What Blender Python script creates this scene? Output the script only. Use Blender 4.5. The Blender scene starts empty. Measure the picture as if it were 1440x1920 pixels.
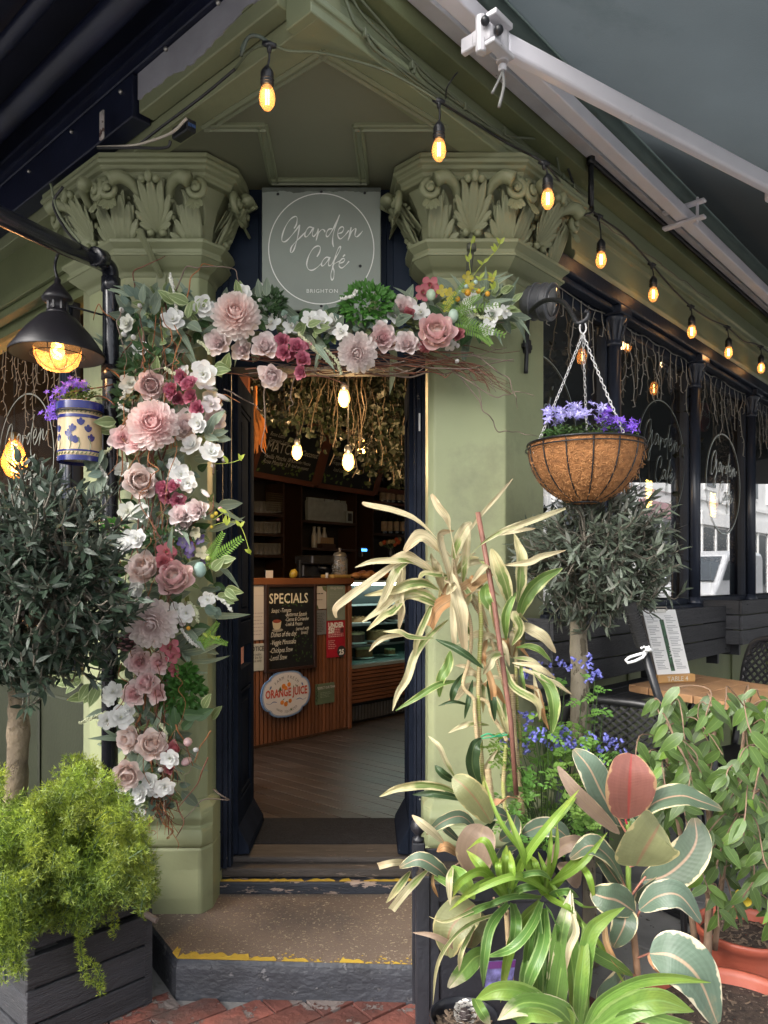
import bpy, math, random
from mathutils import Vector, Matrix, noise
random.seed(7)
K = 0.84                      # metres per drawing unit
CH = 1.55                     # eye height in drawing units
SC = bpy.context.scene
COL = SC.collection

# ---------------------------------------------------------------- camera, sky, sun, exposure
cam_data = bpy.data.cameras.new('camera')
cam = bpy.data.objects.new('camera', cam_data); COL.objects.link(cam)
cam.location = (0, 0, CH*K); cam.rotation_euler = (math.radians(90), 0, 0)
cam_data.sensor_width = 36; cam_data.lens = 26.25; cam_data.shift_y = 0.0651
cam_data.clip_start = 0.05; cam_data.clip_end = 400
SC.camera = cam
world = bpy.data.worlds.new('World'); SC.world = world; world.use_nodes = True
wn = world.node_tree.nodes; wl = world.node_tree.links; wn.clear()
sky = wn.new('ShaderNodeTexSky'); sky.sky_type = 'NISHITA'; sky.sun_disc = False
SUN_EL, SUN_AZ = math.radians(36), math.radians(232)      # azimuth clockwise from +Y
sky.sun_elevation = SUN_EL; sky.sun_rotation = SUN_AZ
sky.air_density = 1.0; sky.dust_density = 5.0; sky.ozone_density = 0.6
hs = wn.new('ShaderNodeHueSaturation'); hs.inputs['Saturation'].default_value = 0.28
bg = wn.new('ShaderNodeBackground'); bg.inputs['Strength'].default_value = 0.15
wo = wn.new('ShaderNodeOutputWorld')
wl.new(sky.outputs[0], hs.inputs['Color']); wl.new(hs.outputs[0], bg.inputs[0]); wl.new(bg.outputs[0], wo.inputs[0])
sun_data = bpy.data.lights.new('sun', 'SUN'); sun_data.energy = 0.85; sun_data.angle = math.radians(50)
sun_data.color = (1.0, 0.95, 0.88)
sun = bpy.data.objects.new('sun', sun_data); COL.objects.link(sun)
sd = Vector((math.sin(SUN_AZ)*math.cos(SUN_EL), math.cos(SUN_AZ)*math.cos(SUN_EL), math.sin(SUN_EL)))
sun.rotation_euler = sd.to_track_quat('Z', 'Y').to_euler()
SC.view_settings.view_transform = 'Standard'; SC.view_settings.look = 'None'
SC.view_settings.exposure = 1.62; SC.view_settings.gamma = 1.0
SC.cycles.max_bounces = 6; SC.cycles.diffuse_bounces = 4; SC.cycles.glossy_bounces = 3
SC.cycles.transmission_bounces = 5; SC.cycles.transparent_max_bounces = 16
SC.cycles.use_denoising = True; SC.cycles.sample_clamp_indirect = 4
SC.cycles.caustics_reflective = False; SC.cycles.caustics_refractive = False

# ---------------------------------------------------------------- frames of the place
F, CX, HY = 1400.0, 720.0, 1085.0
V = Vector
def P(px, py, Y): return V(((px-CX)/F*Y, Y, CH-(py-HY)/F*Y))
def G(px, py, z):
    Y = (CH-z)*F/(py-HY); return P(px, py, Y)
DR, NR = V((.674, .738, 0)), V((.738, -.674, 0))      # right street front: along, outward
DL, NL = V((-.745, .667, 0)), V((-.667, -.745, 0))    # left street front
def R(t, d, z): return DR*t + NR*d + V((0, 0, z))
def L(t, d, z): return DL*t + NL*d + V((0, 0, z))
def XW(x, y, z): return V((x, y, z))
def RP(px, py, d):
    kx = (px-CX)/F; return P(px, py, d/(NR.x*kx+NR.y))
def LP(px, py, d):
    kx = (px-CX)/F; return P(px, py, d/(NL.x*kx+NL.y))
def tR(p): return p.dot(DR)
def tL(p): return p.dot(DL)
def rnd(a=1.0, b=None):
    return random.uniform(-a, a) if b is None else random.uniform(a, b)
def rvec(s=1.0): return V((rnd(s), rnd(s), rnd(s)))
def lerp(a, b, t): return a+(b-a)*t

# ---------------------------------------------------------------- mesh collector
def catmull(pts, n=6):
    pts = [V(p) for p in pts]
    if len(pts) < 3:
        return [pts[0].lerp(pts[-1], i/n) for i in range(n+1)]
    out = []
    q = [pts[0]*2-pts[1]]+pts+[pts[-1]*2-pts[-2]]
    for i in range(1, len(q)-2):
        a, b, c, d = q[i-1], q[i], q[i+1], q[i+2]
        for k in range(n):
            t = k/n
            out.append(0.5*((2*b)+(c-a)*t+(2*a-5*b+4*c-d)*t*t+(-a+3*b-3*c+d)*t**3))
    out.append(pts[-1]); return out

class Me:
    def __init__(s): s.v = []; s.f = []; s.c = {}; s.m = []; s.mi = 0
    def av(s, vs, fs, col=None):
        b = len(s.v); s.v.extend(vs)
        for f in fs: s.f.append([i+b for i in f]); s.m.append(s.mi)
        if col is not None:
            if isinstance(col, list):
                for i, c in enumerate(col): s.c[b+i] = c
            else:
                for i in range(len(vs)): s.c[b+i] = col
        return s
    def hexa(s, fn, a0, a1, b0, b1, c0, c1, col=None):
        vs = [fn(a, b, c) for c in (c0, c1) for b in (b0, b1) for a in (a0, a1)]
        return s.av(vs, [(0,2,3,1),(4,5,7,6),(0,1,5,4),(2,6,7,3),(0,4,6,2),(1,3,7,5)], col)
    def box(s, lo, hi, col=None): return s.hexa(XW, lo[0], hi[0], lo[1], hi[1], lo[2], hi[2], col)
    def obox(s, c, ax, ay, az, col=None):     # centre and half axes
        vs = [c+ax*i+ay*j+az*k for k in (-1, 1) for j in (-1, 1) for i in (-1, 1)]
        return s.av(vs, [(0,2,3,1),(4,5,7,6),(0,1,5,4),(2,6,7,3),(0,4,6,2),(1,3,7,5)], col)
    def tube(s, path, r, n=8, col=None, closed=False, cap=True, up=None):
        path = [V(p) for p in path]; m = len(path)
        rr = r if isinstance(r, (list, tuple)) else [r]*m
        if len(rr) != m: rr = [rr[min(len(rr)-1, int(i/(m-1)*(len(rr)-1)))]*(1-((i/(m-1)*(len(rr)-1))%1)) + rr[min(len(rr)-1, int(i/(m-1)*(len(rr)-1))+1)]*((i/(m-1)*(len(rr)-1))%1) for i in range(m)]
        vs = []; u = None
        for i, p in enumerate(path):
            a = path[(i-1) % m] if (closed or i > 0) else p
            b = path[(i+1) % m] if (closed or i < m-1) else p
            t = (b-a)
            t = t.normalized() if t.length > 1e-9 else V((0, 0, 1))
            if u is None:
                u = t.orthogonal().normalized()
            else:
                u = u-t*u.dot(t)
                u = u.normalized() if u.length > 1e-6 else t.orthogonal().normalized()
            w = t.cross(u)
            for k in range(n):
                an = 2*math.pi*k/n
                vs.append(p+(u*math.cos(an)+w*math.sin(an))*rr[i])
        fs = []
        for i in range(m if closed else m-1):
            j = (i+1) % m
            for k in range(n):
                l = (k+1) % n; fs.append((i*n+k, i*n+l, j*n+l, j*n+k))
        if cap and not closed:
            fs.append(tuple(range(n))[::-1]); fs.append(tuple((m-1)*n+k for k in range(n)))
        return s.av(vs, fs, col)
    def lathe(s, prof, o=V((0,0,0)), n=24, ax=V((0,0,1)), col=None, sx=1, cap=True):
        ax = ax.normalized(); u = ax.orthogonal().normalized() if abs(ax.z) < .99 else V((1,0,0)); w = ax.cross(u)
        vs = []; fs = []
        for (r, h) in prof:
            for k in range(n):
                an = 2*math.pi*k/n
                vs.append(o+u*(r*math.cos(an)*sx)+w*(r*math.sin(an))+ax*h)
        for i in range(len(prof)-1):
            for k in range(n):
                l = (k+1) % n; fs.append((i*n+k, i*n+l, (i+1)*n+l, (i+1)*n+k))
        if cap:
            fs.append(tuple(range(n))[::-1]); fs.append(tuple((len(prof)-1)*n+k for k in range(n)))
        return s.av(vs, fs, col)
    def ball(s, c, r, sc=(1,1,1), n=10, m=7, col=None, jit=0):
        vs = []; fs = []
        for i in range(m+1):
            th = math.pi*i/m
            for k in range(n):
                an = 2*math.pi*k/n
                rr = r*(1+rnd(jit))
                vs.append(c+V((rr*sc[0]*math.sin(th)*math.cos(an), rr*sc[1]*math.sin(th)*math.sin(an), rr*sc[2]*math.cos(th))))
        for i in range(m):
            for k in range(n):
                l = (k+1) % n; fs.append((i*n+k, (i+1)*n+k, (i+1)*n+l, i*n+l))
        return s.av(vs, fs, col)
    def extr(s, poly, vec, col=None):
        n = len(poly); vs = [V(p) for p in poly]+[V(p)+vec for p in poly]
        fs = [tuple(range(n))[::-1], tuple(range(n, 2*n))]+[(i, (i+1) % n, n+(i+1) % n, n+i) for i in range(n)]
        return s.av(vs, fs, col)
    def rings(s, rings, cap=True, closed=True, col=None):
        n = len(rings[0]); vs = [p for r in rings for p in r]; fs = []
        for i in range(len(rings)-1):
            for k in range(n if closed else n-1):
                l = (k+1) % n; fs.append((i*n+k, i*n+l, (i+1)*n+l, (i+1)*n+k))
        if cap: fs.append(tuple(range(n))[::-1]); fs.append(tuple((len(rings)-1)*n+k for k in range(n)))
        return s.av(vs, fs, col)
    def ribbon(s, path, w, nrm, fold=0.0, prof=None, wave=0.0, col=None, seg=2, vcol=None):
        # a leaf blade along path; nrm = facing direction at start; fold lifts the edges
        path = [V(p) for p in path]; m = len(path); vs = []; cs = []
        side = None; h = seg
        for i, p in enumerate(path):
            t = (path[min(i+1, m-1)]-path[max(i-1, 0)]).normalized()
            if side is None:
                side = t.cross(nrm); side = side.normalized() if side.length > 1e-4 else t.orthogonal().normalized()
            else:
                side = side-t*side.dot(t); side = side.normalized() if side.length > 1e-6 else t.orthogonal().normalized()
            nn = side.cross(t)
            f = i/(m-1)
            ww = w*(prof(f) if prof else math.sin(math.pi*min(.97, f*.94+.03))**.8)
            for k in range(-h, h+1):
                e = k/h
                vs.append(p+side*(e*ww)+nn*(abs(e)*ww*fold+math.sin(f*17+k)*wave*ww*abs(e)))
                if vcol: cs.append(vcol(f, e))
        fs = []; q = 2*h+1
        for i in range(m-1):
            for k in range(q-1): fs.append((i*q+k, i*q+k+1, (i+1)*q+k+1, (i+1)*q+k))
        return s.av(vs, fs, cs if vcol else col)
    def inst(s, tpl, mx, col=None):
        return s.av([mx @ v for v in tpl.v], tpl.f, col if col is not None else ([tpl.c[i] for i in range(len(tpl.v))] if tpl.c else None))
    def mesh(s, name, o=V((0,0,0)), smooth=True, mats=None):
        me = bpy.data.meshes.new(name)
        me.from_pydata([tuple((p-o)*K) for p in s.v], [], s.f)
        if s.c:
            at = me.color_attributes.new('Col', 'FLOAT_COLOR', 'POINT')
            buf = []
            for i in range(len(s.v)):
                c = s.c.get(i, (1, 1, 1)); buf.extend((c[0], c[1], c[2], 1))
            at.data.foreach_set('color', buf)
        if smooth: me.polygons.foreach_set('use_smooth', [True]*len(me.polygons))
        for mm in (mats or []): me.materials.append(mm)
        if mats and len(mats) > 1: me.polygons.foreach_set('material_index', s.m)
        me.update(); return me

def link(name, data, parent=None, loc=None):
    o = bpy.data.objects.new(name, data); COL.objects.link(o)
    if parent is not None: o.parent = parent
    if loc is not None: o.location = V(loc)*K
    return o
WL = {}   # world location of every object, drawing units
def build(m, name, mt, parent=None, loc=None, smooth=False, label=None, cat=None, group=None, kind=None, bevel=0, bseg=1):
    po = WL[parent.name] if parent is not None else V((0,0,0))
    lo = V(loc) if loc is not None else po.copy()
    mats = mt if isinstance(mt, list) else [mt]
    me = m.mesh(name, lo, smooth, mats)
    o = link(name, me, parent, lo-po); WL[o.name] = lo
    if bevel:
        bv = o.modifiers.new('bevel', 'BEVEL'); bv.width = bevel*K; bv.segments = bseg; bv.limit_method = 'ANGLE'; bv.angle_limit = math.radians(40)
    tag(o, label, cat, group, kind); return o
def tag(o, label=None, cat=None, group=None, kind=None):
    if label: o['label'] = label
    if cat: o['category'] = cat
    if group: o['group'] = group
    if kind: o['kind'] = kind
    return o
def thing(name, label, cat, loc, group=None):
    o = link(name, None, None, loc); WL[o.name] = V(loc); o.empty_display_size = .1
    return tag(o, label, cat, group)
def place(name, data, parent, p, rot=None, sc=1.0, label=None):
    # a part sharing mesh data; p in drawing units, world
    o = bpy.data.objects.new(name, data); COL.objects.link(o); o.parent = parent
    po = WL[parent.name]
    mx = Matrix.Translation((V(p)-po)*K)
    if rot is not None: mx = mx @ rot.to_4x4()
    if not isinstance(sc, (tuple, list)): sc = (sc, sc, sc)
    mx = mx @ Matrix.Diagonal((sc[0], sc[1], sc[2], 1))
    o.matrix_basis = mx; WL[o.name] = V(p)
    if label: o['label'] = label
    return o
def frame(fwd, nrm):
    # columns: x side, y forward, z normal
    y = V(fwd).normalized(); x = y.cross(V(nrm))
    x = x.normalized() if x.length > 1e-5 else y.orthogonal().normalized()
    z = x.cross(y)
    return Matrix((x, y, z)).transposed()

# ---------------------------------------------------------------- materials
MATS = {}
def mat(name, col=(.5,.5,.5), rough=.6, var=.15, vs=6.0, bump=0.0, bs=60.0, metal=0.0, chip=None, ct=.64, cs=9.0,
        rand=0.0, attr=False, leaf=0.0, spec=.5, emis=None, es=0.0, coat=0.0, stretch=None, grain=0.0, hue=0.0, dirt=None, dt=.6, ds=3.0, alpha=1):
    if name in MATS: return MATS[name]
    m = bpy.data.materials.new(name); m.use_nodes = True; nt = m.node_tree; N = nt.nodes; Lk = nt.links; N.clear()
    out = N.new('ShaderNodeOutputMaterial'); b = N.new('ShaderNodeBsdfPrincipled')
    b.inputs['Roughness'].default_value = rough; b.inputs['Metallic'].default_value = metal
    b.inputs['Specular IOR Level'].default_value = spec; b.inputs['Coat Weight'].default_value = coat
    geo = N.new('ShaderNodeNewGeometry'); vec = geo.outputs['Position']
    if stretch:
        mp = N.new('ShaderNodeMapping'); mp.inputs['Scale'].default_value = stretch[:3]
        if len(stretch) > 3: mp.inputs['Rotation'].default_value = (0, 0, stretch[3])
        Lk.new(vec, mp.inputs[0]); vec = mp.outputs[0]
    if attr:
        a = N.new('ShaderNodeVertexColor'); a.layer_name = 'Col'; c = a.outputs[0]
    else:
        a = N.new('ShaderNodeRGB'); a.outputs[0].default_value = (*col, 1); c = a.outputs[0]
    nz = N.new('ShaderNodeTexNoise'); nz.inputs['Scale'].default_value = vs; nz.inputs['Detail'].default_value = 5
    Lk.new(vec, nz.inputs['Vector'])
    mr = N.new('ShaderNodeMapRange'); mr.inputs[1].default_value = .3; mr.inputs[2].default_value = .7
    mr.inputs[3].default_value = 1-var; mr.inputs[4].default_value = 1+var
    Lk.new(nz.outputs[0], mr.inputs[0]); val = mr.outputs[0]
    if rand:
        oi = N.new('ShaderNodeObjectInfo'); r2 = N.new('ShaderNodeMapRange')
        r2.inputs[3].default_value = 1-rand; r2.inputs[4].default_value = 1+rand
        Lk.new(oi.outputs['Random'], r2.inputs[0]); mu = N.new('ShaderNodeMath'); mu.operation = 'MULTIPLY'
        Lk.new(val, mu.inputs[0]); Lk.new(r2.outputs[0], mu.inputs[1]); val = mu.outputs[0]
    h = N.new('ShaderNodeHueSaturation'); Lk.new(c, h.inputs['Color']); Lk.new(val, h.inputs['Value']); c = h.outputs[0]
    if hue:
        n3 = N.new('ShaderNodeTexNoise'); n3.inputs['Scale'].default_value = vs*.6; Lk.new(geo.outputs['Position'], n3.inputs['Vector'])
        m3 = N.new('ShaderNodeMapRange'); m3.inputs[1].default_value = .35; m3.inputs[2].default_value = .65
        m3.inputs[3].default_value = .5-hue; m3.inputs[4].default_value = .5+hue
        Lk.new(n3.outputs[0], m3.inputs[0]); Lk.new(m3.outputs[0], h.inputs['Hue'])
    def blob(c, colr, th, sc, soft, seed):
        n2 = N.new('ShaderNodeTexNoise'); n2.inputs['Scale'].default_value = sc; n2.inputs['Detail'].default_value = 9
        n2.inputs['Roughness'].default_value = .68
        ad = N.new('ShaderNodeVectorMath'); ad.inputs[1].default_value = (seed, seed*2, seed*.5); Lk.new(vec, ad.inputs[0])
        Lk.new(ad.outputs[0], n2.inputs['Vector'])
        rr = N.new('ShaderNodeMapRange'); rr.inputs[1].default_value = th; rr.inputs[2].default_value = th+soft
        Lk.new(n2.outputs[0], rr.inputs[0]); mx = N.new('ShaderNodeMix'); mx.data_type = 'RGBA'
        Lk.new(rr.outputs[0], mx.inputs[0]); Lk.new(c, mx.inputs[6]); mx.inputs[7].default_value = (*colr, 1)
        return mx.outputs[2], rr.outputs[0]
    if dirt: c, _ = blob(c, dirt, dt, ds, .2, 11.3)
    ch = None
    if chip: c, ch = blob(c, chip, ct, cs, .012, 3.7)
    Lk.new(c, b.inputs['Base Color'])
    if bump or ch is not None:
        bp = N.new('ShaderNodeBump'); bp.inputs['Strength'].default_value = bump if bump else .3; bp.inputs['Distance'].default_value = .006
        n4 = N.new('ShaderNodeTexNoise'); n4.inputs['Scale'].default_value = bs; n4.inputs['Detail'].default_value = 6
        Lk.new(vec, n4.inputs['Vector'])
        hh = n4.outputs[0]
        if ch is not None:
            sb = N.new('ShaderNodeMath'); sb.operation = 'SUBTRACT'; Lk.new(hh, sb.inputs[0]); Lk.new(ch, sb.inputs[1]); hh = sb.outputs[0]
        Lk.new(hh, bp.inputs['Height']); Lk.new(bp.outputs[0], b.inputs['Normal'])
    if emis:
        b.inputs['Emission Color'].default_value = (*emis, 1); b.inputs['Emission Strength'].default_value = es
    sh = b.outputs[0]
    if leaf:
        tr = N.new('ShaderNodeBsdfTranslucent'); Lk.new(c, tr.inputs[0]); ms = N.new('ShaderNodeMixShader')
        ms.inputs[0].default_value = leaf; Lk.new(sh, ms.inputs[1]); Lk.new(tr.outputs[0], ms.inputs[2]); sh = ms.outputs[0]
    if alpha < 1:
        tp = N.new('ShaderNodeBsdfTransparent'); ms = N.new('ShaderNodeMixShader'); ms.inputs[0].default_value = 1-alpha
        Lk.new(sh, ms.inputs[1]); Lk.new(tp.outputs[0], ms.inputs[2]); sh = ms.outputs[0]
    Lk.new(sh, out.inputs[0]); MATS[name] = m; return m
def glass(name, tint=(1,1,1), ior=1.5, rough=0.0, extra=0.0):
    m = bpy.data.materials.new(name); m.use_nodes = True; N = m.node_tree.nodes; Lk = m.node_tree.links; N.clear()
    out = N.new('ShaderNodeOutputMaterial'); g = N.new('ShaderNodeBsdfGlossy'); g.inputs['Roughness'].default_value = rough
    t = N.new('ShaderNodeBsdfTransparent'); t.inputs[0].default_value = (*tint, 1)
    fr = N.new('ShaderNodeFresnel'); fr.inputs[0].default_value = ior; ms = N.new('ShaderNodeMixShader')
    ad = N.new('ShaderNodeMath'); ad.inputs[1].default_value = extra; Lk.new(fr.outputs[0], ad.inputs[0])
    Lk.new(ad.outputs[0], ms.inputs[0]); Lk.new(t.outputs[0], ms.inputs[1]); Lk.new(g.outputs[0], ms.inputs[2]); Lk.new(ms.outputs[0], out.inputs[0])
    return m
SAGE = (.23, .25, .145)
M_sage = mat('sage_paint', SAGE, .5, .08, 2.5, bump=.35, bs=22, dirt=(.16,.17,.10), dt=.62, ds=3, hue=.006)
M_sage_pier = mat('sage_render', (.275, .30, .165), .55, .09, 3, bump=.7, bs=12, dirt=(.175,.185,.11), dt=.52, ds=2.2, hue=.01, chip=(.40,.40,.34), ct=.745, cs=16)
M_soffit = mat('shade_darkened_sage', (.17, .178, .118), .5, .1, 1.8, bump=.15, bs=30)  # same sage as the fascias, overhang shade put into the darker colour
M_olive = mat('olive_paint', (.13, .15, .07), .5, .15, 4, bump=.2)
M_navy = mat('navy_gloss_paint', (.015, .020, .033), .48, .25, 5, bump=.35, bs=40, chip=(.30,.31,.30), ct=.72, cs=14, spec=.3)
M_navyw = mat('navy_worn_paint', (.018, .022, .034), .4, .3, 6, bump=.6, bs=50, chip=(.34,.30,.26), ct=.67, cs=22, spec=.06)
M_door = mat('navy_door_paint', (.014,.018,.029), .9, .3, 5, bump=.5, bs=40, spec=0.0, chip=(.30,.31,.30), ct=.72, cs=14)
M_navyc = mat('navy_column_paint', (.024, .030, .047), .28, .15, 5, bump=.1, bs=30)
M_black = mat('black_paint', (.012, .013, .016), .35, .2, 8, bump=.1)
M_iron = mat('dark_iron', (.02, .021, .024), .38, .2, 20, bump=.3, bs=80, metal=.3)
M_awn = mat('awning_fabric', (.098, .118, .128), .9, .14, 1.5, bump=.3, bs=260, leaf=.35, dirt=(.07,.09,.095), dt=.55, ds=2)
M_awnd = mat('dark_awning_fabric', (.012, .014, .03), .85, .3, 4, bump=.15, bs=200)
M_awndm = mat('dark_awning_metal', (.009, .012, .03), .42, .3, 5, bump=.1)
M_alu = mat('white_aluminium', (.78, .76, .82), .35, .05, 6, dirt=(.3,.29,.29), dt=.66, ds=12)
M_aluw = mat('worn_white_aluminium', (.55, .54, .57), .45, .12, 8, chip=(.12,.11,.11), ct=.68, cs=30, bump=.3)
M_grey = mat('bare_grey_board', (.34, .335, .37), .7, .18, 5, bump=.4, bs=25, chip=(.09,.08,.07), ct=.72, cs=12)
M_cable = mat('painted_cable', (.14, .16, .10), .5, .1)
M_bcable = mat('black_cable', (.012, .012, .013), .45, .1)
M_white = mat('white_paint', (.75, .76, .76), .5, .05)
M_lettering = mat('off_white_lettering', (.80, .82, .79), .6, .04)
# ================================================================ GROUND
SKYD = None
g = Me(); g.av([V((-150,-150,-.012)), V((150,-150,-.012)), V((150,150,-.012)), V((-150,150,-.012))], [(0,1,2,3)])
M_ground = mat('pavement_ground', (.24, .235, .23), .85, .25, 3, bump=.6, bs=35, chip=(.19,.18,.17), ct=.6, cs=40)
build(g, 'ground', M_ground, kind='structure')
# concrete flags of the pavement to the right and front, brick border by the step
M_flag = mat('paving_flag', (.22, .215, .215), .85, .3, 5, bump=.6, bs=45, chip=(.06,.055,.05), ct=.62, cs=25, rand=.1)
pav = thing('pavement', None, None, (0, 1.2, 0)); pav['kind'] = 'structure'
for i in range(-5, 9):
    for j in range(-2, 5):
        t0, d0 = i*.62+1.2, -1.60+j*.62
        c = R(t0+.31, d0+.31, 0)
        if c.x < 0.95 and c.y > 1.6: continue
        m = Me(); m.hexa(R, t0+.008, t0+.612, d0+.008, d0+.612, -.05, -.006+rnd(.002))
        build(m, 'paving_slab', M_flag, pav, loc=c, bevel=.004)
M_brickp = mat('red_paving_brick', (.15, .05, .038), .8, .35, 8, bump=1.0, bs=50, chip=(.17,.14,.13), ct=.57, cs=12, rand=.4, dirt=(.06,.05,.047), dt=.5, ds=4)
brm = Me(); brm.box(V((-.118,-.058,-.05)), V((.118,.058,0)))
brd = brm.mesh('brick', V((0,0,0)), False, [M_brickp])
ang = math.radians(38)
for i in range(-8, 9):
    for j in range(-14, 4):
        u, v = i*.245+(j % 2)*.1225, j*.124
        x = -.35+u*math.cos(ang)-v*math.sin(ang); y = 2.62+u*math.sin(ang)+v*math.cos(ang)
        if y > 2.80 or y < 1.9 or x < -1.7 or x > 1.0: continue
        place('brick', brd, pav, (x, y, .0+rnd(.003)), Matrix.Rotation(ang+rnd(.012), 3, 'Z'))

# ================================================================ STEP AND THRESHOLD
def offpoly(poly, off):
    n = len(poly); out = []
    for i in range(n):
        a, b, c = V(poly[i-1]), V(poly[i]), V(poly[(i+1) % n])
        e1, e2 = (b-a).normalized(), (c-b).normalized()
        n1, n2 = V((e1.y, -e1.x)), V((e2.y, -e2.x))
        bi = (n1+n2); l = bi.length
        if l < 1e-5: out.append(b+n1*off); continue
        bi /= l; out.append(b+bi*(off/max(.35, bi.dot(n1))))
    return out
def ring(poly, z): return [V((p[0], p[1], z)) for p in poly]
st = thing('doorstep', 'worn stone doorstep with dark painted riser and a flaking yellow edge line', 'step', (-.35, 2.95, 0))
poly = [(-1.30, 3.52), (-.99, 3.09), (-.77, 2.765), (.62, 2.70), (.62, 3.52)]
M_riser = mat('painted_riser', (.032, .035, .044), .55, .3, 7, bump=1.0, bs=40, chip=(.12,.12,.13), ct=.61, cs=20, stretch=(1,1,1.6))
M_step = mat('worn_concrete', (.16, .12, .095), .9, .15, 3, bump=1.0, bs=160, chip=(.44,.37,.27), ct=.585, cs=95, dirt=(.045,.043,.045), dt=.56, ds=2.2)
m = Me(); p2 = [(x, y) for x, y in poly]
m.rings([ring(p2, -.03), ring(offpoly(p2, 0), .10)], cap=False)
m.rings([ring(p2, .10), ring(offpoly(p2, -.004), .122), ring(offpoly(p2, -.014), .134)], cap=False)
build(m, 'riser', M_riser, st, smooth=False)
m = Me(); m.av(ring(offpoly(p2, -.014), .134), [tuple(range(len(p2)))])
build(m, 'tread', M_step, st)
# flaking yellow line: irregular patches lying on the edge of the tread
M_yel = mat('yellow_line_paint', (.50, .34, .04), .7, .12, 20, bump=.8, bs=90)
m = Me()
def ypatch(m, a, b, y0, y1, z, n=10, gap=0):
    a, b = V(a), V(b)
    top = []; bot = []
    for i in range(n+1):
        f = i/n; c = a.lerp(b, f)
        if gap and i % gap == gap-1: pass
        top.append(V((c.x+rnd(.003), c.y+y1*(.55+random.random()*.6)*(.35 if i in (0, n) else 1), z)))
        bot.append(V((c.x, c.y+y0, z)))
    for i in range(n): m.av([bot[i], bot[i+1], top[i+1], top[i]], [(0,1,2,3)])
fx = lambda x: 2.765-(x+.77)*(.065/1.39)
for (x0, x1, w) in ((-.77,-.50,.05),(-.50,-.40,.03),(-.38,-.28,.024),(-.2,-.19,.01),(-.165,-.075,.036),(-.06,-.04,.01),(.005,.02,.014),(.03,.06,.016),(.10,.15,.02),(.17,.27,.024),(-.25,-.225,.012),(.07,.085,.01)):
    ypatch(m, (x0, fx(x0)+.013, 0), (x1, fx(x1)+.013, 0), 0, w, .1365, max(2, int((x1-x0)/.012)))
ypatch(m, (-.80, 2.822, 0), (-.77, 2.779, 0), 0, .06, .1364, 4)
for k in range(90):
    x = rnd(-.75,.27); y = fx(x)+.014+abs(random.gauss(0,.02)); r = rnd(.002,.006)
    m.av([V((x-r,y-r*.7,.1362)), V((x+r,y-r,.1362)), V((x+r*.8,y+r,.1362)), V((x-r*.9,y+r*.8,.1362))], [(0,1,2,3)])
build(m, 'yellow_line', M_yel, st, kind='stuff')
m = Me(); pass
# threshold of weathered wood
th = thing('threshold', 'weathered wooden door threshold with a chipped yellow stripe', 'threshold', (-.28, 3.4, .135))
M_thw = mat('weathered_wood', (.06, .05, .045), .75, .35, 5, bump=.8, bs=40, stretch=(1,6,6), chip=(.20,.16,.13), ct=.63, cs=9)
M_thp = mat('chipped_blue_black_paint', (.02, .024, .035), .5, .3, 5, bump=.6, chip=(.36,.27,.22), ct=.54, cs=5, stretch=(1,2,4))
m = Me(); m.box(V((-.76,3.35,.13)), V((.19,3.62,.188))); build(m, 'riser', M_thp, th, bevel=.008, bseg=2)
m = Me(); m.box(V((-.76,3.395,.188)), V((.19,3.63,.232))); build(m, 'sill', M_thw, th, bevel=.014, bseg=3)
m = Me(); m.box(V((-.72,3.455,.232)), V((.155,3.63,.262))); build(m, 'sill', M_thw, th, bevel=.01, bseg=2)
m = Me()
for (x0, x1) in ((-.752,-.36),(-.35,-.22),(-.20,-.15),(-.09,.185)):
    ypatch(m, (x0, 3.353, 0), (x1, 3.353, 0), .003, .036, .1895, int((x1-x0)/.02)+2)
build(m, 'yellow_stripe', M_yel, th)
# mat
M_mat = mat('ribbed_rubber', (.014, .014, .017), .85, .3, 30, bump=1.0, bs=150)
m = Me(); m.box(V((-.70,3.635,.245)), V((.135,4.02,.262)))
for i in range(38):
    y = 3.645+i*.0098; m.box(V((-.695, y, .262)), V((.13, y+.005, .265)))
build(m, 'door_mat', M_mat, loc=(-.28,3.8,.25), label='black ribbed rubber mat lying inside the open doorway', cat='mat')

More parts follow.
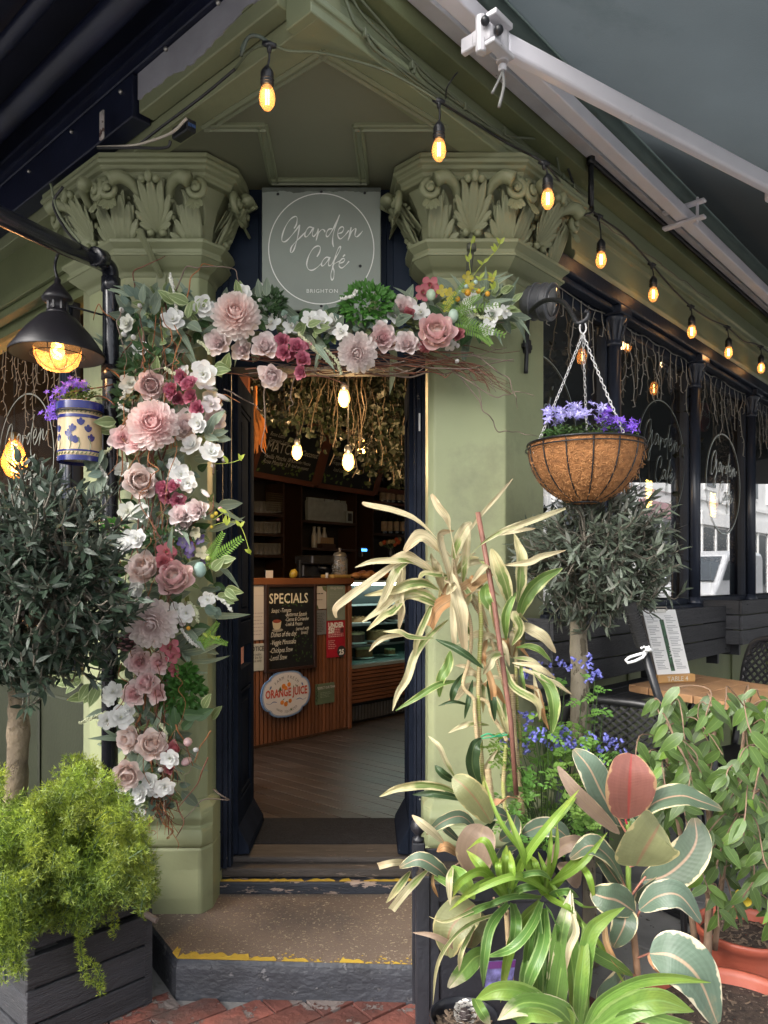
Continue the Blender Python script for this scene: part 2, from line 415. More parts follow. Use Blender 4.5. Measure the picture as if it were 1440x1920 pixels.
# ================================================================ PIERS
def pier(name, poly, label, fronts):
    # poly runs clockwise seen from above?  kept so that offpoly grows outward
    t = thing(name, label, 'pier', (sum(p[0] for p in poly)/len(poly), sum(p[1] for p in poly)/len(poly), .13))
    cl = (lambda q: [(max(p[0], .168), p[1]) for p in q]) if poly[0][0] > 0 else (lambda q: [(min(p[0], -.737), p[1]) for p in q])
    def seg(nm, prof, mt=M_sage, bev=0):
        m = Me(); m.rings([ring(cl(offpoly(poly, o)) if z < .7 else offpoly(poly, o), z) for (o, z) in prof]); return build(m, nm, mt, t, smooth=False, bevel=bev, bseg=2)
    seg('shaft', [(0,.60),(0,2.86)], M_sage_pier, .008)
    def sm(nm, prof, mt=M_sage):
        m = Me(); pr = catmull([V((a, b, 0)) for a, b in prof], 4)
        m.rings([ring(cl(offpoly(poly, p.x)) if p.y < .7 else offpoly(poly, p.x), p.y) for p in pr]); return build(m, nm, mt, t, smooth=False, bevel=.006, bseg=2)
    seg('plinth', [(.045,.10),(.052,.2),(.046,.32),(.052,.40),(.05,.415)], M_sage_pier, .012)
    sm('base_moulding', [(.046,.412),(.062,.43),(.066,.46),(.055,.49),(.038,.50),(.045,.52),(.05,.54),(.036,.565),(.015,.585),(.0,.605)], M_sage_pier)
    sm('necking', [(0,2.84),(.004,2.845),(.012,2.86),(.035,2.875),(.062,2.90),(.066,2.905)])
    seg('necking', [(.066,2.905),(.072,2.906),(.072,2.918),(.062,2.92),(.066,2.935),(.088,2.955),(.09,2.968),(.06,2.972)], bev=.003)
    seg('bell', [(.02,2.97),(.03,3.06),(.05,3.13),(.09,3.20)])
    seg('abacus', [(.115,3.195),(.12,3.2),(.12,3.215),(.125,3.225),(.14,3.232),(.14,3.245),(.155,3.25),(.158,3.262),(.15,3.275),(.152,3.292)], bev=.003)
    for (a, b, full) in fronts: capital_face(t, poly, a, b, full)
    return t
def lobe(m, c, tip, w, nrm, th=.5, n=6):
    # a fat tapering leaf lobe from c to tip, curling out at its tip
    c, tip = V(c), V(tip); d = tip-c; side = d.cross(nrm).normalized()
    prev = []
    for i in range(n+1):
        f = i/n; ww = w*(math.sin(math.pi*(.12+.80*f))**.7)*(1-.25*f); out = nrm*(.35*w*math.sin(f*2.2)+.5*w*f*f)
        p = c+d*f+out
        prev.append([p+side*ww*math.cos(a)+nrm*(ww*th*math.sin(a)) for a in (math.pi, math.pi*.8, math.pi*.6, math.pi*.5, math.pi*.4, math.pi*.2, 0)])
    # a groove up the middle
    for r in prev: r[3] = r[3]-nrm*w*.22
    m.rings(prev, cap=False, closed=False)
def capital_face(t, poly, a, b, full=True):
    pa, pb = V((*poly[a], 0)), V((*poly[b], 0))
    ax = (pb-pa).normalized(); nn = V((ax.y, -ax.x, 0)); W = (pb-pa).length
    mid = (pa+pb)/2
    def q(u, z, o=.06): return mid+ax*u+nn*(o+.10*max(0,(z-2.98)/.22)**2)+V((0,0,z))
    s = W/.34
    # palmette
    m = Me()
    for k, (an, ln, w) in enumerate([(0,.165,.026),(-.30,.16,.024),(.30,.16,.024),(-.62,.135,.022),(.62,.135,.022),(-.98,.10,.02),(.98,.10,.02),(-1.4,.07,.018),(1.4,.07,.018)]):
        lobe(m, q(0, 3.015, .05), q(math.sin(an)*ln*1.0*s, 3.015+math.cos(an)*ln, .075), w*1.1, nn)
    for sx in (-1, 1): m.ball(q(sx*.03*s, 3.172, .10), .017, n=10, m=6)
    m.ball(q(0, 3.178, .105), .017, (1,1,1.5), n=8, m=6)
    for sx in (-1, 1): m.ball(q(sx*.028*s, 3.0, .07), .017, n=10, m=6)
    for sx in (-1, 1): m.ball(q(sx*.075*s, 3.06, .07), .013, n=8, m=5)
    for sx in (-1, 1): m.ball(q(sx*.08*s, 3.115, .07), .011, n=8, m=5)
    build(m, 'palmette', M_sage, t, smooth=True)
    m = Me()
    for k in range(11):
        u = (k-5)/5*W*.52; lobe(m, q(u, 2.972, .028), q(u*1.12+rnd(.006), 3.035+rnd(.015), .04), .017, nn); lobe(m, q(u*1.05+.012, 3.05, .02), q(u*1.2+rnd(.01), 3.13+rnd(.02), .03), .018, nn)
        m.ball(q(u*1.15, 3.16+rnd(.02), .03), .009, n=6, m=4)
    build(m, 'small_leaves', M_sage, t, smooth=True, kind='stuff')
    for sx in (-1, 1):
        m = Me()      # acanthus leaf either side of the palmette
        cx = sx*.135*s
        for (dx, z0, dx2, z1, w) in ((.0,2.975,-.05,3.05,.022),(.01,2.975,-.015,3.10,.024),(.03,2.975,.015,3.13,.026),(.05,2.975,.045,3.14,.022),(-.03,2.975,-.075,3.00,.018),(.0,3.03,-.035,3.10,.018),(.03,3.06,.0,3.15,.016)):
            lobe(m, q(cx+sx*dx*s, z0, .045), q(cx+sx*dx2*s, z1, .055), w, nn)
        build(m, 'acanthus_leaf', M_sage, t, smooth=True)
        # stalk sweeping to the corner and its volute
        m = Me()
        pth = catmull([q(sx*.055*s, 3.10, .05), q(sx*.08*s, 3.16, .065), q(sx*.13*s, 3.182, .085), q(sx*.175*s, 3.165, .11)], 5)
        m.tube(pth, [.014,.02,.028,.030], 8)
        c = mid+ax*(sx*(W/2+.02))+nn*.13+V((0,0,3.15))
        sp = []
        for i in range(22):
            an = i/21*3.4*math.pi; r = .042*(1-i/24)
            sp.append(c+(ax*sx*math.sin(an)*r)+V((0,0,math.cos(an)*r))+nn*(i*.0012))
        m.tube(sp, [.017,.008], 6)
        m.ball(c+nn*.02, .014, n=8, m=6)
        build(m, 'volute', M_sage, t, smooth=True)
        m = Me()      # tassel of leaves under the volute
        for k in range(5):
            an = (k-2)*.42
            lobe(m, c+V((0,0,-.028))-nn*.01, c+ax*(math.sin(an)*.045)+V((0,0,-.05-.045*math.cos(an)))+nn*.012, .017, nn)
        build(m, 'hanging_leaf', M_sage, t, smooth=True)
        if full:
            m = Me()
            for k in range(3):
                u = sx*(.035+.022*k)*s; m.tube([q(u, 3.13, .04), q(u*1.15, 3.16, .045), q(u*1.5, 3.19, .05)], [.005,.009], 6)
            build(m, 'reed', M_sage, t, smooth=True)
rp = [(.190, 3.44), (.183, 3.30), (.190, 3.225), (.214, 3.20), (.521, 3.20), (.736, 3.435), (.60, 3.60), (.19, 3.60)]
rp = [(x, y) for x, y in rp]
pr = pier('pier', rp, 'sage green pier right of the doorway with carved leaf capital', [(3, 4, True), (4, 5, True), (1, 2, False)])
lp = [(-1.109, 3.20), (-.795, 3.20), (-.765, 3.235), (-.757, 3.30), (-.757, 3.44), (-.76, 3.60), (-1.20, 3.60), (-1.347, 3.41)]
pl = pier('pier', lp, 'sage green pier left of the doorway, behind the flower garland', [(0, 1, True), (7, 0, True), (2, 3, False)])

# small brackets on the pier necks
def neck_bracket(px, py, Yf, lab):
    t = thing('bracket', lab, 'bracket', P(px, py, Yf))
    m = Me(); a = P(px, py, Yf)
    m.box(a+V((-.022,-.012,-.10)), a+V((.022,.0,.02))); build(m, 'back_plate', M_sage, t, bevel=.01, bseg=2)
    m = Me(); m.tube([a+V((0,-.01,-.0)), a+V((-.03,-.13,.09)), a+V((-.045,-.17,.125))], .014, 6)
    build(m, 'arm', M_sage, t)
neck_bracket(303, 520, 3.2, 'green painted metal bracket on the left pier above the flowers')
a = P(878, 535, 3.14)
m = Me(); m.tube([a, P(880, 500, 3.1), P(884, 458, 3.05)], [.013,.014], 8); m.tube([P(884,470,3.05), P(884,458,3.05)], .02, 8)
build(m, 'flag_socket', mat('grey_green_metal', (.09,.095,.07), .5), loc=a, smooth=True, label='slim dark tube standing from the right pier neck', cat='bracket')

# ================================================================ SOFFIT, FASCIAS
Z0 = 3.30
ap = V((-.204, 2.32, 0))
soff = thing('entrance_ceiling', None, None, (-.2, 2.9, Z0)); soff['kind'] = 'structure'
m = Me()
tri = [ap+V((0,.1,0)), R(tR(ap)+1.72, ap.dot(NR)-.1, 0), V((.70,3.62,0)), V((-1.1,3.62,0)), L(tL(ap)+1.85, ap.dot(NL)-.09, 0)]
m.extr([V((p.x, p.y, Z0)) for p in tri], V((0,0,.05)))
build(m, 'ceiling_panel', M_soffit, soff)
def zc(px, py, z): return G(px, py, z)
out = [(605,98),(830,236),(671,236),(683,338),(513,338),(492,236),(388,236)]
M_mold = mat('sage_moulding_paint', (.20,.225,.14), .42, .08, 2.5, bump=.2, bs=30)
def mould(m, pts, r, z, closed=True):
    n = len(pts)
    for i in range(n if closed else n-1):
        a, b = pts[i], pts[(i+1) % n]; d = (b-a).normalized(); s = V((-d.y, d.x, 0))
        e = d*r
        pr = [(-r,0),(-r,-.010),(-r*.5,-.016),(-r*.3,-.008),(r*.4,-.006),(r*.7,-.014),(r,-.010),(r,0)]
        r1 = [a-e*.6+s*u+V((0,0,w)) for u, w in pr]; r2 = [b+e*.6+s*u+V((0,0,w)) for u, w in pr]
        m.rings([r1, r2])
pts = [G(x, y, Z0) for x, y in out]
for p in pts: p.z = Z0
m = Me(); mould(m, pts, .022, Z0); build(m, 'panel_moulding', M_mold, soff)

# upper wall behind the sign and door head
uw = thing('door_surround', 'navy painted door frame with blank panel above the open doorway', 'door frame', (-.28, 3.42, .23))
m = Me(); m.box(V((-.76,3.36,2.60)), V((.195,3.50,3.30))); build(m, 'transom_panel', mat('navy_flat_panel', (.008,.017,.036), .6, .25, 3, bump=.1, spec=.25), uw)
for x0, x1 in ((-.757,-.50),(-.02,.185)):
    m = Me(); m.box(V((x0+.03,3.352,2.66)), V((x1-.03,3.36,3.22))); m.box(V((x0+.06,3.346,2.69)), V((x1-.06,3.352,3.19))); build(m, 'panel', mat('navy_flat_panel'), uw, bevel=.004)
m = Me(); m.box(V((-.76,3.345,2.50)), V((.195,3.52,2.60))); build(m, 'head', mat('navy_flat_panel'), uw, bevel=.01)
for (x0, x1, y0, y1) in ((-.757,-.735,3.36,3.60),(-.735,-.712,3.385,3.60),(-.712,-.698,3.405,3.60)):
    m = Me(); m.box(V((x0,y0,.232)), V((x1,y1,2.50))); build(m, 'jamb', M_navyw, uw, bevel=.004)
m = Me(); m.tube([V((-.735,3.372,.25)), V((-.735,3.372,2.5))], .008, 8); build(m, 'bead', M_navyw, uw, smooth=True)
for (x0, x1, y0, y1) in ((.172,.195,3.36,3.60),(.15,.172,3.385,3.60),(.138,.15,3.405,3.60)):
    m = Me(); m.box(V((x0,y0,.232)), V((x1,y1,2.50))); build(m, 'jamb', M_navyw, uw, bevel=.004)
# open door leaves
def leaf(hx, ex, sgn, label):
    t = thing('door', label, 'door', (hx, 3.46, .27))
    a = V((hx, 3.46, 0)); b = V((ex, 3.93, 0)); d = (b-a).normalized(); W = (b-a).length; n = V((d.y, -d.x, 0))*sgn
    def q(u, v, z): return a+d*u+n*v+V((0,0,z))
    def slab(nm, u0, u1, v0, v1, z0, z1, mt=M_door, bev=.003):
        m = Me(); m.hexa(q, u0, u1, v0, v1, z0, z1); return build(m, nm, mt, t, bevel=bev)
    slab('stile', 0, .085, -.02, .02, .27, 2.50); slab('stile', W-.085, W, -.02, .02, .27, 2.50)
    for z0, z1 in ((.27,.50),(1.22,1.34),(1.02,1.12),(2.38,2.50)): slab('rail', .085, W-.085, -.019, .019, z0, z1)
    for z0, z1 in ((.50,1.02),(1.34,2.38)):
        slab('panel', .085, W-.085, -.008, .008, z0, z1, M_door, 0)
        for (u0,u1,zz0,zz1) in ((.09,.105,z0+.01,z1-.01),(W-.105,W-.09,z0+.01,z1-.01),(.105,W-.105,z0+.01,z0+.028),(.105,W-.105,z1-.028,z1-.01)):
            slab('panel_bead', u0, u1, .008, .018, zz0, zz1, M_door, .003)
        slab('raised_field', .15, W-.15, .008, .013, z0+.07, z1-.07, M_door, .003)
    m = Me(); m.extr([q(-.005, .02, .27), q(-.005, .075, .275), q(-.005, .07, .31), q(-.005, .02, .40)], d*(W+.005))
    build(m, 'weather_bar', M_door, t, bevel=.006, bseg=2)
    return t
leaf(-.697, -.705, 1, 'left navy panelled door leaf folded open into the café')
leaf(.137, .128, -1, 'right navy door leaf folded open, seen nearly edge on')
a = P(785, 795, 3.398)
m = Me(); m.box(V((.157,3.378,a.z-.035)), V((.165,3.384,a.z+.045))); build(m, 'strike_plate', M_white, uw, bevel=.001)
for zz in (.6,.575,.55):
    m = Me(); m.ball(V((.163,3.384,zz)), .005, n=8, m=5); build(m, 'screw', mat('steel',(.4,.39,.36),.4,metal=.8), uw, smooth=True)

# right fascia
def rprof(m, prof, t0, t1, fn=R, mit=0.0):
    # prof: list of (d,z); mitred start so that both fronts meet at the corner line
    r1 = [fn(t0+mit*(d), d, z) for d, z in prof]; r2 = [fn(t1, d, z) for d, z in prof]
    m.rings([r1, r2])
dA = ap.dot(NR); tA = tR(ap); dB = ap.dot(NL); tB = tL(ap)
fr = thing('fascia', 'long sage green fascia over the right shop window, cables clipped along it', 'fascia', R(3, dA, 3.4))
prof = [(dA-.12,3.294),(dA,3.294),(dA,3.325),(dA+.012,3.33),(dA+.012,3.35),(dA-.005,3.36),(dA-.005,3.395),(dA-.02,3.40),(dA-.02,4.3),(dA-.12,4.3)]
m = Me(); rprof(m, prof, tA-.03, 14); build(m, 'frieze', mat('sage_fascia_paint', (.22,.25,.15), .42, .08, 2.5, bump=.25, bs=25, dirt=(.15,.165,.10), dt=.6, ds=3), fr, bevel=.003)
prof = [(dA-.09,3.298),(dA-.02,3.298),(dA-.02,3.26),(dA-.035,3.255),(dA-.035,3.13),(dA-.02,3.125),(dA-.015,3.10),(dA-.03,3.075),(dA-.09,3.07)]
m = Me(); rprof(m, prof, 3.25, 14); build(m, 'architrave', M_sage, fr, bevel=.003)
prof = [(dA+.05,3.46),(dA+.05,3.56),(dA-.019,3.60),(dA-.019,3.44)]
m = Me(); rprof(m, prof, tA, 14); build(m, 'gutter_board', M_olive, fr, bevel=.003)
# left fascia with bare grey board
fl = thing('fascia', 'green box fascia with a bare grey board above the left pier', 'fascia', L(tB+.8, dB, 3.4))
prof = [(dB-.10,3.2935),(dB,3.2935),(dB,3.36),(dB-.03,3.365),(dB-.03,4.2),(dB-.10,4.2)]
m = Me(); rprof(m, prof, tB-.0, 9, L); build(m, 'frieze', M_sage, fl, bevel=.003)
te = tL(LP(260, 180, -1.53))
m = Me(); m.hexa(L, tB+.12, te, dB-.005, -1.53, 3.362, 3.425); build(m, 'box_board', M_sage, fl, bevel=.004)
# grey board with an eaten lower edge
m = Me(); n = 40; top = []; bot = []
for i in range(n+1):
    tt = lerp(tB+.12, te, i/n); top.append(L(tt, -1.526, 3.515)); bot.append(L(tt, -1.526, 3.405+.035*noise.noise(V((tt*3.3,1,2)))+rnd(.006)))
for i in range(n): m.av([bot[i], bot[i+1], top[i+1], top[i], bot[i]+NL*-.01, bot[i+1]+NL*-.01], [(0,1,2,3),(0,4,5,1)])
build(m, 'grey_board', M_grey, fl)
m = Me(); m.hexa(L, tB+.12, te, dB-.005, -1.5285, 3.426, 3.515); build(m, 'box_board', M_sage, fl)
a = LP(191, 235, -1.46); m = Me(); m.obox(a, DL*.014, NL*.003, V((0,0,.055))); build(m, 'torn_paper', mat('torn_paper',(.5,.45,.42),.8,.3,40,chip=(.12,.07,.06),ct=.55,cs=30), fl)
# frieze of the left front below the awning
m = Me(); m.hexa(L, tL(V((-1.347,3.41,0)))-.02, 9, -1.72, -1.655, 2.98, 3.30); build(m, 'lower_board', M_olive, fl, bevel=.004)
m = Me(); m.hexa(L, tL(V((-1.347,3.41,0)))-.02, 9, -1.655, -1.63, 3.02, 3.07); build(m, 'cover_strip', M_olive, fl, bevel=.004)

# ================================================================ RIGHT AWNING
aw = thing('awning', 'blue grey fabric awning over the right street front with white folding arm', 'awning', R(3, -1.5, 3.5))
m = Me()
for i in range(1):
    a0, a1 = tA+.32, 12
    n = 40
    rows = []
    for j in range(13):
        d = lerp(-1.52, .9, j/12); z = 3.66-.26*(d+1.52)-.035*math.sin(j/12*math.pi)
        rows.append([R(lerp(a0, a1, i/n), d, z) for i in range(n+1)])
    m.rings(rows, cap=False, closed=False)
build(m, 'fabric', M_awn, aw, smooth=True)
def rtube(nm, d, z, r, t0, t1, mt, n=12):
    m = Me(); m.tube([R(t0, d, z), R(t1, d, z)], r, n); return build(m, nm, mt, aw, smooth=True)
rtube('roller', -1.56, 3.66, .06, tA+.3, 12, mat('roller_fabric', (.07,.10,.095), .8, .15, 6))
m = Me(); m.hexa(R, tA+.3, 12, -1.66, -1.60, 3.52, 3.66); build(m, 'back_rail', M_aluw, aw, bevel=.003)
m = Me(); m.hexa(R, tA+.15, 12, -1.525, -1.465, 3.44, 3.50); build(m, 'torsion_bar', M_alu, aw, bevel=.006, bseg=2)
# shoulder bracket and arm
c = RP(915, 78, -1.40)
m = Me(); m.obox(c-DR*.01, DR*.035, NR*.04, V((0,0,.028))); build(m, 'shoulder_bracket', M_aluw, aw, bevel=.012, bseg=2)
m = Me()
m.tube([c+DR*.04+NR*.03+V((0,0,.062)), c+DR*.04+NR*.03+V((0,0,-.062))], .021, 14)
m.tube([c+DR*.04+NR*.03+V((0,0,-.07)), c+DR*.04+NR*.03+V((0,0,-.092))], .015, 8)
m.tube([c-DR*.04+V((0,0,.06)), c-DR*.04+V((0,0,-.06))], .018, 10)
m.obox(c-DR*.03-NR*.05, DR*.012, NR*.03, V((0,0,.025)))
m.obox(c+DR*.0+NR*.045+V((0,0,.045)), DR*.05, NR*.02, V((0,0,.01)))
m.obox(c+DR*.0+NR*.045+V((0,0,-.05)), DR*.06, NR*.02, V((0,0,.008)))
build(m, 'arm_hinge', M_aluw, aw, bevel=.003)
m = Me(); m.ball(c-DR*.02+NR*.055, .016, n=10, m=6); m.ball(c-DR*.06+NR*.03+V((0,0,.02)), .015, n=10, m=6); build(m, 'hinge_bolt', M_black, aw, smooth=True)
e = P(1455, 352, 3.35)
s0 = c+DR*.05+NR*.03+V((0,0,-.0))
dd = (e-s0).normalized(); sd_ = dd.cross(V((0,0,1))).normalized(); uu = sd_.cross(dd)
m = Me(); m.obox((s0+e)/2, dd*((e-s0).length/2), sd_*.022, uu*.036); build(m, 'folding_arm', M_alu, aw, bevel=.012, bseg=3)
m = Me(); m.tube([e+V((0,0,.05)), e+V((0,0,-.05))], .045, 16); build(m, 'elbow', M_alu, aw, smooth=False, bevel=.004)
e2 = e+NR*.55-DR*1.0+V((0,0,-.12)); d2 = (e2-e).normalized(); s2 = d2.cross(V((0,0,1))).normalized()
m = Me(); m.obox((e+e2)/2+V((0,0,.0)), d2*((e2-e).length/2), s2*.02, s2.cross(d2)*.03); 
for px in (1293,):
    b = RP(px, 428, -1.46)
    m = Me(); tt = tR(b)
    m.hexa(R, tt-.02, tt+.02, -1.60, -1.38, 3.505, 3.52); m.hexa(R, tt-.02, tt+.02, -1.60, -1.38, 3.42, 3.435)
    m.tube([R(tt, -1.42, 3.40), R(tt, -1.42, 3.54)], .008, 8)
    build(m, 'clamp', M_alu, aw, bevel=.003)
m = Me()
k0 = c+DR*.04+NR*.03+V((0,0,-.09))
m.tube(catmull([k0, k0+V((.004,0,-.05)), k0+V((-.012,0,-.12))], 5), .006, 5); m.tube(catmull([k0, k0+V((-.012,0,-.03)), k0+V((-.035,0,-.075))], 5), .005, 5)
build(m, 'tie_strap', mat('grey_strap', (.2,.2,.19), .7), aw, smooth=True)
# black rod and drop pipe under the gutter board
rd = thing('conduit', 'black metal conduit running under the right gutter board', 'pipe', RP(1110, 300, -1.66))
a = RP(1108, 300, -1.64)
m = Me(); m.tube([a, R(12, -1.64, a.z)], .012, 8); build(m, 'pipe', M_black, rd, smooth=True)
b = RP(1112, 392, -1.64); b = V((a.x, a.y, b.z))
m = Me(); m.tube([a+V((0,0,.01)), b], .014, 8); m.tube([a+V((0,0,.015)), a+V((0,0,-.02))], .02, 8); build(m, 'drop_pipe', M_black, rd, smooth=True)

# ================================================================ LEFT AWNING
al = thing('awning', 'dark navy awning cassette and canopy over the left street front', 'awning', L(2.5, -1.5, 3.5))
m = Me(); m.hexa(L, tB+.05, 9, -1.62, -1.505, 3.518, 3.80); build(m, 'cassette', M_awndm, al, bevel=.004)
m = Me(); m.hexa(L, te+.01, 9, dB+.003, -1.508, 3.345, 3.515); build(m, 'cassette', M_awndm, al, bevel=.004)
m = Me()
rows = []
for j in range(10):
    d = lerp(-1.50, .0, j/9); z = 3.80-.26*(d+1.5)
    rows.append([L(lerp(tB-.3, 9, i/20), d, z) for i in range(21)])
m.rings(rows, cap=False, closed=False); build(m, 'fabric', M_awnd, al, smooth=True)
for d, z, r in ((-1.36,3.60,.05),(-1.18,3.63,.03),(-.95,3.60,.018)):
    m = Me(); m.tube([L(tB-.2, d, z), L(9, d, z)], r, 10); build(m, 'canopy_bar', M_awndm, al, smooth=True)
m = Me()
for px, py in ((54,321),(134,247),(226,172),(311,92),(409,5)):
    pass
for px, py in ((54,321),(134,247),(226,172),(311,92),(409,5)):
    m = Me(); p = LP(px, py, -1.503); m.ball(p, .009, n=8, m=5); build(m, 'stud', mat('steel',(.4,.39,.36),.4,metal=.8), al, smooth=True)
for d, z in ((-1.506,3.62),(-1.506,3.56)):
    m = Me(); m.hexa(L, tB+.05, 9, d, d+.012, z, z+.008); build(m, 'trim_line', M_awndm, al)
# ================================================================ LETTERING HELPERS
def txt(m, s, o, xd, up, size, sx=1.0, shear=0.0, align='LEFT', ext=.0008, sp=1.0, res=2, bold=0):
    cu = bpy.data.curves.new('t', 'FONT'); cu.body = s; cu.size = 1; cu.align_x = align; cu.shear = shear
    cu.resolution_u = res; cu.space_character = sp; cu.offset = bold
    ob = bpy.data.objects.new('t', cu)
    me = bpy.data.meshes.new_from_object(ob)
    xd = V(xd).normalized(); up = V(up).normalized(); nn = xd.cross(up)
    k = size/.7   # cap height about .7 of the size
    vs = [V(o)+xd*(v.co.x*k*sx)+up*(v.co.y*k)+nn*ext for v in me.vertices]
    m.av(vs, [list(p.vertices) for p in me.polygons])
    bpy.data.objects.remove(ob); bpy.data.meshes.remove(me); bpy.data.curves.remove(cu)
STROKES = [
 [(428,520),(455,470),(460,400),(430,392),(380,430),(330,510),(300,600),(300,655),(335,660),(380,620),(430,560),(490,480)],
 [(490,480),(475,570),(455,660),(430,740),(405,778),(390,770),(400,720),(440,670),(500,610),(560,550)],
 [(630,510),(590,505),(555,550),(545,600),(565,608),(600,570),(640,510),(625,580),(640,605),(670,570),(690,520)],
 [(690,520),(680,590),(665,655)], [(668,640),(690,570),(730,530),(755,540),(762,560)],
 [(840,520),(800,530),(775,575),(780,605),(800,600),(840,540),(890,440),(920,370)],
 [(920,370),(880,480),(850,590),(845,670),(855,720)],
 [(905,575),(945,560),(965,520),(945,500),(910,530),(900,590),(925,632),(970,600),(1020,540)],
 [(1045,505),(1030,570),(1010,650)], [(1015,635),(1045,560),(1085,520),(1095,530),(1085,590),(1105,610),(1140,580),(1168,545)],
 [(675,825),(705,770),(710,720),(680,708),(630,740),(585,820),(565,900),(580,955),(620,970),(670,945),(730,890)],
 [(810,835),(775,830),(735,870),(725,915),(745,920),(790,870),(815,830),(800,890),(805,920),(825,915),(845,890)],
 [(845,890),(880,830),(920,760),(930,715),(905,735),(870,830),(845,940),(825,1020),(835,1075),(855,1050),(860,980),(845,925),(880,890),(925,870)],
 [(920,895),(960,880),(975,850),(950,845),(920,880),(915,925),(945,945),(990,910),(1022,872)], [(955,825),(978,800)]]
def stroke(m, pts, w, nn, k=4):
    # flat painted stroke
    pts = catmull(pts, k); n = len(pts); L_ = []; R_ = []
    for i, p in enumerate(pts):
        t = (pts[min(i+1, n-1)]-pts[max(i-1, 0)]).normalized(); s = t.cross(nn)
        ww = w*(.75+.35*math.sin(i*.5))
        L_.append(p+s*ww); R_.append(p-s*ww)
    for i in range(n-1): m.av([L_[i], L_[i+1], R_[i+1], R_[i]], [(0,1,2,3)])
def logo(parent, c, ux, r, w, mt, ecc=1.0, town=True, kk=4):
    uz = V((0,0,1)); nn = V(ux).cross(uz)
    m = Me(); n = 72
    for i in range(n):
        q = []
        for (j, rr) in ((i, r-w), (i+1, r-w), (i+1, r+w), (i, r+w)):
            a = 2*math.pi*j/n; q.append(c+ux*(math.cos(a)*rr)+uz*(math.sin(a)*rr*ecc)+nn*.002)
        m.av(q, [(0,1,2,3)])
    build(m, 'ring', mt, parent)
    m = Me()
    for st_ in STROKES:
        stroke(m, [c+ux*((x-722)/568*r)-uz*((y-738)/568*r)+nn*.002 for x, y in st_], w*1.3, nn, kk)
    build(m, 'script_lettering', mt, parent)
    if town:
        m = Me(); txt(m, 'BRIGHTON', c+ux*(10/568*r)-uz*((1213-738)/568*r)+nn*.001, ux, uz, r*.072, 1.05, align='CENTER', sp=1.15)
        build(m, 'lettering', mt, parent)

# ================================================================ THE HANGING SIGN
sc_ = P(602.5, 467, 3.27)
sg = thing('sign', 'square grey green café sign lettered in white script above the doorway', 'sign', sc_)
M_sign = mat('worn_sign_face', (.24, .275, .245), .5, .12, 3, bump=.05, chip=(.085,.10,.085), ct=.69, cs=7)
s_ = 3.27/1400
w2, h2 = 111.5*s_, 115*s_
m = Me(); m.box(sc_+V((-w2,0,-h2)), sc_+V((w2,.018,h2))); build(m, 'board', M_sign, sg, bevel=.003)
# frayed darker strip along the top, standing a hair proud
m = Me(); n = 60
for i in range(n):
    x0 = lerp(-w2, w2, i/n); x1 = lerp(-w2, w2, (i+1)/n)
    f = lambda x: .018+.010*noise.noise(V((x*14, 3, 1)))+.006*noise.noise(V((x*70, 1, 1)))
    m.av([sc_+V((x0,-.0015,h2)), sc_+V((x1,-.0015,h2)), sc_+V((x1,-.0015,h2-f(x1))), sc_+V((x0,-.0015,h2-f(x0)))], [(0,1,2,3)])
build(m, 'frayed_edge', mat('sign_bare_edge', (.09,.105,.09), .6, .3, 20), sg)
logo(sg, sc_+V((0,-.001,0)), V((1,0,0)), 98.6*s_, .0022, M_lettering, ecc=1.05, kk=5)
for dx, dz in ((-.19,.24),(0,.25),(.19,.245),(0,-.25),(.17,-.075)):
    m = Me(); m.ball(sc_+V((dx,-.002,dz)), .0065, (1,.4,1), n=8, m=5); build(m, 'screw', M_iron, sg, smooth=True)

# ================================================================ RIGHT SHOP FRONT
dG = -1.84
M_glass = glass('window_glass', (.90,.93,.92), 2.3, extra=.40)
M_glass2 = glass('clear_glass', (.95,.97,.96), 1.3)
def tpx(px, d):
    return tR(RP(px, 1000, d))
tc = [tpx(1152, -1.78), tpx(1303, -1.78), tpx(1408, -1.78)]
tc += [tc[-1]+1.1, tc[-1]+2.2, tc[-1]+3.4]
tend = 12.0
wr = thing('shop_wall', 'dark olive panelled wall under the right shop windows', 'wall', R(6, -1.85, 0))
m = Me(); m.hexa(R, 3.03, 14, -2.0, -1.86, 0, 1.34); build(m, 'wall', M_olive, wr)
for k in range(7):
    m = Me(); m.hexa(R, 3.2+k*.9, 3.95+k*.9, -1.86, -1.845, .25, 1.2); build(m, 'panel', M_olive, wr, bevel=.006)
m = Me(); m.hexa(R, 3.0, 14, -1.90, -1.74, 1.34, 1.385); build(m, 'window_sill', M_navy, wr, bevel=.008, bseg=2)
m = Me(); m.hexa(R, 3.0, 14, -2.0, -1.72, 2.985, 3.068); build(m, 'lintel', M_navy, wr, bevel=.012, bseg=2)
m = Me(); m.hexa(R, 3.0, 14, -1.80, -1.745, 2.95, 2.984); build(m, 'lintel_moulding', M_navy, wr, bevel=.01, bseg=2)
m = Me(); m.hexa(R, 2.6, 14, -2.02, -1.90, 3.068, 3.9); build(m, 'wall', M_olive, wr)
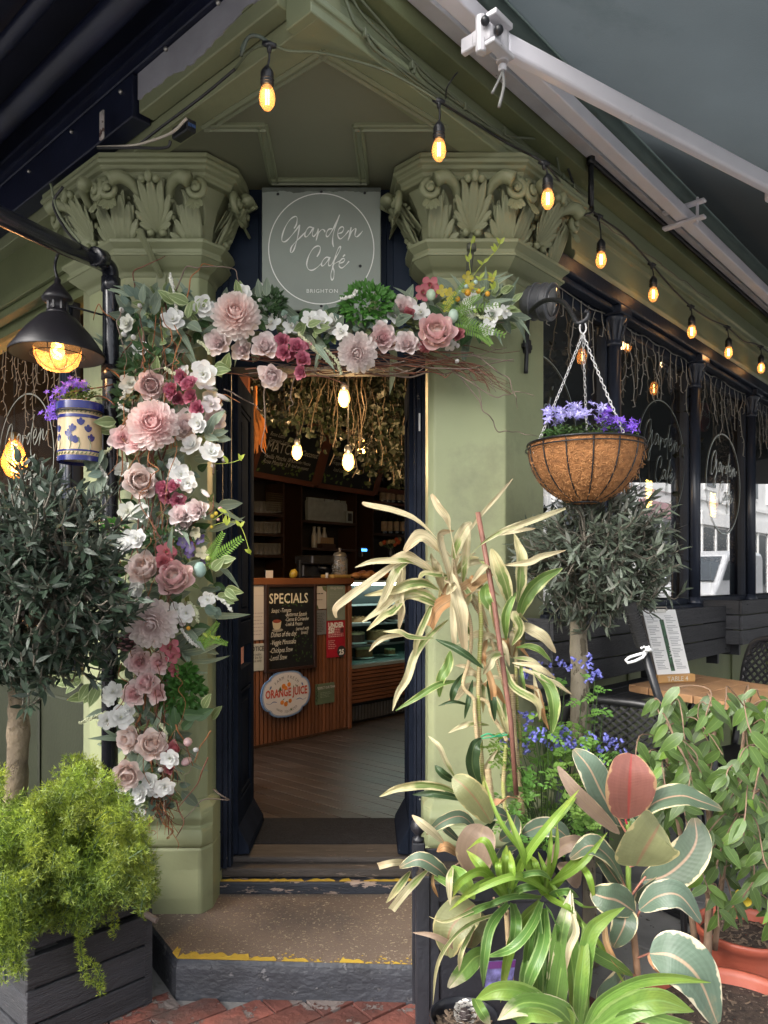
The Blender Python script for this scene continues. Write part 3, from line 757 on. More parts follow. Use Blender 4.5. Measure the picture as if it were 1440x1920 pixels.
for i, t in enumerate(tc):
    lab = ['navy column nearest the pier, beside the hanging basket', 'navy column between the second and third shop windows',
           'navy column at the right edge of the photo', 'navy column beyond the right edge, nearer one', 'navy column beyond the right edge, middle one', 'navy column furthest down the street'][i]
    c = thing('column', lab, 'column', R(t, -1.78, 1.385), 'navy columns of the right shop front')
    o = R(t, -1.78, 0)
    m = Me(); m.lathe([(.034,1.385),(.034,2.80)], o, 20); build(m, 'shaft', M_navyc, c, smooth=True)
    m = Me(); m.lathe([(.046,1.385),(.046,1.40),(.038,1.41),(.035,1.43)], o, 20); build(m, 'base', M_navyc, c, smooth=True)
    m = Me(); m.lathe([(.034,2.785),(.042,2.79),(.042,2.80),(.036,2.81),(.037,2.85),(.046,2.90),(.064,2.925),(.064,2.94)], o, 20)
    build(m, 'capital', M_navyc, c, smooth=True)
    m = Me()
    for k in range(10):
        a = 2*math.pi*k/10; u = V((math.cos(a), math.sin(a), 0))
        lobe(m, o+u*.036+V((0,0,2.815)), o+u*.058+V((0,0,2.915)), .011, u)
    build(m, 'capital_leaves', M_navyc, c, smooth=True)
    m = Me(); m.hexa(R, t-.07, t+.07, -1.85, -1.71, 2.94, 2.985); build(m, 'abacus', M_navyc, c, bevel=.006)
bays = [(3.03, tc[0]), (tc[0], tc[1]), (tc[1], tc[2]), (tc[2], tc[3]), (tc[3], tc[4]), (tc[4], 12.0)]
blab = ['tall shop window next to the green pier, behind the hanging basket', 'shop window between the first two navy columns reflecting a white house',
        'shop window with an oval café logo and dried flowers behind', 'shop window at the right edge of the photo', 'shop window beyond the right edge', 'shop window furthest down the street']
for i, (a, b) in enumerate(bays):
    w = thing('shop_window', blab[i], 'window', R((a+b)/2, dG, 1.385), 'shop windows of the right front')
    m = Me(); m.av([R(a+.02, dG, 1.385), R(b-.0, dG, 1.385), R(b-.0, dG, 2.985), R(a+.02, dG, 2.985)], [(0,1,2,3)]); build(m, 'pane', M_glass, w)
    for (x0, x1, z0, z1) in ((a+.0, a+.035, 1.385, 2.985), (b-.035, b, 1.385, 2.985), (a+.035, b-.035, 1.385, 1.425), (a+.035, b-.035, 2.90, 2.985)):
        m = Me(); m.hexa(R, x0, x1, dG-.05, dG+.03, z0, z1); build(m, 'frame', M_navy, w, bevel=.006)
    lx = [(1002, 808), (1240, 862), (1356, 908)]
    if i < 3:
        p = RP(lx[i][0], lx[i][1], dG); 
        if i == 0: p = RP(1010, 808, dG)
        logo(w, p+NR*.004, DR, .36, .0042 if i == 2 else .0028, mat('white_window_lettering', (.6,.66,.64), .6, .05) if i == 2 else mat('faint_white_lettering', (.22,.26,.25), .6, .05), town=False)

# icicle lights along the right windows
M_wirew = mat('white_light_wire', (.26,.25,.22), .6, .1)
ic = thing('icicle_lights', 'strings of unlit white icicle lights hanging inside the right windows', 'fairy lights', R(4.5, -1.79, 2.95))
m = Me()
def icicle(m, top, ln, r=.0028, sx=1):
    p = V(top); pts = [p.copy()]; z = 0; s = random.choice((-1, 1))
    while z < ln:
        st_ = rnd(.03, .055); p = p+DR*(s*rnd(.004,.022))*sx+NR*rnd(.008)+V((0,0,-st_)); z += st_; pts.append(p.copy()); s = -s if random.random() < .7 else s
        if random.random() < .75:
            m.tube([p, p+DR*(-s*rnd(.02,.04)*sx)+V((0,0,-rnd(.0,.02)))], .0022, 4)
    m.tube(catmull(pts, 3), r, 4)
for a, b in bays[:4]:
    n = int((b-a)/.085); 
    for k in range(n):
        t = a+.06+k*.085+rnd(.02); 
        if t > b-.05: continue
        icicle(m, R(t, -1.80, 2.945), random.choice((.12,.2,.3,.42,.28)))
    m.tube(catmull([R(lerp(a+.04, b-.04, q/8), -1.80, 2.945+rnd(.012)) for q in range(9)], 3), .003, 4)
build(m, 'wires', M_wirew, ic, kind='stuff')

# ================================================================ LEFT SHOP FRONT
tl0 = tL(V((-1.347, 3.41, 0)))
M_olive_shade = mat('shade_darkened_olive', (.028,.032,.018), .5, .15, 4, bump=.2)  # olive darkened so the paint itself carries the tree and planter shade
wlf = thing('shop_wall', 'dark olive panelled wall with shade put into its paint under the left shop window', 'wall', L(4, -1.75, 0))
m = Me(); m.hexa(L, tl0, 9, -1.85, -1.74, 0, 1.05); build(m, 'wall', M_olive_shade, wlf)
m = Me(); m.hexa(L, tl0, 9, -1.85, -1.68, 1.05, 1.09); build(m, 'window_sill', M_olive, wlf, bevel=.008)
for k in range(6):
    m = Me(); m.hexa(L, tl0+.1+k*.62, tl0+.62+k*.62, -1.74, -1.722, .2, .95); build(m, 'panel', M_olive_shade, wlf, bevel=.008)
m = Me(); m.hexa(L, tl0-.05, tl0+.10, -1.80, -1.66, 0, 2.98); build(m, 'post', M_sage, wlf, bevel=.01)
m = Me(); m.hexa(L, tl0-.3, 9, -1.85, -1.73, 2.93, 3.9); build(m, 'lintel', M_olive, wlf)
dl = -1.76
wL_ = thing('shop_window', 'dark left shop window with white café lettering and warm lamp light inside', 'window', L(4, dl, 1.09))
m = Me(); m.av([L(tl0+.1, dl, 1.09), L(6.5, dl, 1.09), L(6.5, dl, 2.94), L(tl0+.1, dl, 2.94)], [(0,1,2,3)]); build(m, 'pane', glass('left_window_glass', (.93,.95,.94), 1.04), wL_)
tq = tL(LP(122, 900, -1.72))
for off in (-.03, 0, .03):
    m = Me(); m.tube([L(tq+off, -1.725, 1.09), L(tq+off, -1.725, 2.94)], .018, 10); build(m, 'mullion', M_navyc, wL_, smooth=True)
m = Me(); m.hexa(L, tq-.05, tq+.05, -1.775, -1.735, 1.09, 2.94); build(m, 'mullion', M_navyc, wL_)
logo(wL_, LP(48, 862, dl)+NL*.004, DL*-1, .36, .0042, mat('faint_window_lettering', (.30,.31,.27), .6, .1), town=False)
icl = thing('icicle_lights', 'unlit icicle light wires hanging behind the black pendant lamp', 'fairy lights', LP(60, 660, -1.73))
m = Me()
DRs, NRs = DR, NR
DR, NR = DL, NL
for k in range(22): icicle(m, LP(5+k*7.5+rnd(3), 655+rnd(6), -1.74), random.choice((.15,.25,.38,.5)), .0024)
DR, NR = DRs, NRs
build(m, 'wires', mat('dim_light_wire', (.22,.17,.12), .6, .1), icl, kind='stuff')

# ================================================================ INTERIOR SHELL
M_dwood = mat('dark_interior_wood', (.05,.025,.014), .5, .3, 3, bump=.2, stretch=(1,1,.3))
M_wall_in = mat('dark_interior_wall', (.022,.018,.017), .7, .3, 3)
shell = thing('interior_wall', None, None, (0, 6, 0)); shell['kind'] = 'structure'
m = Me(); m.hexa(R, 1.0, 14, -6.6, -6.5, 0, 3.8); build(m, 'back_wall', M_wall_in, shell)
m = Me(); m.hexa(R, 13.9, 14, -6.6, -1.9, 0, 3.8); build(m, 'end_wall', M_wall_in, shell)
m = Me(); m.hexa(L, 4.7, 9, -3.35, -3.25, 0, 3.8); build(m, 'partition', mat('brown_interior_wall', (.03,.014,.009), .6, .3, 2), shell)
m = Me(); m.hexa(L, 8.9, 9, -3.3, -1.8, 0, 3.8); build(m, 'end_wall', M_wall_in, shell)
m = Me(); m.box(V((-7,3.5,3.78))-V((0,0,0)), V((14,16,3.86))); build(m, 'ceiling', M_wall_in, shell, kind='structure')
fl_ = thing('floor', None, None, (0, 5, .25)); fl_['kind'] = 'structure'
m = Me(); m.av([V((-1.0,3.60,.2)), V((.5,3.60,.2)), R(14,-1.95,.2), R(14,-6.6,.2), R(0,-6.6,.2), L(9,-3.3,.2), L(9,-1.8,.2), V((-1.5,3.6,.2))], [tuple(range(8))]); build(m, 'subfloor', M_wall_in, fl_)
M_plank = mat('worn_dark_floorboard', (.034,.025,.021), .34, .4, 4, bump=.5, bs=30, rand=.3, stretch=(.5,5,3,.73), chip=(.16,.17,.16), ct=.66, cs=5)
for k in range(44):
    d1 = -2.35-k*.105
    m = Me(); m.hexa(L, max(2.0, (3.63+.745*d1)/.667), 5.4+k*.04, d1-.102, d1, .21, .248+rnd(.0012)); build(m, 'floorboard', M_plank, fl_, bevel=.002)

# ================================================================ COUNTER
c0 = G(467, 1404, .25); dC = c0.dot(NR); tC0 = tR(c0)-.9; tC1 = tR(G(652, 1365, .25))
def CP(px, py, off=0.0): return RP(px, py, dC+off)
M_slat = mat('oiled_wood_slat', (.17,.068,.034), .5, .2, 4, bump=.25, bs=60, rand=.22, stretch=(1,1,.15))
ct = thing('counter', 'wooden café counter with a front of vertical slats', 'counter', R(tC0+.8, dC-.3, .25))
m = Me(); m.hexa(R, tC0, tC1-.0, dC-.6, dC-.02, .25, 1.50); build(m, 'carcass', M_dwood, ct)
m = Me(); m.hexa(R, tC0-.02, tC1+.03, dC-.62, dC+.045, 1.50, 1.555); build(m, 'worktop', mat('counter_top_wood', (.13,.05,.022), .4, .2, 3, bump=.2, stretch=(1,1,.3)), ct, bevel=.006)
n = int((tC1-tC0)/.0405)
sm_ = Me(); sm_.hexa(R, -.0135, .0135, -.02, .02, .27, 1.49); smd = sm_.mesh('slat', V((0,0,0)), False, [M_slat])
for k in range(n):
    place('slat', smd, ct, R(tC0+.02+k*(tC1-tC0-.04)/(n-1), dC, 0))
m = Me(); m.hexa(R, tC1-.02, tC1+.02, dC-.6, dC+.025, .25, 1.50); build(m, 'corner_post', M_slat, ct, bevel=.003)
m = Me(); m.hexa(R, tC0, tC1, dC-.01, dC+.02, .25, .27); build(m, 'skirting', M_dwood, ct)
# display case
dK = dC-.10
dc = thing('display_case', 'chilled glass display case of cakes right of the counter', 'display case', R(tC1+.8, dK-.3, .25))
t1 = tC1+.04; t2 = tC1+1.9
m = Me(); m.hexa(R, t1, t2, dK-.6, dK-.03, .25, .74); build(m, 'plinth', M_black, dc)
for k in range(9):
    m = Me(); z = .435+k*.035; m.hexa(R, t1, t2, dK-.03, dK, z, z+.026); build(m, 'slat', M_slat, dc)
m = Me()
for k in range(40): m.hexa(R, t1+.05+k*.042, t1+.075+k*.042, dK-.028, dK-.02, .27, .40)
build(m, 'vent_grille', mat('grille_grey', (.07,.07,.075), .5), dc, kind='stuff')
M_case = mat('pale_case_metal', (.40,.46,.45), .3, .05, metal=.3)
M_led = mat('cool_led', (.8,.9,.85), .5, emis=(.8,1,.92), es=12)
m = Me(); m.hexa(R, t1, t2, dK-.6, dK+.005, .745, .775); build(m, 'deck', M_case, dc)
for z, dd_ in ((.93,.0),(1.12,.05),(1.30,.12)):
    m = Me(); m.hexa(R, t1+.02, t2, dK-.5, dK-.04-dd_, z, z+.010); build(m, 'shelf', glass('shelf_glass', (.75,.85,.82), 1.5) if z == .93 else bpy.data.materials['shelf_glass'], dc)
    m = Me(); m.hexa(R, t1+.02, t2, dK-.04-dd_, dK-.03-dd_, z-.004, z+.014); build(m, 'shelf_edge', M_case, dc)
m = Me(); m.av([R(t1, dK, .775), R(t2, dK, .775), R(t2, dK-.02, 1.50), R(t1, dK-.02, 1.50)], [(0,1,2,3)]); build(m, 'front_glass', M_glass2, dc)
m = Me(); m.hexa(R, t1, t2, dK-.55, dK+.01, 1.515, 1.535); build(m, 'top', M_case, dc, bevel=.003)
m = Me(); m.hexa(R, t1+.02, t2, dK-.06, dK-.03, 1.490, 1.513); build(m, 'light_strip', M_led, dc)
m = Me(); m.hexa(R, t1+.02, t2, dK-.56, dK-.54, .775, 1.51); build(m, 'back_panel', mat('case_back', (.025,.04,.04), .3), dc)
# cakes
M_cream = mat('cake_cream', (.62,.56,.32), .6, .2, 30, bump=.5, bs=60); M_sponge = mat('cake_sponge', (.30,.17,.07), .7, .2, 30, bump=.5)
M_choc = mat('chocolate', (.05,.025,.015), .5, .2, 20); M_plate = mat('white_plate', (.6,.62,.6), .2, .02)
def cake(px, py, r, h, kind, lab, cut=1.0, dz=.30):
    p = CP(px, py, -.10-dz)
    zt = min([.785,.94,1.13,1.31], key=lambda z: abs(z-p.z)); p.z = zt
    t = thing('cake', lab, 'cake', p)
    m = Me(); m.lathe([(r*1.25,.0),(r*1.3,.006),(r*.9,.008)], p, 24); build(m, 'plate', M_plate, t, smooth=True)
    mats = {'cream': (M_sponge, M_cream), 'choc': (M_choc, M_cream), 'pie': (M_sponge, M_sponge)}[kind]
    n = 24; a1 = 2*math.pi*cut
    base = [p+V((math.cos(a1*i/n)*r, math.sin(a1*i/n)*r, .01)) for i in range(n+1)]+([p+V((0,0,.01))] if cut < 1 else [])
    m = Me(); m.extr(base, V((0,0,h*.7))); build(m, 'sponge', mats[0], t)
    m = Me(); m.extr([b+V((0,0,h*.7)) for b in base], V((0,0,h*.2)))
    for i in range(14):
        a = a1*(i+.5)/14; m.ball(p+V((math.cos(a)*r*.8, math.sin(a)*r*.8, h*.95)), r*.14, n=8, m=5)
    for i in range(10): m.ball(p+V((math.cos(a1*random.random())*r*.4, rnd(r*.4), h*.93)), r*.12, n=6, m=4)
    build(m, 'icing', mats[1], t, smooth=False)
cake(682, 1237, .085, .10, 'cream', 'white frosted cake on the lowest deck of the display case', .6)
cake(728, 1222, .07, .06, 'cream', 'small crumbly cream slice lying right of the frosted cake', .35)
cake(664, 1200, .10, .10, 'choc', 'chocolate cake with yellow topping on the lower shelf, left end', 1)
cake(706, 1198, .10, .10, 'pie', 'golden tart standing on the lower shelf of the case', 1)
cake(665, 1158, .12, .05, 'pie', 'flat golden pie on the middle shelf of the case', 1)
cake(745, 1160, .10, .07, 'choc', 'dark cake at the right of the middle shelf', 1)

# ---- notices on the counter front
DRn = DR; UZ = V((0,0,1))
def sheet(name, lab, cat, x0, y0, x1, y1, mt, th=.004, off=.028, group=None):
    a, b = CP(x0, y0, off), CP(x1, y0, off); z1 = CP((x0+x1)/2, y0, off).z; z0 = CP((x0+x1)/2, y1, off).z
    ta, tb = tR(a), tR(b)
    t = thing(name, lab, cat, R((ta+tb)/2, dC+off, z0), group)
    m = Me(); m.hexa(R, ta, tb, dC+.021, dC+off, z0, z1); build(m, 'sheet' if th < .01 else 'board', mt, t, bevel=.001)
    return t, ta, tb, z0, z1, dC+off+.001
def lines(t, ta, tb, z0, z1, d, mt, n, h=.35, seed=1, name='print'):
    rr = random.Random(seed); m = Me()
    for i in range(n):
        z = z1-(i+.5)*(z1-z0)/n; x = ta; hh = (z1-z0)/n*h/2; end = tb-(tb-ta)*rr.random()*.35
        while x < end:
            w = rr.uniform(.008, .028); m.hexa(R, x, min(x+w, end), d, d+.0006, z-hh, z+hh); x += w+.006
    build(m, name, mt, t, kind='stuff')
M_paper = mat('paper', (.50,.49,.50), .7, .05); M_ink = mat('black_ink', (.03,.03,.035), .7, .1); M_chalk = mat('chalk', (.60,.60,.56), .9, .15, 60)
# specials board
t, ta, tb, z0, z1, d = sheet('specials_board', 'black SPECIALS chalkboard with a soup cup drawing on the counter front', 'chalkboard', 500, 1098, 590, 1254, M_black, .02, .045)
m = Me()
for (a_, b_, c_, e_) in ((ta-.015, ta+.012, z0-.012, z1+.01), (tb-.012, tb+.015, z0-.012, z1+.01), (ta+.012, tb-.012, z1-.012, z1+.01), (ta+.012, tb-.012, z0-.012, z0+.012)):
    m = Me(); m.hexa(R, a_, b_, d-.02, d+.012, c_, e_); build(m, 'frame', mat('dark_frame_wood', (.03,.014,.012), .4), t, bevel=.002)
def tx(t, s, x, z, size, d, mt, name='lettering', **k):
    m = Me(); txt(m, s, R(x, d, z), DRn, UZ, size, **k); return build(m, name, mt, t)
def X(px): return tR(CP(px, 1100, .045))
def Z(px, py): return CP(px, py, .045).z
m = Me()
txt(m, 'SPECIALS', R(X(504), d+.001, Z(530,1131)), DRn, UZ, .078, sx=.86, sp=1.05, bold=.012)
build(m, 'lettering', mat('cream_chalk', (.62,.60,.50), .9, .15, 60), t)
m = Me()
for s, px, py, sz in (('Soups: -Tomato', 508, 1149, .034), ('-Butternut Squash', 534, 1156, .034), ('-Carrot & Coriander', 534, 1165, .032), ('-Leek & Potato', 534, 1174, .032), ('(served with', 554, 1182, .030), ('bread)', 564, 1189, .030),
                      ('Dishes of the day:', 507, 1195, .040), ('-Veggie Moussaka', 506, 1210, .040), ('-Chickpea Stew', 505, 1225, .040), ('-Lentil Stew', 504, 1239, .040)):
    txt(m, s, R(X(px), d+.001, Z(px, py)), DRn, UZ, sz, sx=.64, shear=.35)
build(m, 'lettering', M_chalk, t)
a = CP(519, 1172, .047); m = Me(); m.lathe([(.022,0),(.04,.02),(.046,.05),(.046,.052)], R(tR(a), d-.03, a.z-.03), 16)
m = Me(); prf = [(-.045,.03),(.045,.03),(.036,-.02),(.018,-.035),(-.018,-.035),(-.036,-.02)]
m.extr([R(tR(a)+x, d+.0006, a.z+z) for x, z in prf], NR*.0015); build(m, 'painted_cup', mat('cup_cream_paint', (.45,.42,.32), .7), t)
m = Me(); m.extr([R(tR(a)+math.cos(q/12*2*math.pi)*.042, d+.0025, a.z+.03+math.sin(q/12*2*math.pi)*.014) for q in range(12)], NR*.001); build(m, 'painted_soup', mat('soup_red_paint', (.22,.05,.03), .7), t)
m = Me(); m.extr([R(tR(a)+math.cos(q/12*2*math.pi)*.055+.008, d+.0004, a.z-.04+math.sin(q/12*2*math.pi)*.014) for q in range(12)], NR*.0005); build(m, 'painted_saucer', mat('saucer_paint', (.25,.24,.22), .7), t)
m = Me()
for k in range(70):
    px, py = (548+rnd(18), 1118+abs(rnd(18))) if k < 34 else (565+rnd(16)+(k-34)*.25, 1240-abs(rnd(50)))
    c = R(X(min(px, 583)), d+.0015, Z(px, min(py, 1240))); a_ = rnd(3.1); u = (DRn*math.cos(a_)+UZ*math.sin(a_)); v = (DRn*-math.sin(a_)+UZ*math.cos(a_))
    s = rnd(.006, .011); m.av([c-u*s, c+v*s*.45, c+u*s, c-v*s*.45], [(0,1,2,3)])
build(m, 'painted_leaves', mat('leaf_green_paint', (.07,.14,.04), .7, .4, 30), t, kind='stuff')
# papers
t, ta, tb, z0, z1, d = sheet('poster', 'white poster with a large looped letter left of the specials board', 'poster', 466, 1097, 503, 1200, M_paper)
m = Me(); stroke(m, [CP(x, y, .031) for x, y in ((466,1132),(478,1135),(484,1145),(480,1158),(468,1162))], .008, NR); stroke(m, [CP(x, y, .031) for x, y in ((484,1135),(485,1150),(480,1160))], .004, NR)
m.extr([CP(485+math.cos(q)*2.5, 1129+math.sin(q)*2.5, .031) for q in [i*.785 for i in range(8)]], NR*.001)
build(m, 'lettering', mat('dark_green_ink', (.02,.035,.03), .7), t); lines(t, ta+.06, tb-.01, z0+.34, z1-.08, d, mat('grey_ink', (.22,.2,.24), .7), 14, .3, 3); lines(t, ta+.02, tb-.02, z0+.03, z0+.22, d, mat('grey_ink', (.22,.2,.24), .7), 7, .16, 4, 'sketch')
t, ta, tb, z0, z1, d = sheet('notice', 'pale NOTICE sheet below the white poster on the counter', 'notice', 466, 1207, 497, 1258, mat('pale_notice', (.40,.43,.42), .6))
m = Me(); txt(m, 'E NOTICE', R(tb-.012, d, CP(485,1220,.03).z), DRn, UZ, .034, sx=.85, align='RIGHT', bold=.02)
for s, y in (('are not public.', 1229), ('They are for', 1235), ('our use only.', 1241)): txt(m, s, R(tb-.03, d, CP(485,y,.03).z), DRn, UZ, .022, sx=.8, align='RIGHT')
build(m, 'lettering', M_ink, t)
t, ta, tb, z0, z1, d = sheet('notice', 'white menu slip with green leaf corners right of the specials board', 'notice', 589, 1099, 612, 1142, M_paper)
lines(t, ta+.015, tb-.015, z1-.075, z1-.05, d, M_ink, 1, .3, 5); lines(t, ta+.015, tb-.015, z0+.07, z0+.085, d, M_ink, 1, .3, 6)
m = Me(); m.extr([R(tb-.002, d, z1-.002), R(tb-.05, d, z1-.002), R(tb-.04, d, z1-.03), R(tb-.002, d, z1-.05)], NR*.0005); m.extr([R(ta+.002, d, z0+.002), R(ta+.05, d, z0+.002), R(ta+.04, d, z0+.03), R(ta+.002, d, z0+.05)], NR*.0005)
build(m, 'leaf_print', mat('leaf_print', (.10,.13,.07), .7), t)
t, ta, tb, z0, z1, d = sheet('notice', 'blue grey typed notice under the white menu slip', 'notice', 588, 1144, 612, 1190, mat('blue_grey_paper', (.16,.18,.21), .7))
lines(t, ta+.02, tb-.02, z0+.02, z1-.02, d, M_ink, 12, .3, 7)
t, ta, tb, z0, z1, d = sheet('notice', 'tall grey green notice above the red UNDER 25 poster', 'notice', 613.5, 1097, 647, 1163, mat('grey_green_paper', (.20,.25,.22), .7))
txtm = Me(); txt(txtm, 'Allergy Notice', R((ta+tb)/2, d, z1-.035), DRn, UZ, .022, sx=.8, shear=.3, align='CENTER'); build(txtm, 'lettering', M_paper, t)
lines(t, ta+.03, tb-.03, z0+.08, z1-.06, d, mat('faded_print', (.30,.34,.31), .7), 12, .25, 8)
t, ta, tb, z0, z1, d = sheet('poster', 'red UNDER 25? age check poster on the counter', 'poster', 613, 1164, 647, 1232, mat('red_poster', (.36,.012,.03), .5))
m = Me(); txt(m, 'UNDER', R(ta+.014, d, CP(630,1176,.03).z), DRn, UZ, .040, sx=.93, bold=.05); txt(m, '25?', R(ta+.014, d, CP(630,1186,.03).z), DRn, UZ, .040, sx=.95, bold=.05)
build(m, 'lettering', M_white, t)
lines(t, ta+.014, tb-.014, z0+.17, z0+.27, d, mat('pink_print', (.62,.4,.42), .7), 7, .5, 9); lines(t, ta+.014, ta+.11, z0+.07, z0+.15, d, mat('pink_print', (.62,.4,.42), .7), 5, .35, 10)
m = Me(); m.extr([R(tb-.045+math.cos(q*.39)*.05, d+.0005, z0+.045+math.sin(q*.39)*.05) for q in range(16)], NR*.001); build(m, 'badge', M_ink, t)
m = Me(); txt(m, '25', R(tb-.075, d+.003, z0+.02), DRn, UZ, .042, sx=.95, bold=.05); build(m, 'lettering', M_white, t)
m = Me(); m.hexa(R, tb-.06, tb-.02, d, d+.001, CP(630,1187,.03).z, CP(630,1178,.03).z); build(m, 'picture', mat('dark_picture', (.12,.03,.04), .7, .6, 60), t)
t, ta, tb, z0, z1, d = sheet('notice', 'small green card reading RESPECT OUR TEAM on the slats', 'notice', 592, 1281, 627, 1319, mat('sage_card', (.105,.15,.095), .6))
m = Me(); txt(m, 'RESPECT OUR TEAM', R((ta+tb)/2+.01, d, z1-.045), DRn, UZ, .020, sx=.78, align='CENTER', bold=.02); build(m, 'lettering', M_paper, t)
lines(t, ta+.05, tb-.03, z0+.05, z1-.07, d, mat('pale_print', (.3,.36,.28), .7), 4, .3, 11)
m = Me()
for k in range(12):
    c = R(ta+.012+rnd(.008), d+.001, lerp(z0+.03, z1-.01, k/11)); a_ = rnd(3); u = DRn*math.cos(a_)+UZ*math.sin(a_); v = DRn*-math.sin(a_)+UZ*math.cos(a_); m.av([c-u*.014, c+v*.006, c+u*.014, c-v*.006], [(0,1,2,3)])
build(m, 'leaf_print', mat('dark_leaf_print', (.03,.06,.03), .7), t)
# orange juice sign
cx, cy = 535.5, 1300.5
oc = CP(cx, cy, .045); d = dC+.045
oj = thing('sign', 'scalloped white and blue ORANGE JUICE sign hanging on the counter slats', 'sign', oc)
def plaque(s):
    pts = []
    for i in range(96):
        a = 2*math.pi*i/96; c_, s2 = math.cos(a), math.sin(a)
        r = 1.0
        x = .245*c_; z = .178*s2
        k = 1+.05*abs(math.cos(2*a))**2+.09*abs(math.sin(2*a))**2*abs(math.sin(4*a+.0))**.7-.02
        pts.append(R(tR(oc)+x*k*s, d, oc.z+z*k*s))
    return pts
for i, (s, nm, mt, dz) in enumerate(((1.0,'rim',mat('blue_enamel',(.12,.22,.42),.4,.1),0), (.945,'rim_line',mat('white_enamel',(.62,.60,.62),.4,.05),.012), (.93,'rim_line',mat('navy_line',(.06,.12,.30),.4),.0128), (.915,'face',mat('white_enamel'),.0136))):
    m = Me(); m.extr([p+NR*(0 if i == 0 else dz-.001) for p in plaque(s)], NR*(.012 if i == 0 else .0011)); build(m, nm, mt, oj)
d += .0148
def OX(px): return tR(CP(px, cy, .06))
def OZ(py): return CP(cx, py, .06).z
m = Me(); txt(m, 'ORANGE JUICE', R(oc.dot(DR), d, OZ(1305)), DRn, UZ, .062, sx=.70, align='CENTER', bold=.03, sp=1.02); build(m, 'lettering', mat('orange_red_ink', (.45,.06,.035), .5), oj)
def arct(s, r, z0, a0, a1, size, flip=False):
    m = Me(); n = len(s)
    for i, ch in enumerate(s):
        if ch == ' ': continue
        a = lerp(a0, a1, i/(n-1)); q = R(tR(oc)+math.sin(a)*r*1.15, d, oc.z+z0+math.cos(a)*r)
        tng = DRn*math.cos(a)-UZ*math.sin(a); up = DRn*math.sin(a)+UZ*math.cos(a)
        if flip: tng, up = -tng, -up
        txt(m, ch, q, tng, up, size, sx=.85, align='CENTER')
    build(m, 'lettering', mat('dark_grey_ink', (.05,.055,.065), .6), oj)
arct('FARM FRESH', .128, -.006, -.80, .80, .024); arct('HAND SQUEEZED', .146, .0, math.pi+.66, math.pi-.66, .018, True)
M_or = mat('orange_print', (.62,.20,.03), .5, .3, 30); M_lfp = mat('print_leaf', (.05,.11,.03), .6)
for (px, py, r) in ((532,1286,.020),(542,1284,.018),(536,1290,.017),(529,1316,.018),(544,1315,.017),(536,1320,.019)):
    m = Me(); q = R(OX(px), d, OZ(py)); m.extr([q+DRn*math.cos(i*.449)*r+UZ*math.sin(i*.449)*r for i in range(14)], NR*.001); build(m, 'printed_orange', M_or, oj)
m = Me()
for k in range(16):
    px, py = random.choice(((525,1290),(540,1276),(552,1288),(530,1312),(545,1330),(538,1315),(524,1293),(555,1290))); px += rnd(3); py += rnd(2)
    q = R(OX(px), d+.0014, OZ(py)); a_ = rnd(3); u = DRn*math.cos(a_)+UZ*math.sin(a_); v = DRn*-math.sin(a_)+UZ*math.cos(a_); m.av([q-u*.013, q+v*.005, q+u*.013, q-v*.005], [(0,1,2,3)])
build(m, 'printed_leaves', M_lfp, oj, kind='stuff')
m = Me()
for sx in (-1, 1):
    stroke(m, [R(tR(oc)+sx*(.10+.035*i), d, oc.z-.055+.008*math.sin(i*2.2)) for i in range(4)], .003, NR)
    stroke(m, [R(tR(oc)+sx*(.155+.008*i), d, oc.z+.075-.012*i) for i in range(3)], .006, NR)
build(m, 'flourish', mat('navy_line'), oj)

# ================================================================ BACK BAR
def BW(px, py, d): return RP(px, py, d)
bm = thing('back_bar', 'dark wooden back bar shelving behind the counter', 'shelving', RP(600, 1085, -6.2))
dS = -6.15
def shelf(px0, px1, py, d=dS, th=.03, dep=.30, mt=M_dwood):
    a, b = RP(px0, py, d), RP(px1, py, d); m = Me(); m.hexa(R, tR(a), tR(b), d-dep, d, (a.z+b.z)/2-th, (a.z+b.z)/2); build(m, 'shelf', mt, bm); return (a.z+b.z)/2, tR(a), tR(b)
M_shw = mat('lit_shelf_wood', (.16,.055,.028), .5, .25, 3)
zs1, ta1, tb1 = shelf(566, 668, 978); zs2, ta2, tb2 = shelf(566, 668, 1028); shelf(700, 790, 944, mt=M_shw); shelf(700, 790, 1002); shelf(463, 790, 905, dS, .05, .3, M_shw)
for px in (463, 532, 566, 668, 700):
    a = RP(px, 1085, dS); m = Me(); m.hexa(R, tR(a)-.012, tR(a)+.012, dS-.3, dS, .3, RP(px, 905, dS).z); build(m, 'upright', M_dwood, bm)
for py in (962, 1000, 1040): shelf(466, 530, py)
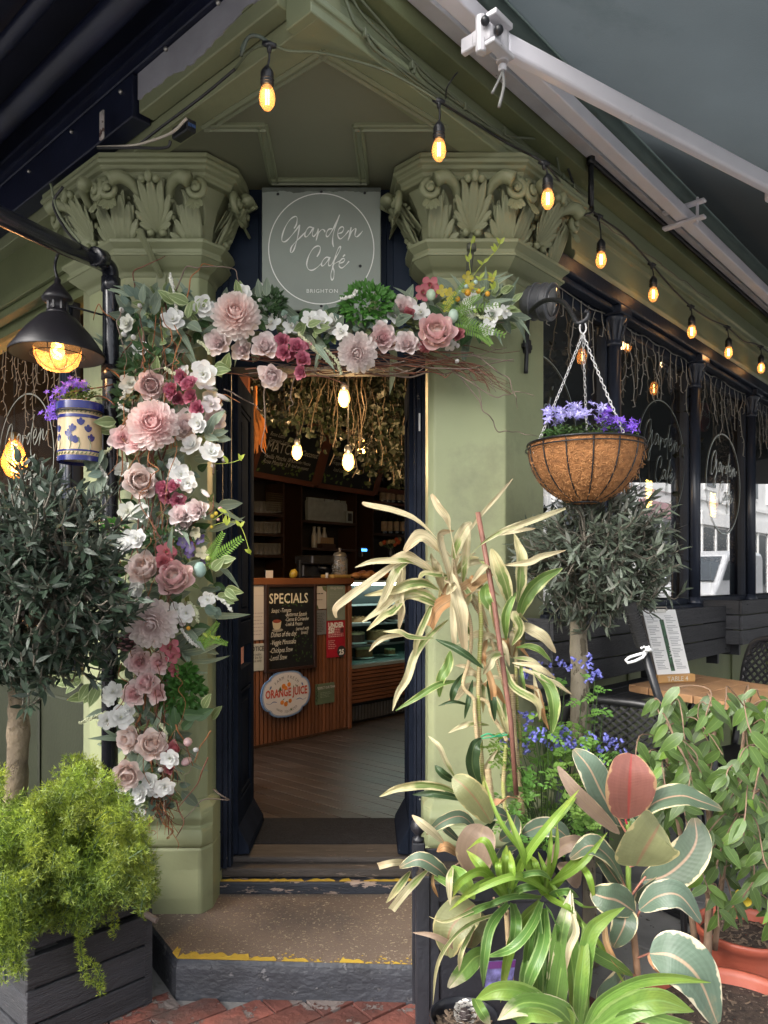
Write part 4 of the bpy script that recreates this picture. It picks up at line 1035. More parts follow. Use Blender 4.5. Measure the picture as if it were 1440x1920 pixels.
# wire rack in front of glasses
m = Me()
for i in range(14):
    a = RP(500+i*2.2, 1000, dS+.02); 
    m.hexa(R, tR(a)-.001, tR(a)+.001, dS+.018, dS+.021, RP(510,958,dS).z, RP(510,925,dS).z)
for i in range(9):
    z = lerp(RP(510,958,dS).z, RP(510,925,dS).z, i/8); m.hexa(R, tR(RP(500,1000,dS)), tR(RP(529,1000,dS)), dS+.018, dS+.021, z-.001, z+.001)
build(m, 'wire_grid', mat('brass_wire', (.25,.2,.12), .4, metal=.6), bm, kind='stuff')
M_gls = mat('drinking_glass', (.30,.31,.32), .1, .1, 5, spec=.9, alpha=.45)
gm = Me(); gm.lathe([(.030,0),(.036,.12),(.034,.12),(.028,.01)], n=12, cap=False); gmd = gm.mesh('glass', V((0,0,0)), True, [M_gls])
k = 0
for py in (962, 1000, 1040):
    for i in range(7):
        px = 472+i*8.5; a = RP(px, py, dS-.06)
        o = link('glass', gmd, None, a); WL[o.name] = a
        tag(o, '%s glass from the left on the %s shelf of the wire rack' % (['first','second','third','fourth','fifth','sixth','last'][i], {962:'top',1000:'middle',1040:'bottom'}[py]), 'glass', 'glasses on the back bar shelves', None); k += 1
# paper bags
M_bag = mat('white_paper_bag', (.36,.40,.39), .7, .15, 20, bump=.4)
bgm = Me(); bgm.rings([[V((x*w, y*w*.5, z)) for x, y in ((-.05,-.05),(.05,-.05),(.05,.05),(-.05,.05))] for z, w in ((0,.9),(.12,1),(.22,1.0),(.235,.75),(.26,.8))])
bgd = bgm.mesh('paper_bag', V((0,0,0)), False, [M_bag])
for i, (px, lean) in enumerate(((581,0),(591,-.05),(601,.08),(612,0),(623,.35),(634,.42),(643,.1))):
    a = RP(px, 978, dS-.08); a.z = zs1
    o = link('paper_bag', bgd, None, a); o.rotation_euler = (0, -lean*.3, math.radians(47)); WL[o.name] = a
    tag(o, ['upright white bag at the left end of the shelf of bags', 'second white bag from the left on the shelf', 'third white bag from the left on the shelf', 'middle white bag of the row on the shelf', 'white bag leaning right in the shelf row', 'white bag leaning most in the shelf row', 'white bag beside the small framed card'][i], 'bag', 'white bags on the back shelf')
a = RP(655, 972, dS-.02); m = Me(); m.obox(V((a.x,a.y,zs1+.07)), DR*.05, NR*.008, UZ*.07); fo = thing('picture_frame', 'small white framed card standing right of the paper bags', 'frame', a)
build(m, 'frame', M_bag, fo); m = Me(); m.obox(V((a.x,a.y,zs1+.07))+NR*.009, DR*.03, NR*.002, UZ*.045); build(m, 'picture', M_ink, fo)
# milk bottles and box of stirrers
btm = Me(); btm.lathe([(.032,0),(.034,.01),(.034,.13),(.018,.19),(.016,.22),(.019,.225),(.019,.24),(0.002,.24)], n=14); btd = btm.mesh('milk_bottle', V((0,0,0)), True, [mat('milk_plastic', (.50,.50,.47), .4)])
for i, px in enumerate((589, 598, 608)):
    a = RP(px, 1028, dS-.08); a.z = zs2; o = link('milk_bottle', btd, None, a); WL[o.name] = a
    tag(o, ['left of the three white milk bottles', 'middle one of the three white milk bottles', 'right of the three white milk bottles, beside the stirrers'][i], 'bottle', 'white milk bottles on the back shelf')
a = RP(613, 1024, dS-.02); m = Me(); m.hexa(R, tR(a)-.10, tR(a)+.11, dS-.1, dS+.01, zs2, zs2+.05); sx_ = thing('stirrer_box', 'box of upright wooden stirrers before the milk bottles', 'box', a); build(m, 'box', M_dwood, sx_)
for i in range(9):
    m = Me(); t_ = tR(a)-.09+i*.023; m.hexa(R, t_, t_+.012, dS-.03, dS-.02, zs2+.02, zs2+.12); build(m, 'stirrer', mat('pale_wood', (.45,.30,.16), .6), sx_)
# wine bottles with cream labels
wb = Me(); wb.lathe([(.034,0),(.036,.01),(.036,.19),(.014,.25),(.013,.30),(.015,.305),(.015,.32),(.002,.32)], n=14); wbd = wb.mesh('bottle', V((0,0,0)), True, [mat('dark_bottle', (.012,.018,.012), .12, spec=.9)])
lb = Me(); lb.lathe([(.0368,.04),(.0368,.16)], n=14, cap=False); lbd = lb.mesh('label', V((0,0,0)), True, [mat('cream_label', (.50,.38,.26), .7, .2, 30)])
names = ['first', 'second', 'third', 'fourth', 'fifth', 'sixth']
for row, py, pxs in (('upper', 944, (717,727,736,748,757,768)), ('lower', 1002, (720,731,743,755,766))):
    for i, px in enumerate(pxs):
        a = RP(px, py, dS-.08); o = link('wine_bottle', wbd, None, a); WL[o.name] = a
        tag(o, f'{names[i]} cream labelled bottle from the left on the {row} wine shelf', 'bottle', 'wine bottles on the back bar'); place('label', lbd, o, a, None, 1)
# jar, pastries, till, small things on the counter top
def on(px, back=.25):
    a = CP(px, 1082, -back); a.z = 1.555; return a
a = on(637, .18); j = thing('biscuit_jar', 'large glass biscuit jar with a knobbed lid on the counter', 'jar', a)
m = Me(); m.lathe([(.06,0),(.072,.02),(.072,.16),(.06,.19)], a, 18, cap=False); build(m, 'glass', M_gls, j, smooth=True)
m = Me(); m.lathe([(.062,.19),(.066,.20),(.05,.225),(.012,.235),(.012,.245),(.018,.255),(.012,.27),(.002,.272)], a, 18); build(m, 'lid', mat('jar_lid', (.22,.2,.17), .35, metal=.5), j, smooth=True)
for k in range(14):
    m = Me(); m.lathe([(.001,-.008),(.026,-.006),(.026,.006),(.001,.008)], a+V((rnd(.035), rnd(.035), .02+k*.010)), 10, ax=(V((rnd(.5),rnd(.5),1)))); build(m, 'biscuit', mat('biscuit', (.28,.15,.06), .8, .3, 20), j)
M_past = mat('glazed_pastry', (.32,.14,.045), .45, .35, 12, bump=.4)
for i, (px, bk) in enumerate(((664,.12),(674,.16),(686,.12),(697,.18),(708,.12),(720,.16),(690,.26),(676,.28))):
    a = on(px, bk); a.z = 1.545 if px > 652 else 1.555
    m = Me(); pts = [a+DR*(.05*math.cos(q))+NR*(.03*math.sin(q))+V((0,0,.035+.02*(i > 5))) for q in [j*.35-.2 for j in range(10)]]
    m.tube(pts, [.010,.024,.032,.024,.010], 9)
    o = build(m, 'croissant', M_past, loc=a, smooth=True, label=['croissant at the left end of the row on the case top', 'second croissant of the row on the case top', 'third croissant of the front row', 'croissant in the middle of the case top', 'fifth croissant along the case top', 'croissant nearest the door frame', 'croissant lying behind the front row, right', 'croissant lying behind the front row, left'][i], cat='pastry', group='croissants on the display case')
a = on(662, .10); m = Me(); m.obox(V((a.x, a.y, 1.541)), DR*.35, NR*.18, UZ*.004)
def ctop(nm, lab, cat, px, w, h, dep, mt, back=.2, z=0):
    a = on(px, back); m = Me(); m.obox(a+V((0,0,h/2+z)), DR*w/2, NR*dep/2, UZ*h/2); return build(m, nm, mt, loc=a, label=lab, cat=cat, bevel=.006)
ctop('pastry_tray', 'dark tray of loose pastries beside the jar', 'tray', 630, .22, .03, .16, mat('tray_yellow', (.28,.18,.05), .6, .3, 20), .05)
ctop('till_screen', 'dark till screen standing on the counter', 'till', 572, .16, .16, .04, M_black, .35)
ctop('card_reader', 'small dark card reader with a glowing blue screen', 'card reader', 683, .12, .10, .06, M_black, .40, .2)
a = on(683, .37); m = Me(); m.obox(a+V((0,0,.27)), DR*.035, NR*.002, UZ*.012); sc2 = bpy.data.objects['card_reader']; build(m, 'screen', mat('blue_screen', (.05,.15,.6), .4, emis=(.05,.25,1), es=2.5), sc2)
a = on(613, .02); m = Me(); m.lathe([(.012,0),(.012,.045)], a, 10); build(m, 'paper_roll', M_paper, loc=a, label='curl of white receipt paper at the counter edge', cat='receipt', smooth=True)
a = on(548, .12); m = Me(); m.lathe([(.02,0),(.035,.03),(.03,.06),(.01,.075),(.002,.08)], a, 12, ax=V((.3,0,1))); build(m, 'yellow_teapot', mat('mustard_glaze', (.35,.24,.03), .3), loc=a, label='small mustard yellow pot on the dim counter', cat='pot', smooth=True)
a = on(505, .06); m = Me(); m.obox(a+V((0,0,.03)), DR*.035, NR*.003, UZ*.03); build(m, 'price_card', M_paper, loc=a, label='little white price card on the left of the counter', cat='card')
a = on(600, .3); cm = thing('coffee_machine', 'dark steel coffee machine at the back of the counter', 'coffee machine', a)
m = Me(); m.obox(a+V((0,0,.16)), DR*.2, NR*.12, UZ*.04); build(m, 'top', mat('dark_steel', (.10,.10,.11), .25, metal=.8), cm, bevel=.01)
m = Me(); m.obox(a+V((0,0,.06))-NR*.06, DR*.19, NR*.05, UZ*.06); build(m, 'body', mat('dark_steel'), cm, bevel=.01)
m = Me(); m.obox(a+V((0,0,.01)), DR*.19, NR*.12, UZ*.01); build(m, 'drip_tray', M_black, cm)
for sx in (-.08, .08):
    m = Me(); m.tube([a+DR*sx+NR*.07+V((0,0,.12)), a+DR*sx+NR*.07+V((0,0,.09)), a+DR*sx+NR*.17+V((0,0,.085))], .012, 8); build(m, 'group_handle', M_black, cm, smooth=True)
fb = thing('flower_vase', 'dark vase of small orange flowers below the lower wine shelf', 'vase', RP(733, 1030, dC-.7))
a = WL[fb.name]; m = Me(); m.lathe([(.03,-.12),(.045,-.06),(.03,0),(.035,.01)], a, 12); build(m, 'vase', M_black, fb, smooth=True)
for k in range(9):
    c = a+V((rnd(.11), rnd(.06), rnd(.04,.11))); m = Me(); m.ball(c, .024, n=8, m=5, jit=.2); build(m, 'bloom', mat('orange_bloom', (.40,.07,.02), .7) if k % 2 else mat('cream_bloom', (.30,.22,.10), .7), fb); m = Me(); m.tube([a, c], .003, 4); build(m, 'stem', mat('stem_green', (.05,.09,.03), .6), fb)

# ---- menu boards leaning above the back bar
dM = -5.95
def menub(corners, lab, items, nleaf):
    q = [RP(x, y, dM) for x, y in corners]     # bl, br, tr, tl
    for i in (2, 3): q[i] = q[i]+NR*.10
    t = thing('menu_board', lab, 'chalkboard', (q[0]+q[1])/2)
    ux = (q[1]-q[0]).normalized(); uz = (q[3]-q[0]).normalized(); nn = ux.cross(uz)
    m = Me(); m.extr(q, nn*-.02); build(m, 'board', mat('chalkboard', (.012,.014,.014), .6, .3, 10), t)
    for a_, b_, w in ((q[0],q[1],.028),(q[1],q[2],.04),(q[2],q[3],.02),(q[3],q[0],.028)):
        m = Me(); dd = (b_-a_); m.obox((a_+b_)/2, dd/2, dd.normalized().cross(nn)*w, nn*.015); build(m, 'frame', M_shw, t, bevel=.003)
    m = Me()
    for s, x, y, sz, sh in items: txt(m, s, RP(x, y, dM)+nn*.006+NR*.06, ux, uz, sz, sx=.75, shear=sh)
    if items: build(m, 'lettering', mat('cream_chalk'), t)
    m = Me()
    for k in range(nleaf):
        f = random.random(); c = q[0].lerp(q[1], f)+uz*rnd(.05,.15)+nn*.004; a_ = rnd(3); s = rnd(.015,.028)
        u = ux*math.cos(a_)+uz*math.sin(a_); v = ux*-math.sin(a_)+uz*math.cos(a_); m.av([c-u*s, c+v*s*.6-u*s*.3, c+u*s, c-v*s*.6-u*s*.3], [(0,1,2,3)])
    build(m, 'painted_leaves', mat('lime_leaf_paint', (.13,.20,.05), .7, .4, 20), t, kind='stuff')
menub([(472,888),(588,909),(606,808),(494,775)], 'chalk menu board headed MATCHA above the bar', [('SIGNATURE', 500, 796, .075, 0), ('Garden Spice', 500, 806, .042, .3), ('Rose Latte', 498, 817, .042, .3), ('Turmeric Latte', 494, 828, .042, .3), ('MATCHA', 490, 845, .105, 0), ('Vanilla Matcha  3.9', 486, 858, .046, .3), ('Rose Matcha  3.9', 484, 868, .046, .3), ('& Coconut', 548, 853, .06, .3), ('3.9  Lavender Matcha', 530, 866, .034, .3), ('Iced on request', 538, 877, .034, .3)], 26)
menub([(596,910),(702,926),(716,826),(612,808)], 'second chalk menu board half hidden by hanging vines', [('COOL', 648, 830, .075, 0), ('Coffee', 616, 861, .045, .3), ('Frappe', 615, 871, .045, .3), ('Iced Latte 3.9', 616, 884, .045, .3)], 24)

# dried wheat ornament and inner door post
p_ = thing('door_lining', 'red brown wooden lining inside the doorway left side', 'door lining', P(478, 1000, 5.2))
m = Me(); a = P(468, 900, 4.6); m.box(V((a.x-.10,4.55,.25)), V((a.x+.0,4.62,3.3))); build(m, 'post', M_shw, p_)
a = P(479, 765, 4.5); w_ = thing('dried_wheat', 'bunch of orange dried wheat hanging beside the menu board', 'ornament', a)
m = Me()
for k in range(50):
    e = a+V((rnd(.07), rnd(.03), -rnd(.08,.28))); m.ribbon([a, (a+e)/2+rvec(.01), e], .012, V((0,-1,0)), seg=1)
build(m, 'heads', mat('dried_wheat', (.36,.12,.02), .8, .3, 30), w_, kind='stuff')
m = Me(); m.tube([a+V((0,0,.13)), a], .012, 6); build(m, 'handle', mat('dried_wheat'), w_)

# ---- bulbs hanging inside, each with its lamp light
M_fil = mat('filament_glow', (1,.6,.2), emis=(1,.46,.11), es=11)
M_amber = mat('amber_bulb_glass', (.9,.6,.25), .1, .05, emis=(1,.34,.09), es=.33, alpha=.35)
M_ambh = mat('bright_amber_bulb_glass', (.9,.6,.25), .1, .05, emis=(1,.50,.15), es=.7, alpha=.35)
def lamp_light(p, e, r=.03, col=(1,.62,.28)):
    ld = bpy.data.lights.new('bulb_light', 'POINT'); ld.energy = e; ld.color = col; ld.shadow_soft_size = r; ld.specular_factor = .3
    o = bpy.data.objects.new('bulb_light', ld); COL.objects.link(o); o.location = V(p)*K; return o
BP = []
for i, (px, py, Y, lab) in enumerate(((645,747,4.4,'glowing bulb highest among the indoor vines'), (557,848,5.1,'glowing tapered bulb hanging before the MATCHA board'), (653,866,4.4,'glowing tapered bulb hanging lowest, centre of the doorway'), (679,838,5.4,'glowing bulb half hidden by vines right of centre'))):
    a = P(px, py, Y); BP.append(a); t = thing('pendant_bulb', lab, 'light bulb', a, 'bulbs hanging indoors')
    m = Me(); m.lathe([(.002,-.055),(.02,-.045),(.034,-.02),(.036,0),(.028,.04),(.020,.05)], a, 14); build(m, 'bulb', M_ambh, t, smooth=True)
    m = Me(); m.tube([a+V((0,0,.03)), a+V((.006,0,-.03)), a+V((-.006,0,-.03)), a+V((0,0,.03))], .006, 6); build(m, 'filament', M_fil, t, smooth=True)
    m = Me(); m.lathe([(.021,.048),(.022,.09),(.012,.10)], a, 10); build(m, 'socket', M_black, t, smooth=True)
    m = Me(); m.tube([a+V((0,0,.1)), V((a.x,a.y,3.78))], .004, 5); build(m, 'cord', M_bcable, t)
    lamp_light(a+V((0,-.06,-.02)), 5.5)

# ---- vines hanging from the indoor ceiling
lf = Me(); lf.av([V((0,0,0)), V((-.4,.35,.06)), V((0,.4,-.03)), V((.4,.35,.06)), V((0,1,.0))], [(0,2,1),(0,3,2),(1,2,4),(2,3,4)])
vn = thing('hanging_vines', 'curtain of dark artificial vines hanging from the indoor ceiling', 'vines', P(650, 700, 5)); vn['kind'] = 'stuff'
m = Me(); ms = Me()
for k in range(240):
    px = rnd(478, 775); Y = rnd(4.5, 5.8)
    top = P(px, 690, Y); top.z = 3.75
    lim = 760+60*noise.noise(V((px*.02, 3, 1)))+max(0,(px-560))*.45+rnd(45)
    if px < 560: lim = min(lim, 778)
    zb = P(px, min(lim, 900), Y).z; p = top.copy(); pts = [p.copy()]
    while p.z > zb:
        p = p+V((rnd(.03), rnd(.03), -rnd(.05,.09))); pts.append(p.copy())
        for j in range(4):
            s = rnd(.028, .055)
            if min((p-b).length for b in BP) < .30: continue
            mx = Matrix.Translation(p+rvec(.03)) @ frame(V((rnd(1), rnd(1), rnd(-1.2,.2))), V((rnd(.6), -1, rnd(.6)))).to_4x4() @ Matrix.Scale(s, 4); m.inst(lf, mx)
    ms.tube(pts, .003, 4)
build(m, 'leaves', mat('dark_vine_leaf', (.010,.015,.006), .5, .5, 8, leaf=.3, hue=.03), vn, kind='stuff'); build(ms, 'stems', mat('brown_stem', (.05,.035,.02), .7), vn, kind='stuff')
# left window interior: boards and big amber bulb
bb = thing('wall_board', 'dark board lettered COFFEE SELECTION inside the left window', 'sign', L(5.4, -2.5, 2.2))
m = Me(); m.hexa(L, 4.8, 7.5, -3.24, -3.20, 1.9, 3.0); build(m, 'board', mat('red_black_board', (.035,.012,.01), .5, .3, 4), bb)
m = Me(); q = LP(18, 722, -3.19); txt(m, 'COFFEE SELECTION', V(LP(-60, 712, -3.15)), DL*-1, UZ, .15, sx=.9); 
build(m, 'lettering', mat('copper_lettering', (.20,.07,.02), .6), bb)
m = Me(); txt(m, 'Columbian', V(LP(35, 760, -3.15)), DL*-1, UZ, .06, sx=.8, shear=.3); txt(m, 'Black of the day', V(LP(132, 880, -3.15)), DL*-1, UZ, .07, sx=.6, shear=.3); build(m, 'lettering', mat('dim_chalk', (.25,.2,.16), .8), bb)
m = Me(); m.hexa(L, 4.85, 8, -3.24, -2.9, 1.55, 1.75); build(m, 'ledge', mat('orange_wood', (.28,.09,.02), .5, .3, 4), bb)
for i, (px, py, d) in enumerate(((27, 862, -2.0), (-60, 850, -2.0))):
    a = LP(px, py, d); t = thing('spiral_bulb', ['large glowing spiral filament bulb in the left window', 'glowing spiral bulb just past the left edge'][i], 'light bulb', a)
    m = Me(); m.lathe([(.003,-.13),(.05,-.10),(.078,-.04),(.078,.0),(.05,.09),(.03,.12)], a, 18); build(m, 'bulb', mat('thin_amber_glass', (.9,.5,.15), .05, emis=(1,.35,.06), es=.06, alpha=.15), t, smooth=True)
    m = Me(); m.tube([a+V((math.cos(q*.9)*.014*(1+.3*math.sin(q*.12)), math.sin(q*.9)*.014, -.10+q*.0028)) for q in range(76)], .0042, 5); build(m, 'filament', mat('orange_filament', (1,.5,.1), emis=(1,.42,.08), es=8), t, smooth=True)
    m = Me(); m.lathe([(.03,.115),(.032,.17),(.01,.18)], a, 12); build(m, 'socket', mat('brass', (.25,.15,.05), .35, metal=.8), t, smooth=True)
    m = Me(); m.tube([a+V((0,0,.17)), V((a.x,a.y,3.3))], .004, 5); build(m, 'cord', M_bcable, t)
    lamp_light(a+V((0,0,.0)), 4.5, .05, (1,.5,.2))
# things behind the right windows
for i, (px, py, d) in enumerate(((1091,668,-2.5),(1226,728,-2.6),(1135,735,-3.6),(1217,925,-2.1),(1337,945,-2.1))):
    a = RP(px, py, d); t = thing('window_bulb', ['glowing bulb seen through the chains of the hanging basket', 'glowing bulb under the icicle lights of the second window', 'dim amber bulb behind the first navy column', 'spiral bulb glowing above the right olive tree', 'spiral bulb glowing in the third window before dried flowers'][i], 'light bulb', a, 'bulbs behind the right windows')
    sp = i > 2; s = 1.0
    m = Me(); m.lathe([(.002,-.06*s),(.028,-.045*s),(.036,-.01*s),(.026,.04*s),(.016,.055*s)], a, 14); build(m, 'bulb', M_amber if not sp else bpy.data.materials['thin_amber_glass'], t, smooth=True)
    if sp: m = Me(); m.tube([a+V((math.cos(q*.9)*.016, math.sin(q*.9)*.016, -.10+q*.0032)) for q in range(60)], .006, 5); build(m, 'filament', mat('yellow_filament', (1,.7,.2), emis=(1,.65,.12), es=4), t, smooth=True)
    else: m = Me(); m.tube([a+V((0,0,.03)), a+V((0,0,-.035))], .006, 6); build(m, 'filament', M_fil, t, smooth=True)
    m = Me(); m.tube([a+V((0,0,.05)), V((a.x,a.y,3.7))], .004, 5); build(m, 'cord', M_bcable, t)
a = RP(1320, 782, -2.05); t = thing('hanging_sign', 'round red and white sign hanging in the third window', 'sign', a)
m = Me(); m.lathe([(.11,-.012),(.11,.012)], a, 28, ax=NR); build(m, 'disc', mat('red_enamel', (.30,.02,.03), .3), t)
m = Me(); stroke(m, [a+DR*(.085*math.cos(q))+UZ*(.085*math.sin(q))+NR*.014 for q in (-1.4,-.9,-.4,.1,.6,1.1)], .012, NR); txt(m, 'Open', a-DR*.06+NR*.014, DR, UZ, .045, shear=.3); build(m, 'lettering', M_white, t)
a = RP(1355, 1040, -2.05); t = thing('dried_flowers', 'tall cone of pale dried flowers behind the third shop window', 'dried flowers', a)
m = Me()
for k in range(1500):
    h = random.random()**1.3; r = .17*(1-h)**.8+.02; an = rnd(math.pi); p = a+V((math.cos(an)*r*random.random()**.5, math.sin(an)*r*.6, -.05+h*1.05)); s = rnd(.006,.013)
    m.av([p+rvec(s), p+rvec(s), p+rvec(s)], [(0,1,2)])
build(m, 'flowers', mat('pale_dried_flower', (.50,.42,.36), .8, .4, 8), t, kind='stuff')
m = Me()
for k in range(40): m.tube([a+V((rnd(.02),rnd(.02),-.25)), a+V((rnd(.12), rnd(.08), rnd(0,.5)))], .002, 3)
build(m, 'stems', mat('brown_stem'), t, kind='stuff')
for px0, t_ in ((1030,'first'),(1290,'second')):
    a = RP(px0+8, 760, -2.1); g_ = thing('trailing_plant', f'dark climbing greenery behind the {t_} shop window', 'plant', a); g_['kind'] = 'stuff'
    m = Me()
    for k in range(320):
        p = RP(px0+rnd(26), rnd(640,1050), -2.1-rnd(.3)); s = rnd(.03,.06); m.inst(lf, Matrix.Translation(p) @ frame(rvec(), V((rnd(.4),-1,rnd(.4)))).to_4x4() @ Matrix.Scale(s, 4))
    build(m, 'leaves', mat('dark_vine_leaf'), g_, kind='stuff')
# lower glass panel with logo in the third window, menu cards on the sill of the second
a, b = RP(1332, 1055, -1.90), RP(1420, 1055, -1.90)
gp = thing('etched_screen', 'low pale etched glass panel with café logo in the third window', 'glass panel', (a+b)/2)
m = Me(); m.hexa(R, tR(a), tR(b), -1.905, -1.895, 1.39, a.z); build(m, 'pane', mat('etched_glass', (.30,.36,.33), .4, .1, 3, alpha=.65), gp)
logo(gp, RP(1362, 1103, -1.89), DR, .13, .0018, M_ink, town=False)
for px, w, c, lab in ((1266, .10, M_paper, 'white menu card standing inside the second window'), (1256, .05, mat('purple_card', (.12,.04,.25), .6), 'small purple card standing inside the second window')):
    a = RP(px, 1120, -1.93); m = Me(); m.obox(V((a.x,a.y,1.40+w*1.3)), DR*w*.5, NR*.004, UZ*w*1.3); build(m, 'menu_card', c, loc=a, label=lab, cat='card')

# ================================================================ THE STREET OPPOSITE (seen in the glass)
M_stucco = mat('white_stucco', (.84,.84,.83), .7, .08, 2, bump=.2); M_roof = mat('slate_roof', (.10,.09,.085), .8, .3, 6, bump=.5)
M_wing = mat('window_dark_glass', (.05,.06,.07), .08, .1, spec=.9); M_pinkf = mat('pink_shop_fascia', (.50,.30,.31), .5); M_shade = mat('roller_blind', (.45,.48,.48), .7)
road = Me(); road.hexa(R, -30, 70, 1.6, 6.6, -.02, -.008); build(road, 'road', mat('asphalt', (.10,.10,.10), .85, .2, 8, bump=.5), kind='structure')
def house(fn, t0, w, d, h, lab, pink):
    t = thing('house', lab, 'house', fn(t0+w/2, d, 0))
    m = Me(); m.hexa(fn, t0, t0+w, d, d+7, 0, h); build(m, 'wall', M_stucco, t)
    m = Me(); m.extr([fn(t0, d-.2, h), fn(t0, d+7.2, h), fn(t0, d+3.5, h+2.2)], fn(w, 0, 0)-fn(0, 0, 0)); build(m, 'roof', M_roof, t)
    m = Me(); m.hexa(fn, t0, t0+w, d-.18, d, h-.35, h); build(m, 'cornice', M_stucco, t)
    m = Me(); m.hexa(fn, t0, t0+w, d-.12, d, 4.95, 5.1); build(m, 'string_course', M_stucco, t)
    m = Me(); m.hexa(fn, t0+.2, t0+w-.2, d-.15, d, 3.9, 4.5); build(m, 'shop_fascia', M_pinkf if pink else M_stucco, t)
    m = Me(); m.hexa(fn, t0+.4, t0+w-.4, d-.04, d, .5, 3.8); sw = build(m, 'shop_glass', M_wing, t)
    for k in range(4):
        m = Me(); x = t0+.4+k*(w-.8)/3; m.hexa(fn, x-.06, x+.06, d-.1, d-.04, .3, 3.9); build(m, 'shop_post', M_stucco, t)
    n = 2
    for k in range(n):
        for z0, z1 in ((5.6, 7.5),):
            x = t0+w*(k+.5)/n
            m = Me(); m.hexa(fn, x-.7, x+.7, d-.08, d, z0-.15, z1+.15); wf = build(m, 'window', M_stucco, t)
            m = Me(); m.hexa(fn, x-.55, x+.55, d-.10, d-.08, z0, z1); build(m, 'pane', M_wing, wf)
            m = Me(); m.hexa(fn, x-.55, x+.55, d-.11, d-.101, lerp(z0, z1, .45), z1); build(m, 'blind', M_shade, wf)
            m = Me(); m.hexa(fn, x-.55, x+.55, d-.13, d-.111, (z0+z1)/2-.04, (z0+z1)/2+.04); build(m, 'glazing_bar', M_stucco, wf)
hl = ['white terraced house with pink shop fascia, reflected in the second window', 'white terraced house reflected beside the pink shop', 'white terraced house third along the street opposite', 'white terraced house fourth along the street opposite', 'white terraced house fifth along the street opposite', 'white terraced house sixth along the street opposite']
for i, t0 in enumerate((26.6, 32.7, 20.2, 13.8, 38.9, 7.2)): house(R, t0, 6.0, 8, (8.6, 8.9, 7.9, 8.3, 8.6, 8.0)[i], hl[i], i == 0)
for i, t0 in enumerate((6, 12.3, 18.6, 24.9, 31.2)): house(L, t0, 6.0, 9, 8.4, ['nearest', 'second', 'third', 'fourth', 'furthest'][i]+' white house across the left street, outside the picture', False)
# van
vt = 27.5; vd = 5.6
van = thing('parked_van', 'light grey van parked across the street, seen reflected in the glass', 'van', R(vt, vd, 0))
prf = [(-2.6,.45),(-2.65,1.1),(-2.2,1.45),(-1.4,2.35),(-.9,2.5),(2.4,2.5),(2.6,2.3),(2.65,.45)]
M_van = mat('silver_van_paint', (.45,.46,.48), .3, .03, coat=.5)
m = Me(); m.extr([R(vt+x, vd-.95, z) for x, z in prf], NR*1.9); build(m, 'body', M_van, van, bevel=.12, bseg=3)
for sd in (-1, 1):
    m = Me(); m.extr([R(vt+x, vd+.955*sd-(.01 if sd < 0 else 0), z) for x, z in ((-1.9,1.5),(-1.3,2.15),(-.5,2.2),(-.5,1.5))], NR*.01); build(m, 'side_window', M_wing, van)
    m = Me(); m.hexa(R, vt-.3, vt-.05, vd+.96*sd-.01, vd+.96*sd+.01, 1.25, 1.32); build(m, 'door_handle', M_black, van)
    for x in (-1.75, 1.75):
        m = Me(); m.lathe([(.02,-.14),(.42,-.14),(.44,0),(.42,.14),(.02,.14)], R(vt+x, vd+.86*sd, .42), 24, ax=NR); w_ = build(m, 'wheel', M_black, van, smooth=False)
        m = Me(); m.lathe([(.02,-.15),(.25,-.15),(.25,.15),(.02,.15)], R(vt+x, vd+.86*sd, .42), 16, ax=NR); build(m, 'rim', M_van, w_)
m = Me(); m.extr([R(vt-2.24, vd-.8, 1.48), R(vt-1.47, vd-.8, 2.28), R(vt-1.50, vd-.8, 2.30), R(vt-2.30, vd-.8, 1.50)], NR*1.6); build(m, 'windscreen', M_wing, van)
# ================================================================ DRAINPIPE, LAMP, CERAMIC PLANTER
M_pipe = mat('black_plastic_pipe', (.014, .015, .022), .22, .1, 10, bump=.05, spec=.6)
pp = thing('drainpipe', 'glossy black drainpipe bending down beside the left pier', 'pipe', P(210, 1000, 3.05))
e0 = P(208, 500, 3.05)
pts = [P(-90, 358, 2.30), P(0, 405, 2.47), P(120, 462, 2.78), e0+V((-.045,-.03,.012)), e0+V((-.008,0,-.006)), e0+V((0,0,-.05)), P(208, 700, 3.05), P(206, 985, 3.05), V((P(206,985,3.05).x, 3.05, .3))]
m = Me(); m.tube(pts[:3]+catmull(pts[2:6], 6)[1:]+pts[6:], .0325, 16); build(m, 'pipe', M_pipe, pp, smooth=True)
for c, ax in ((e0+V((0,0,-.075)), V((0,0,1))), (P(206,985,3.05), V((0,0,1))), (P(185,484,2.97), (P(185,484,2.97)-P(0,405,2.47))), (P(208,700,3.05), V((0,0,1)))):
    m = Me(); m.lathe([(.033,-.03),(.038,-.028),(.038,.028),(.033,.03)], c, 18, ax=ax); build(m, 'collar', M_pipe, pp, smooth=True)
lc = P(108, 650, 2.9)
lm = thing('pendant_lamp', 'black enamel pendant lamp with glowing seeded glass globe, left', 'lamp', lc)
M_shadeb = mat('black_enamel', (.012,.011,.014), .4, .1, 10, spec=.4)
m = Me(); m.lathe([(.176,-.035),(.177,-.028),(.12,.055),(.07,.11),(.045,.125)], lc, 36, cap=False); m.lathe([(.172,-.035),(.115,.05),(.06,.105)], lc, 36, cap=False); build(m, 'lamp_shade', M_shadeb, lm, smooth=True)
m = Me(); m.lathe([(.045,.12),(.042,.135),(.034,.14),(.034,.17),(.055,.175),(.058,.185),(.05,.20),(.03,.225),(.012,.245),(.012,.26),(.004,.27)], lc, 24); build(m, 'cap', M_shadeb, lm, smooth=True)
for k in range(8):
    a = k*math.pi/4; m = Me(); m.obox(lc+V((math.cos(a)*.036, math.sin(a)*.036, .155)), V((.004,0,0)), V((0,.004,0)), V((0,0,.015))); build(m, 'vent_rib', M_shadeb, lm)
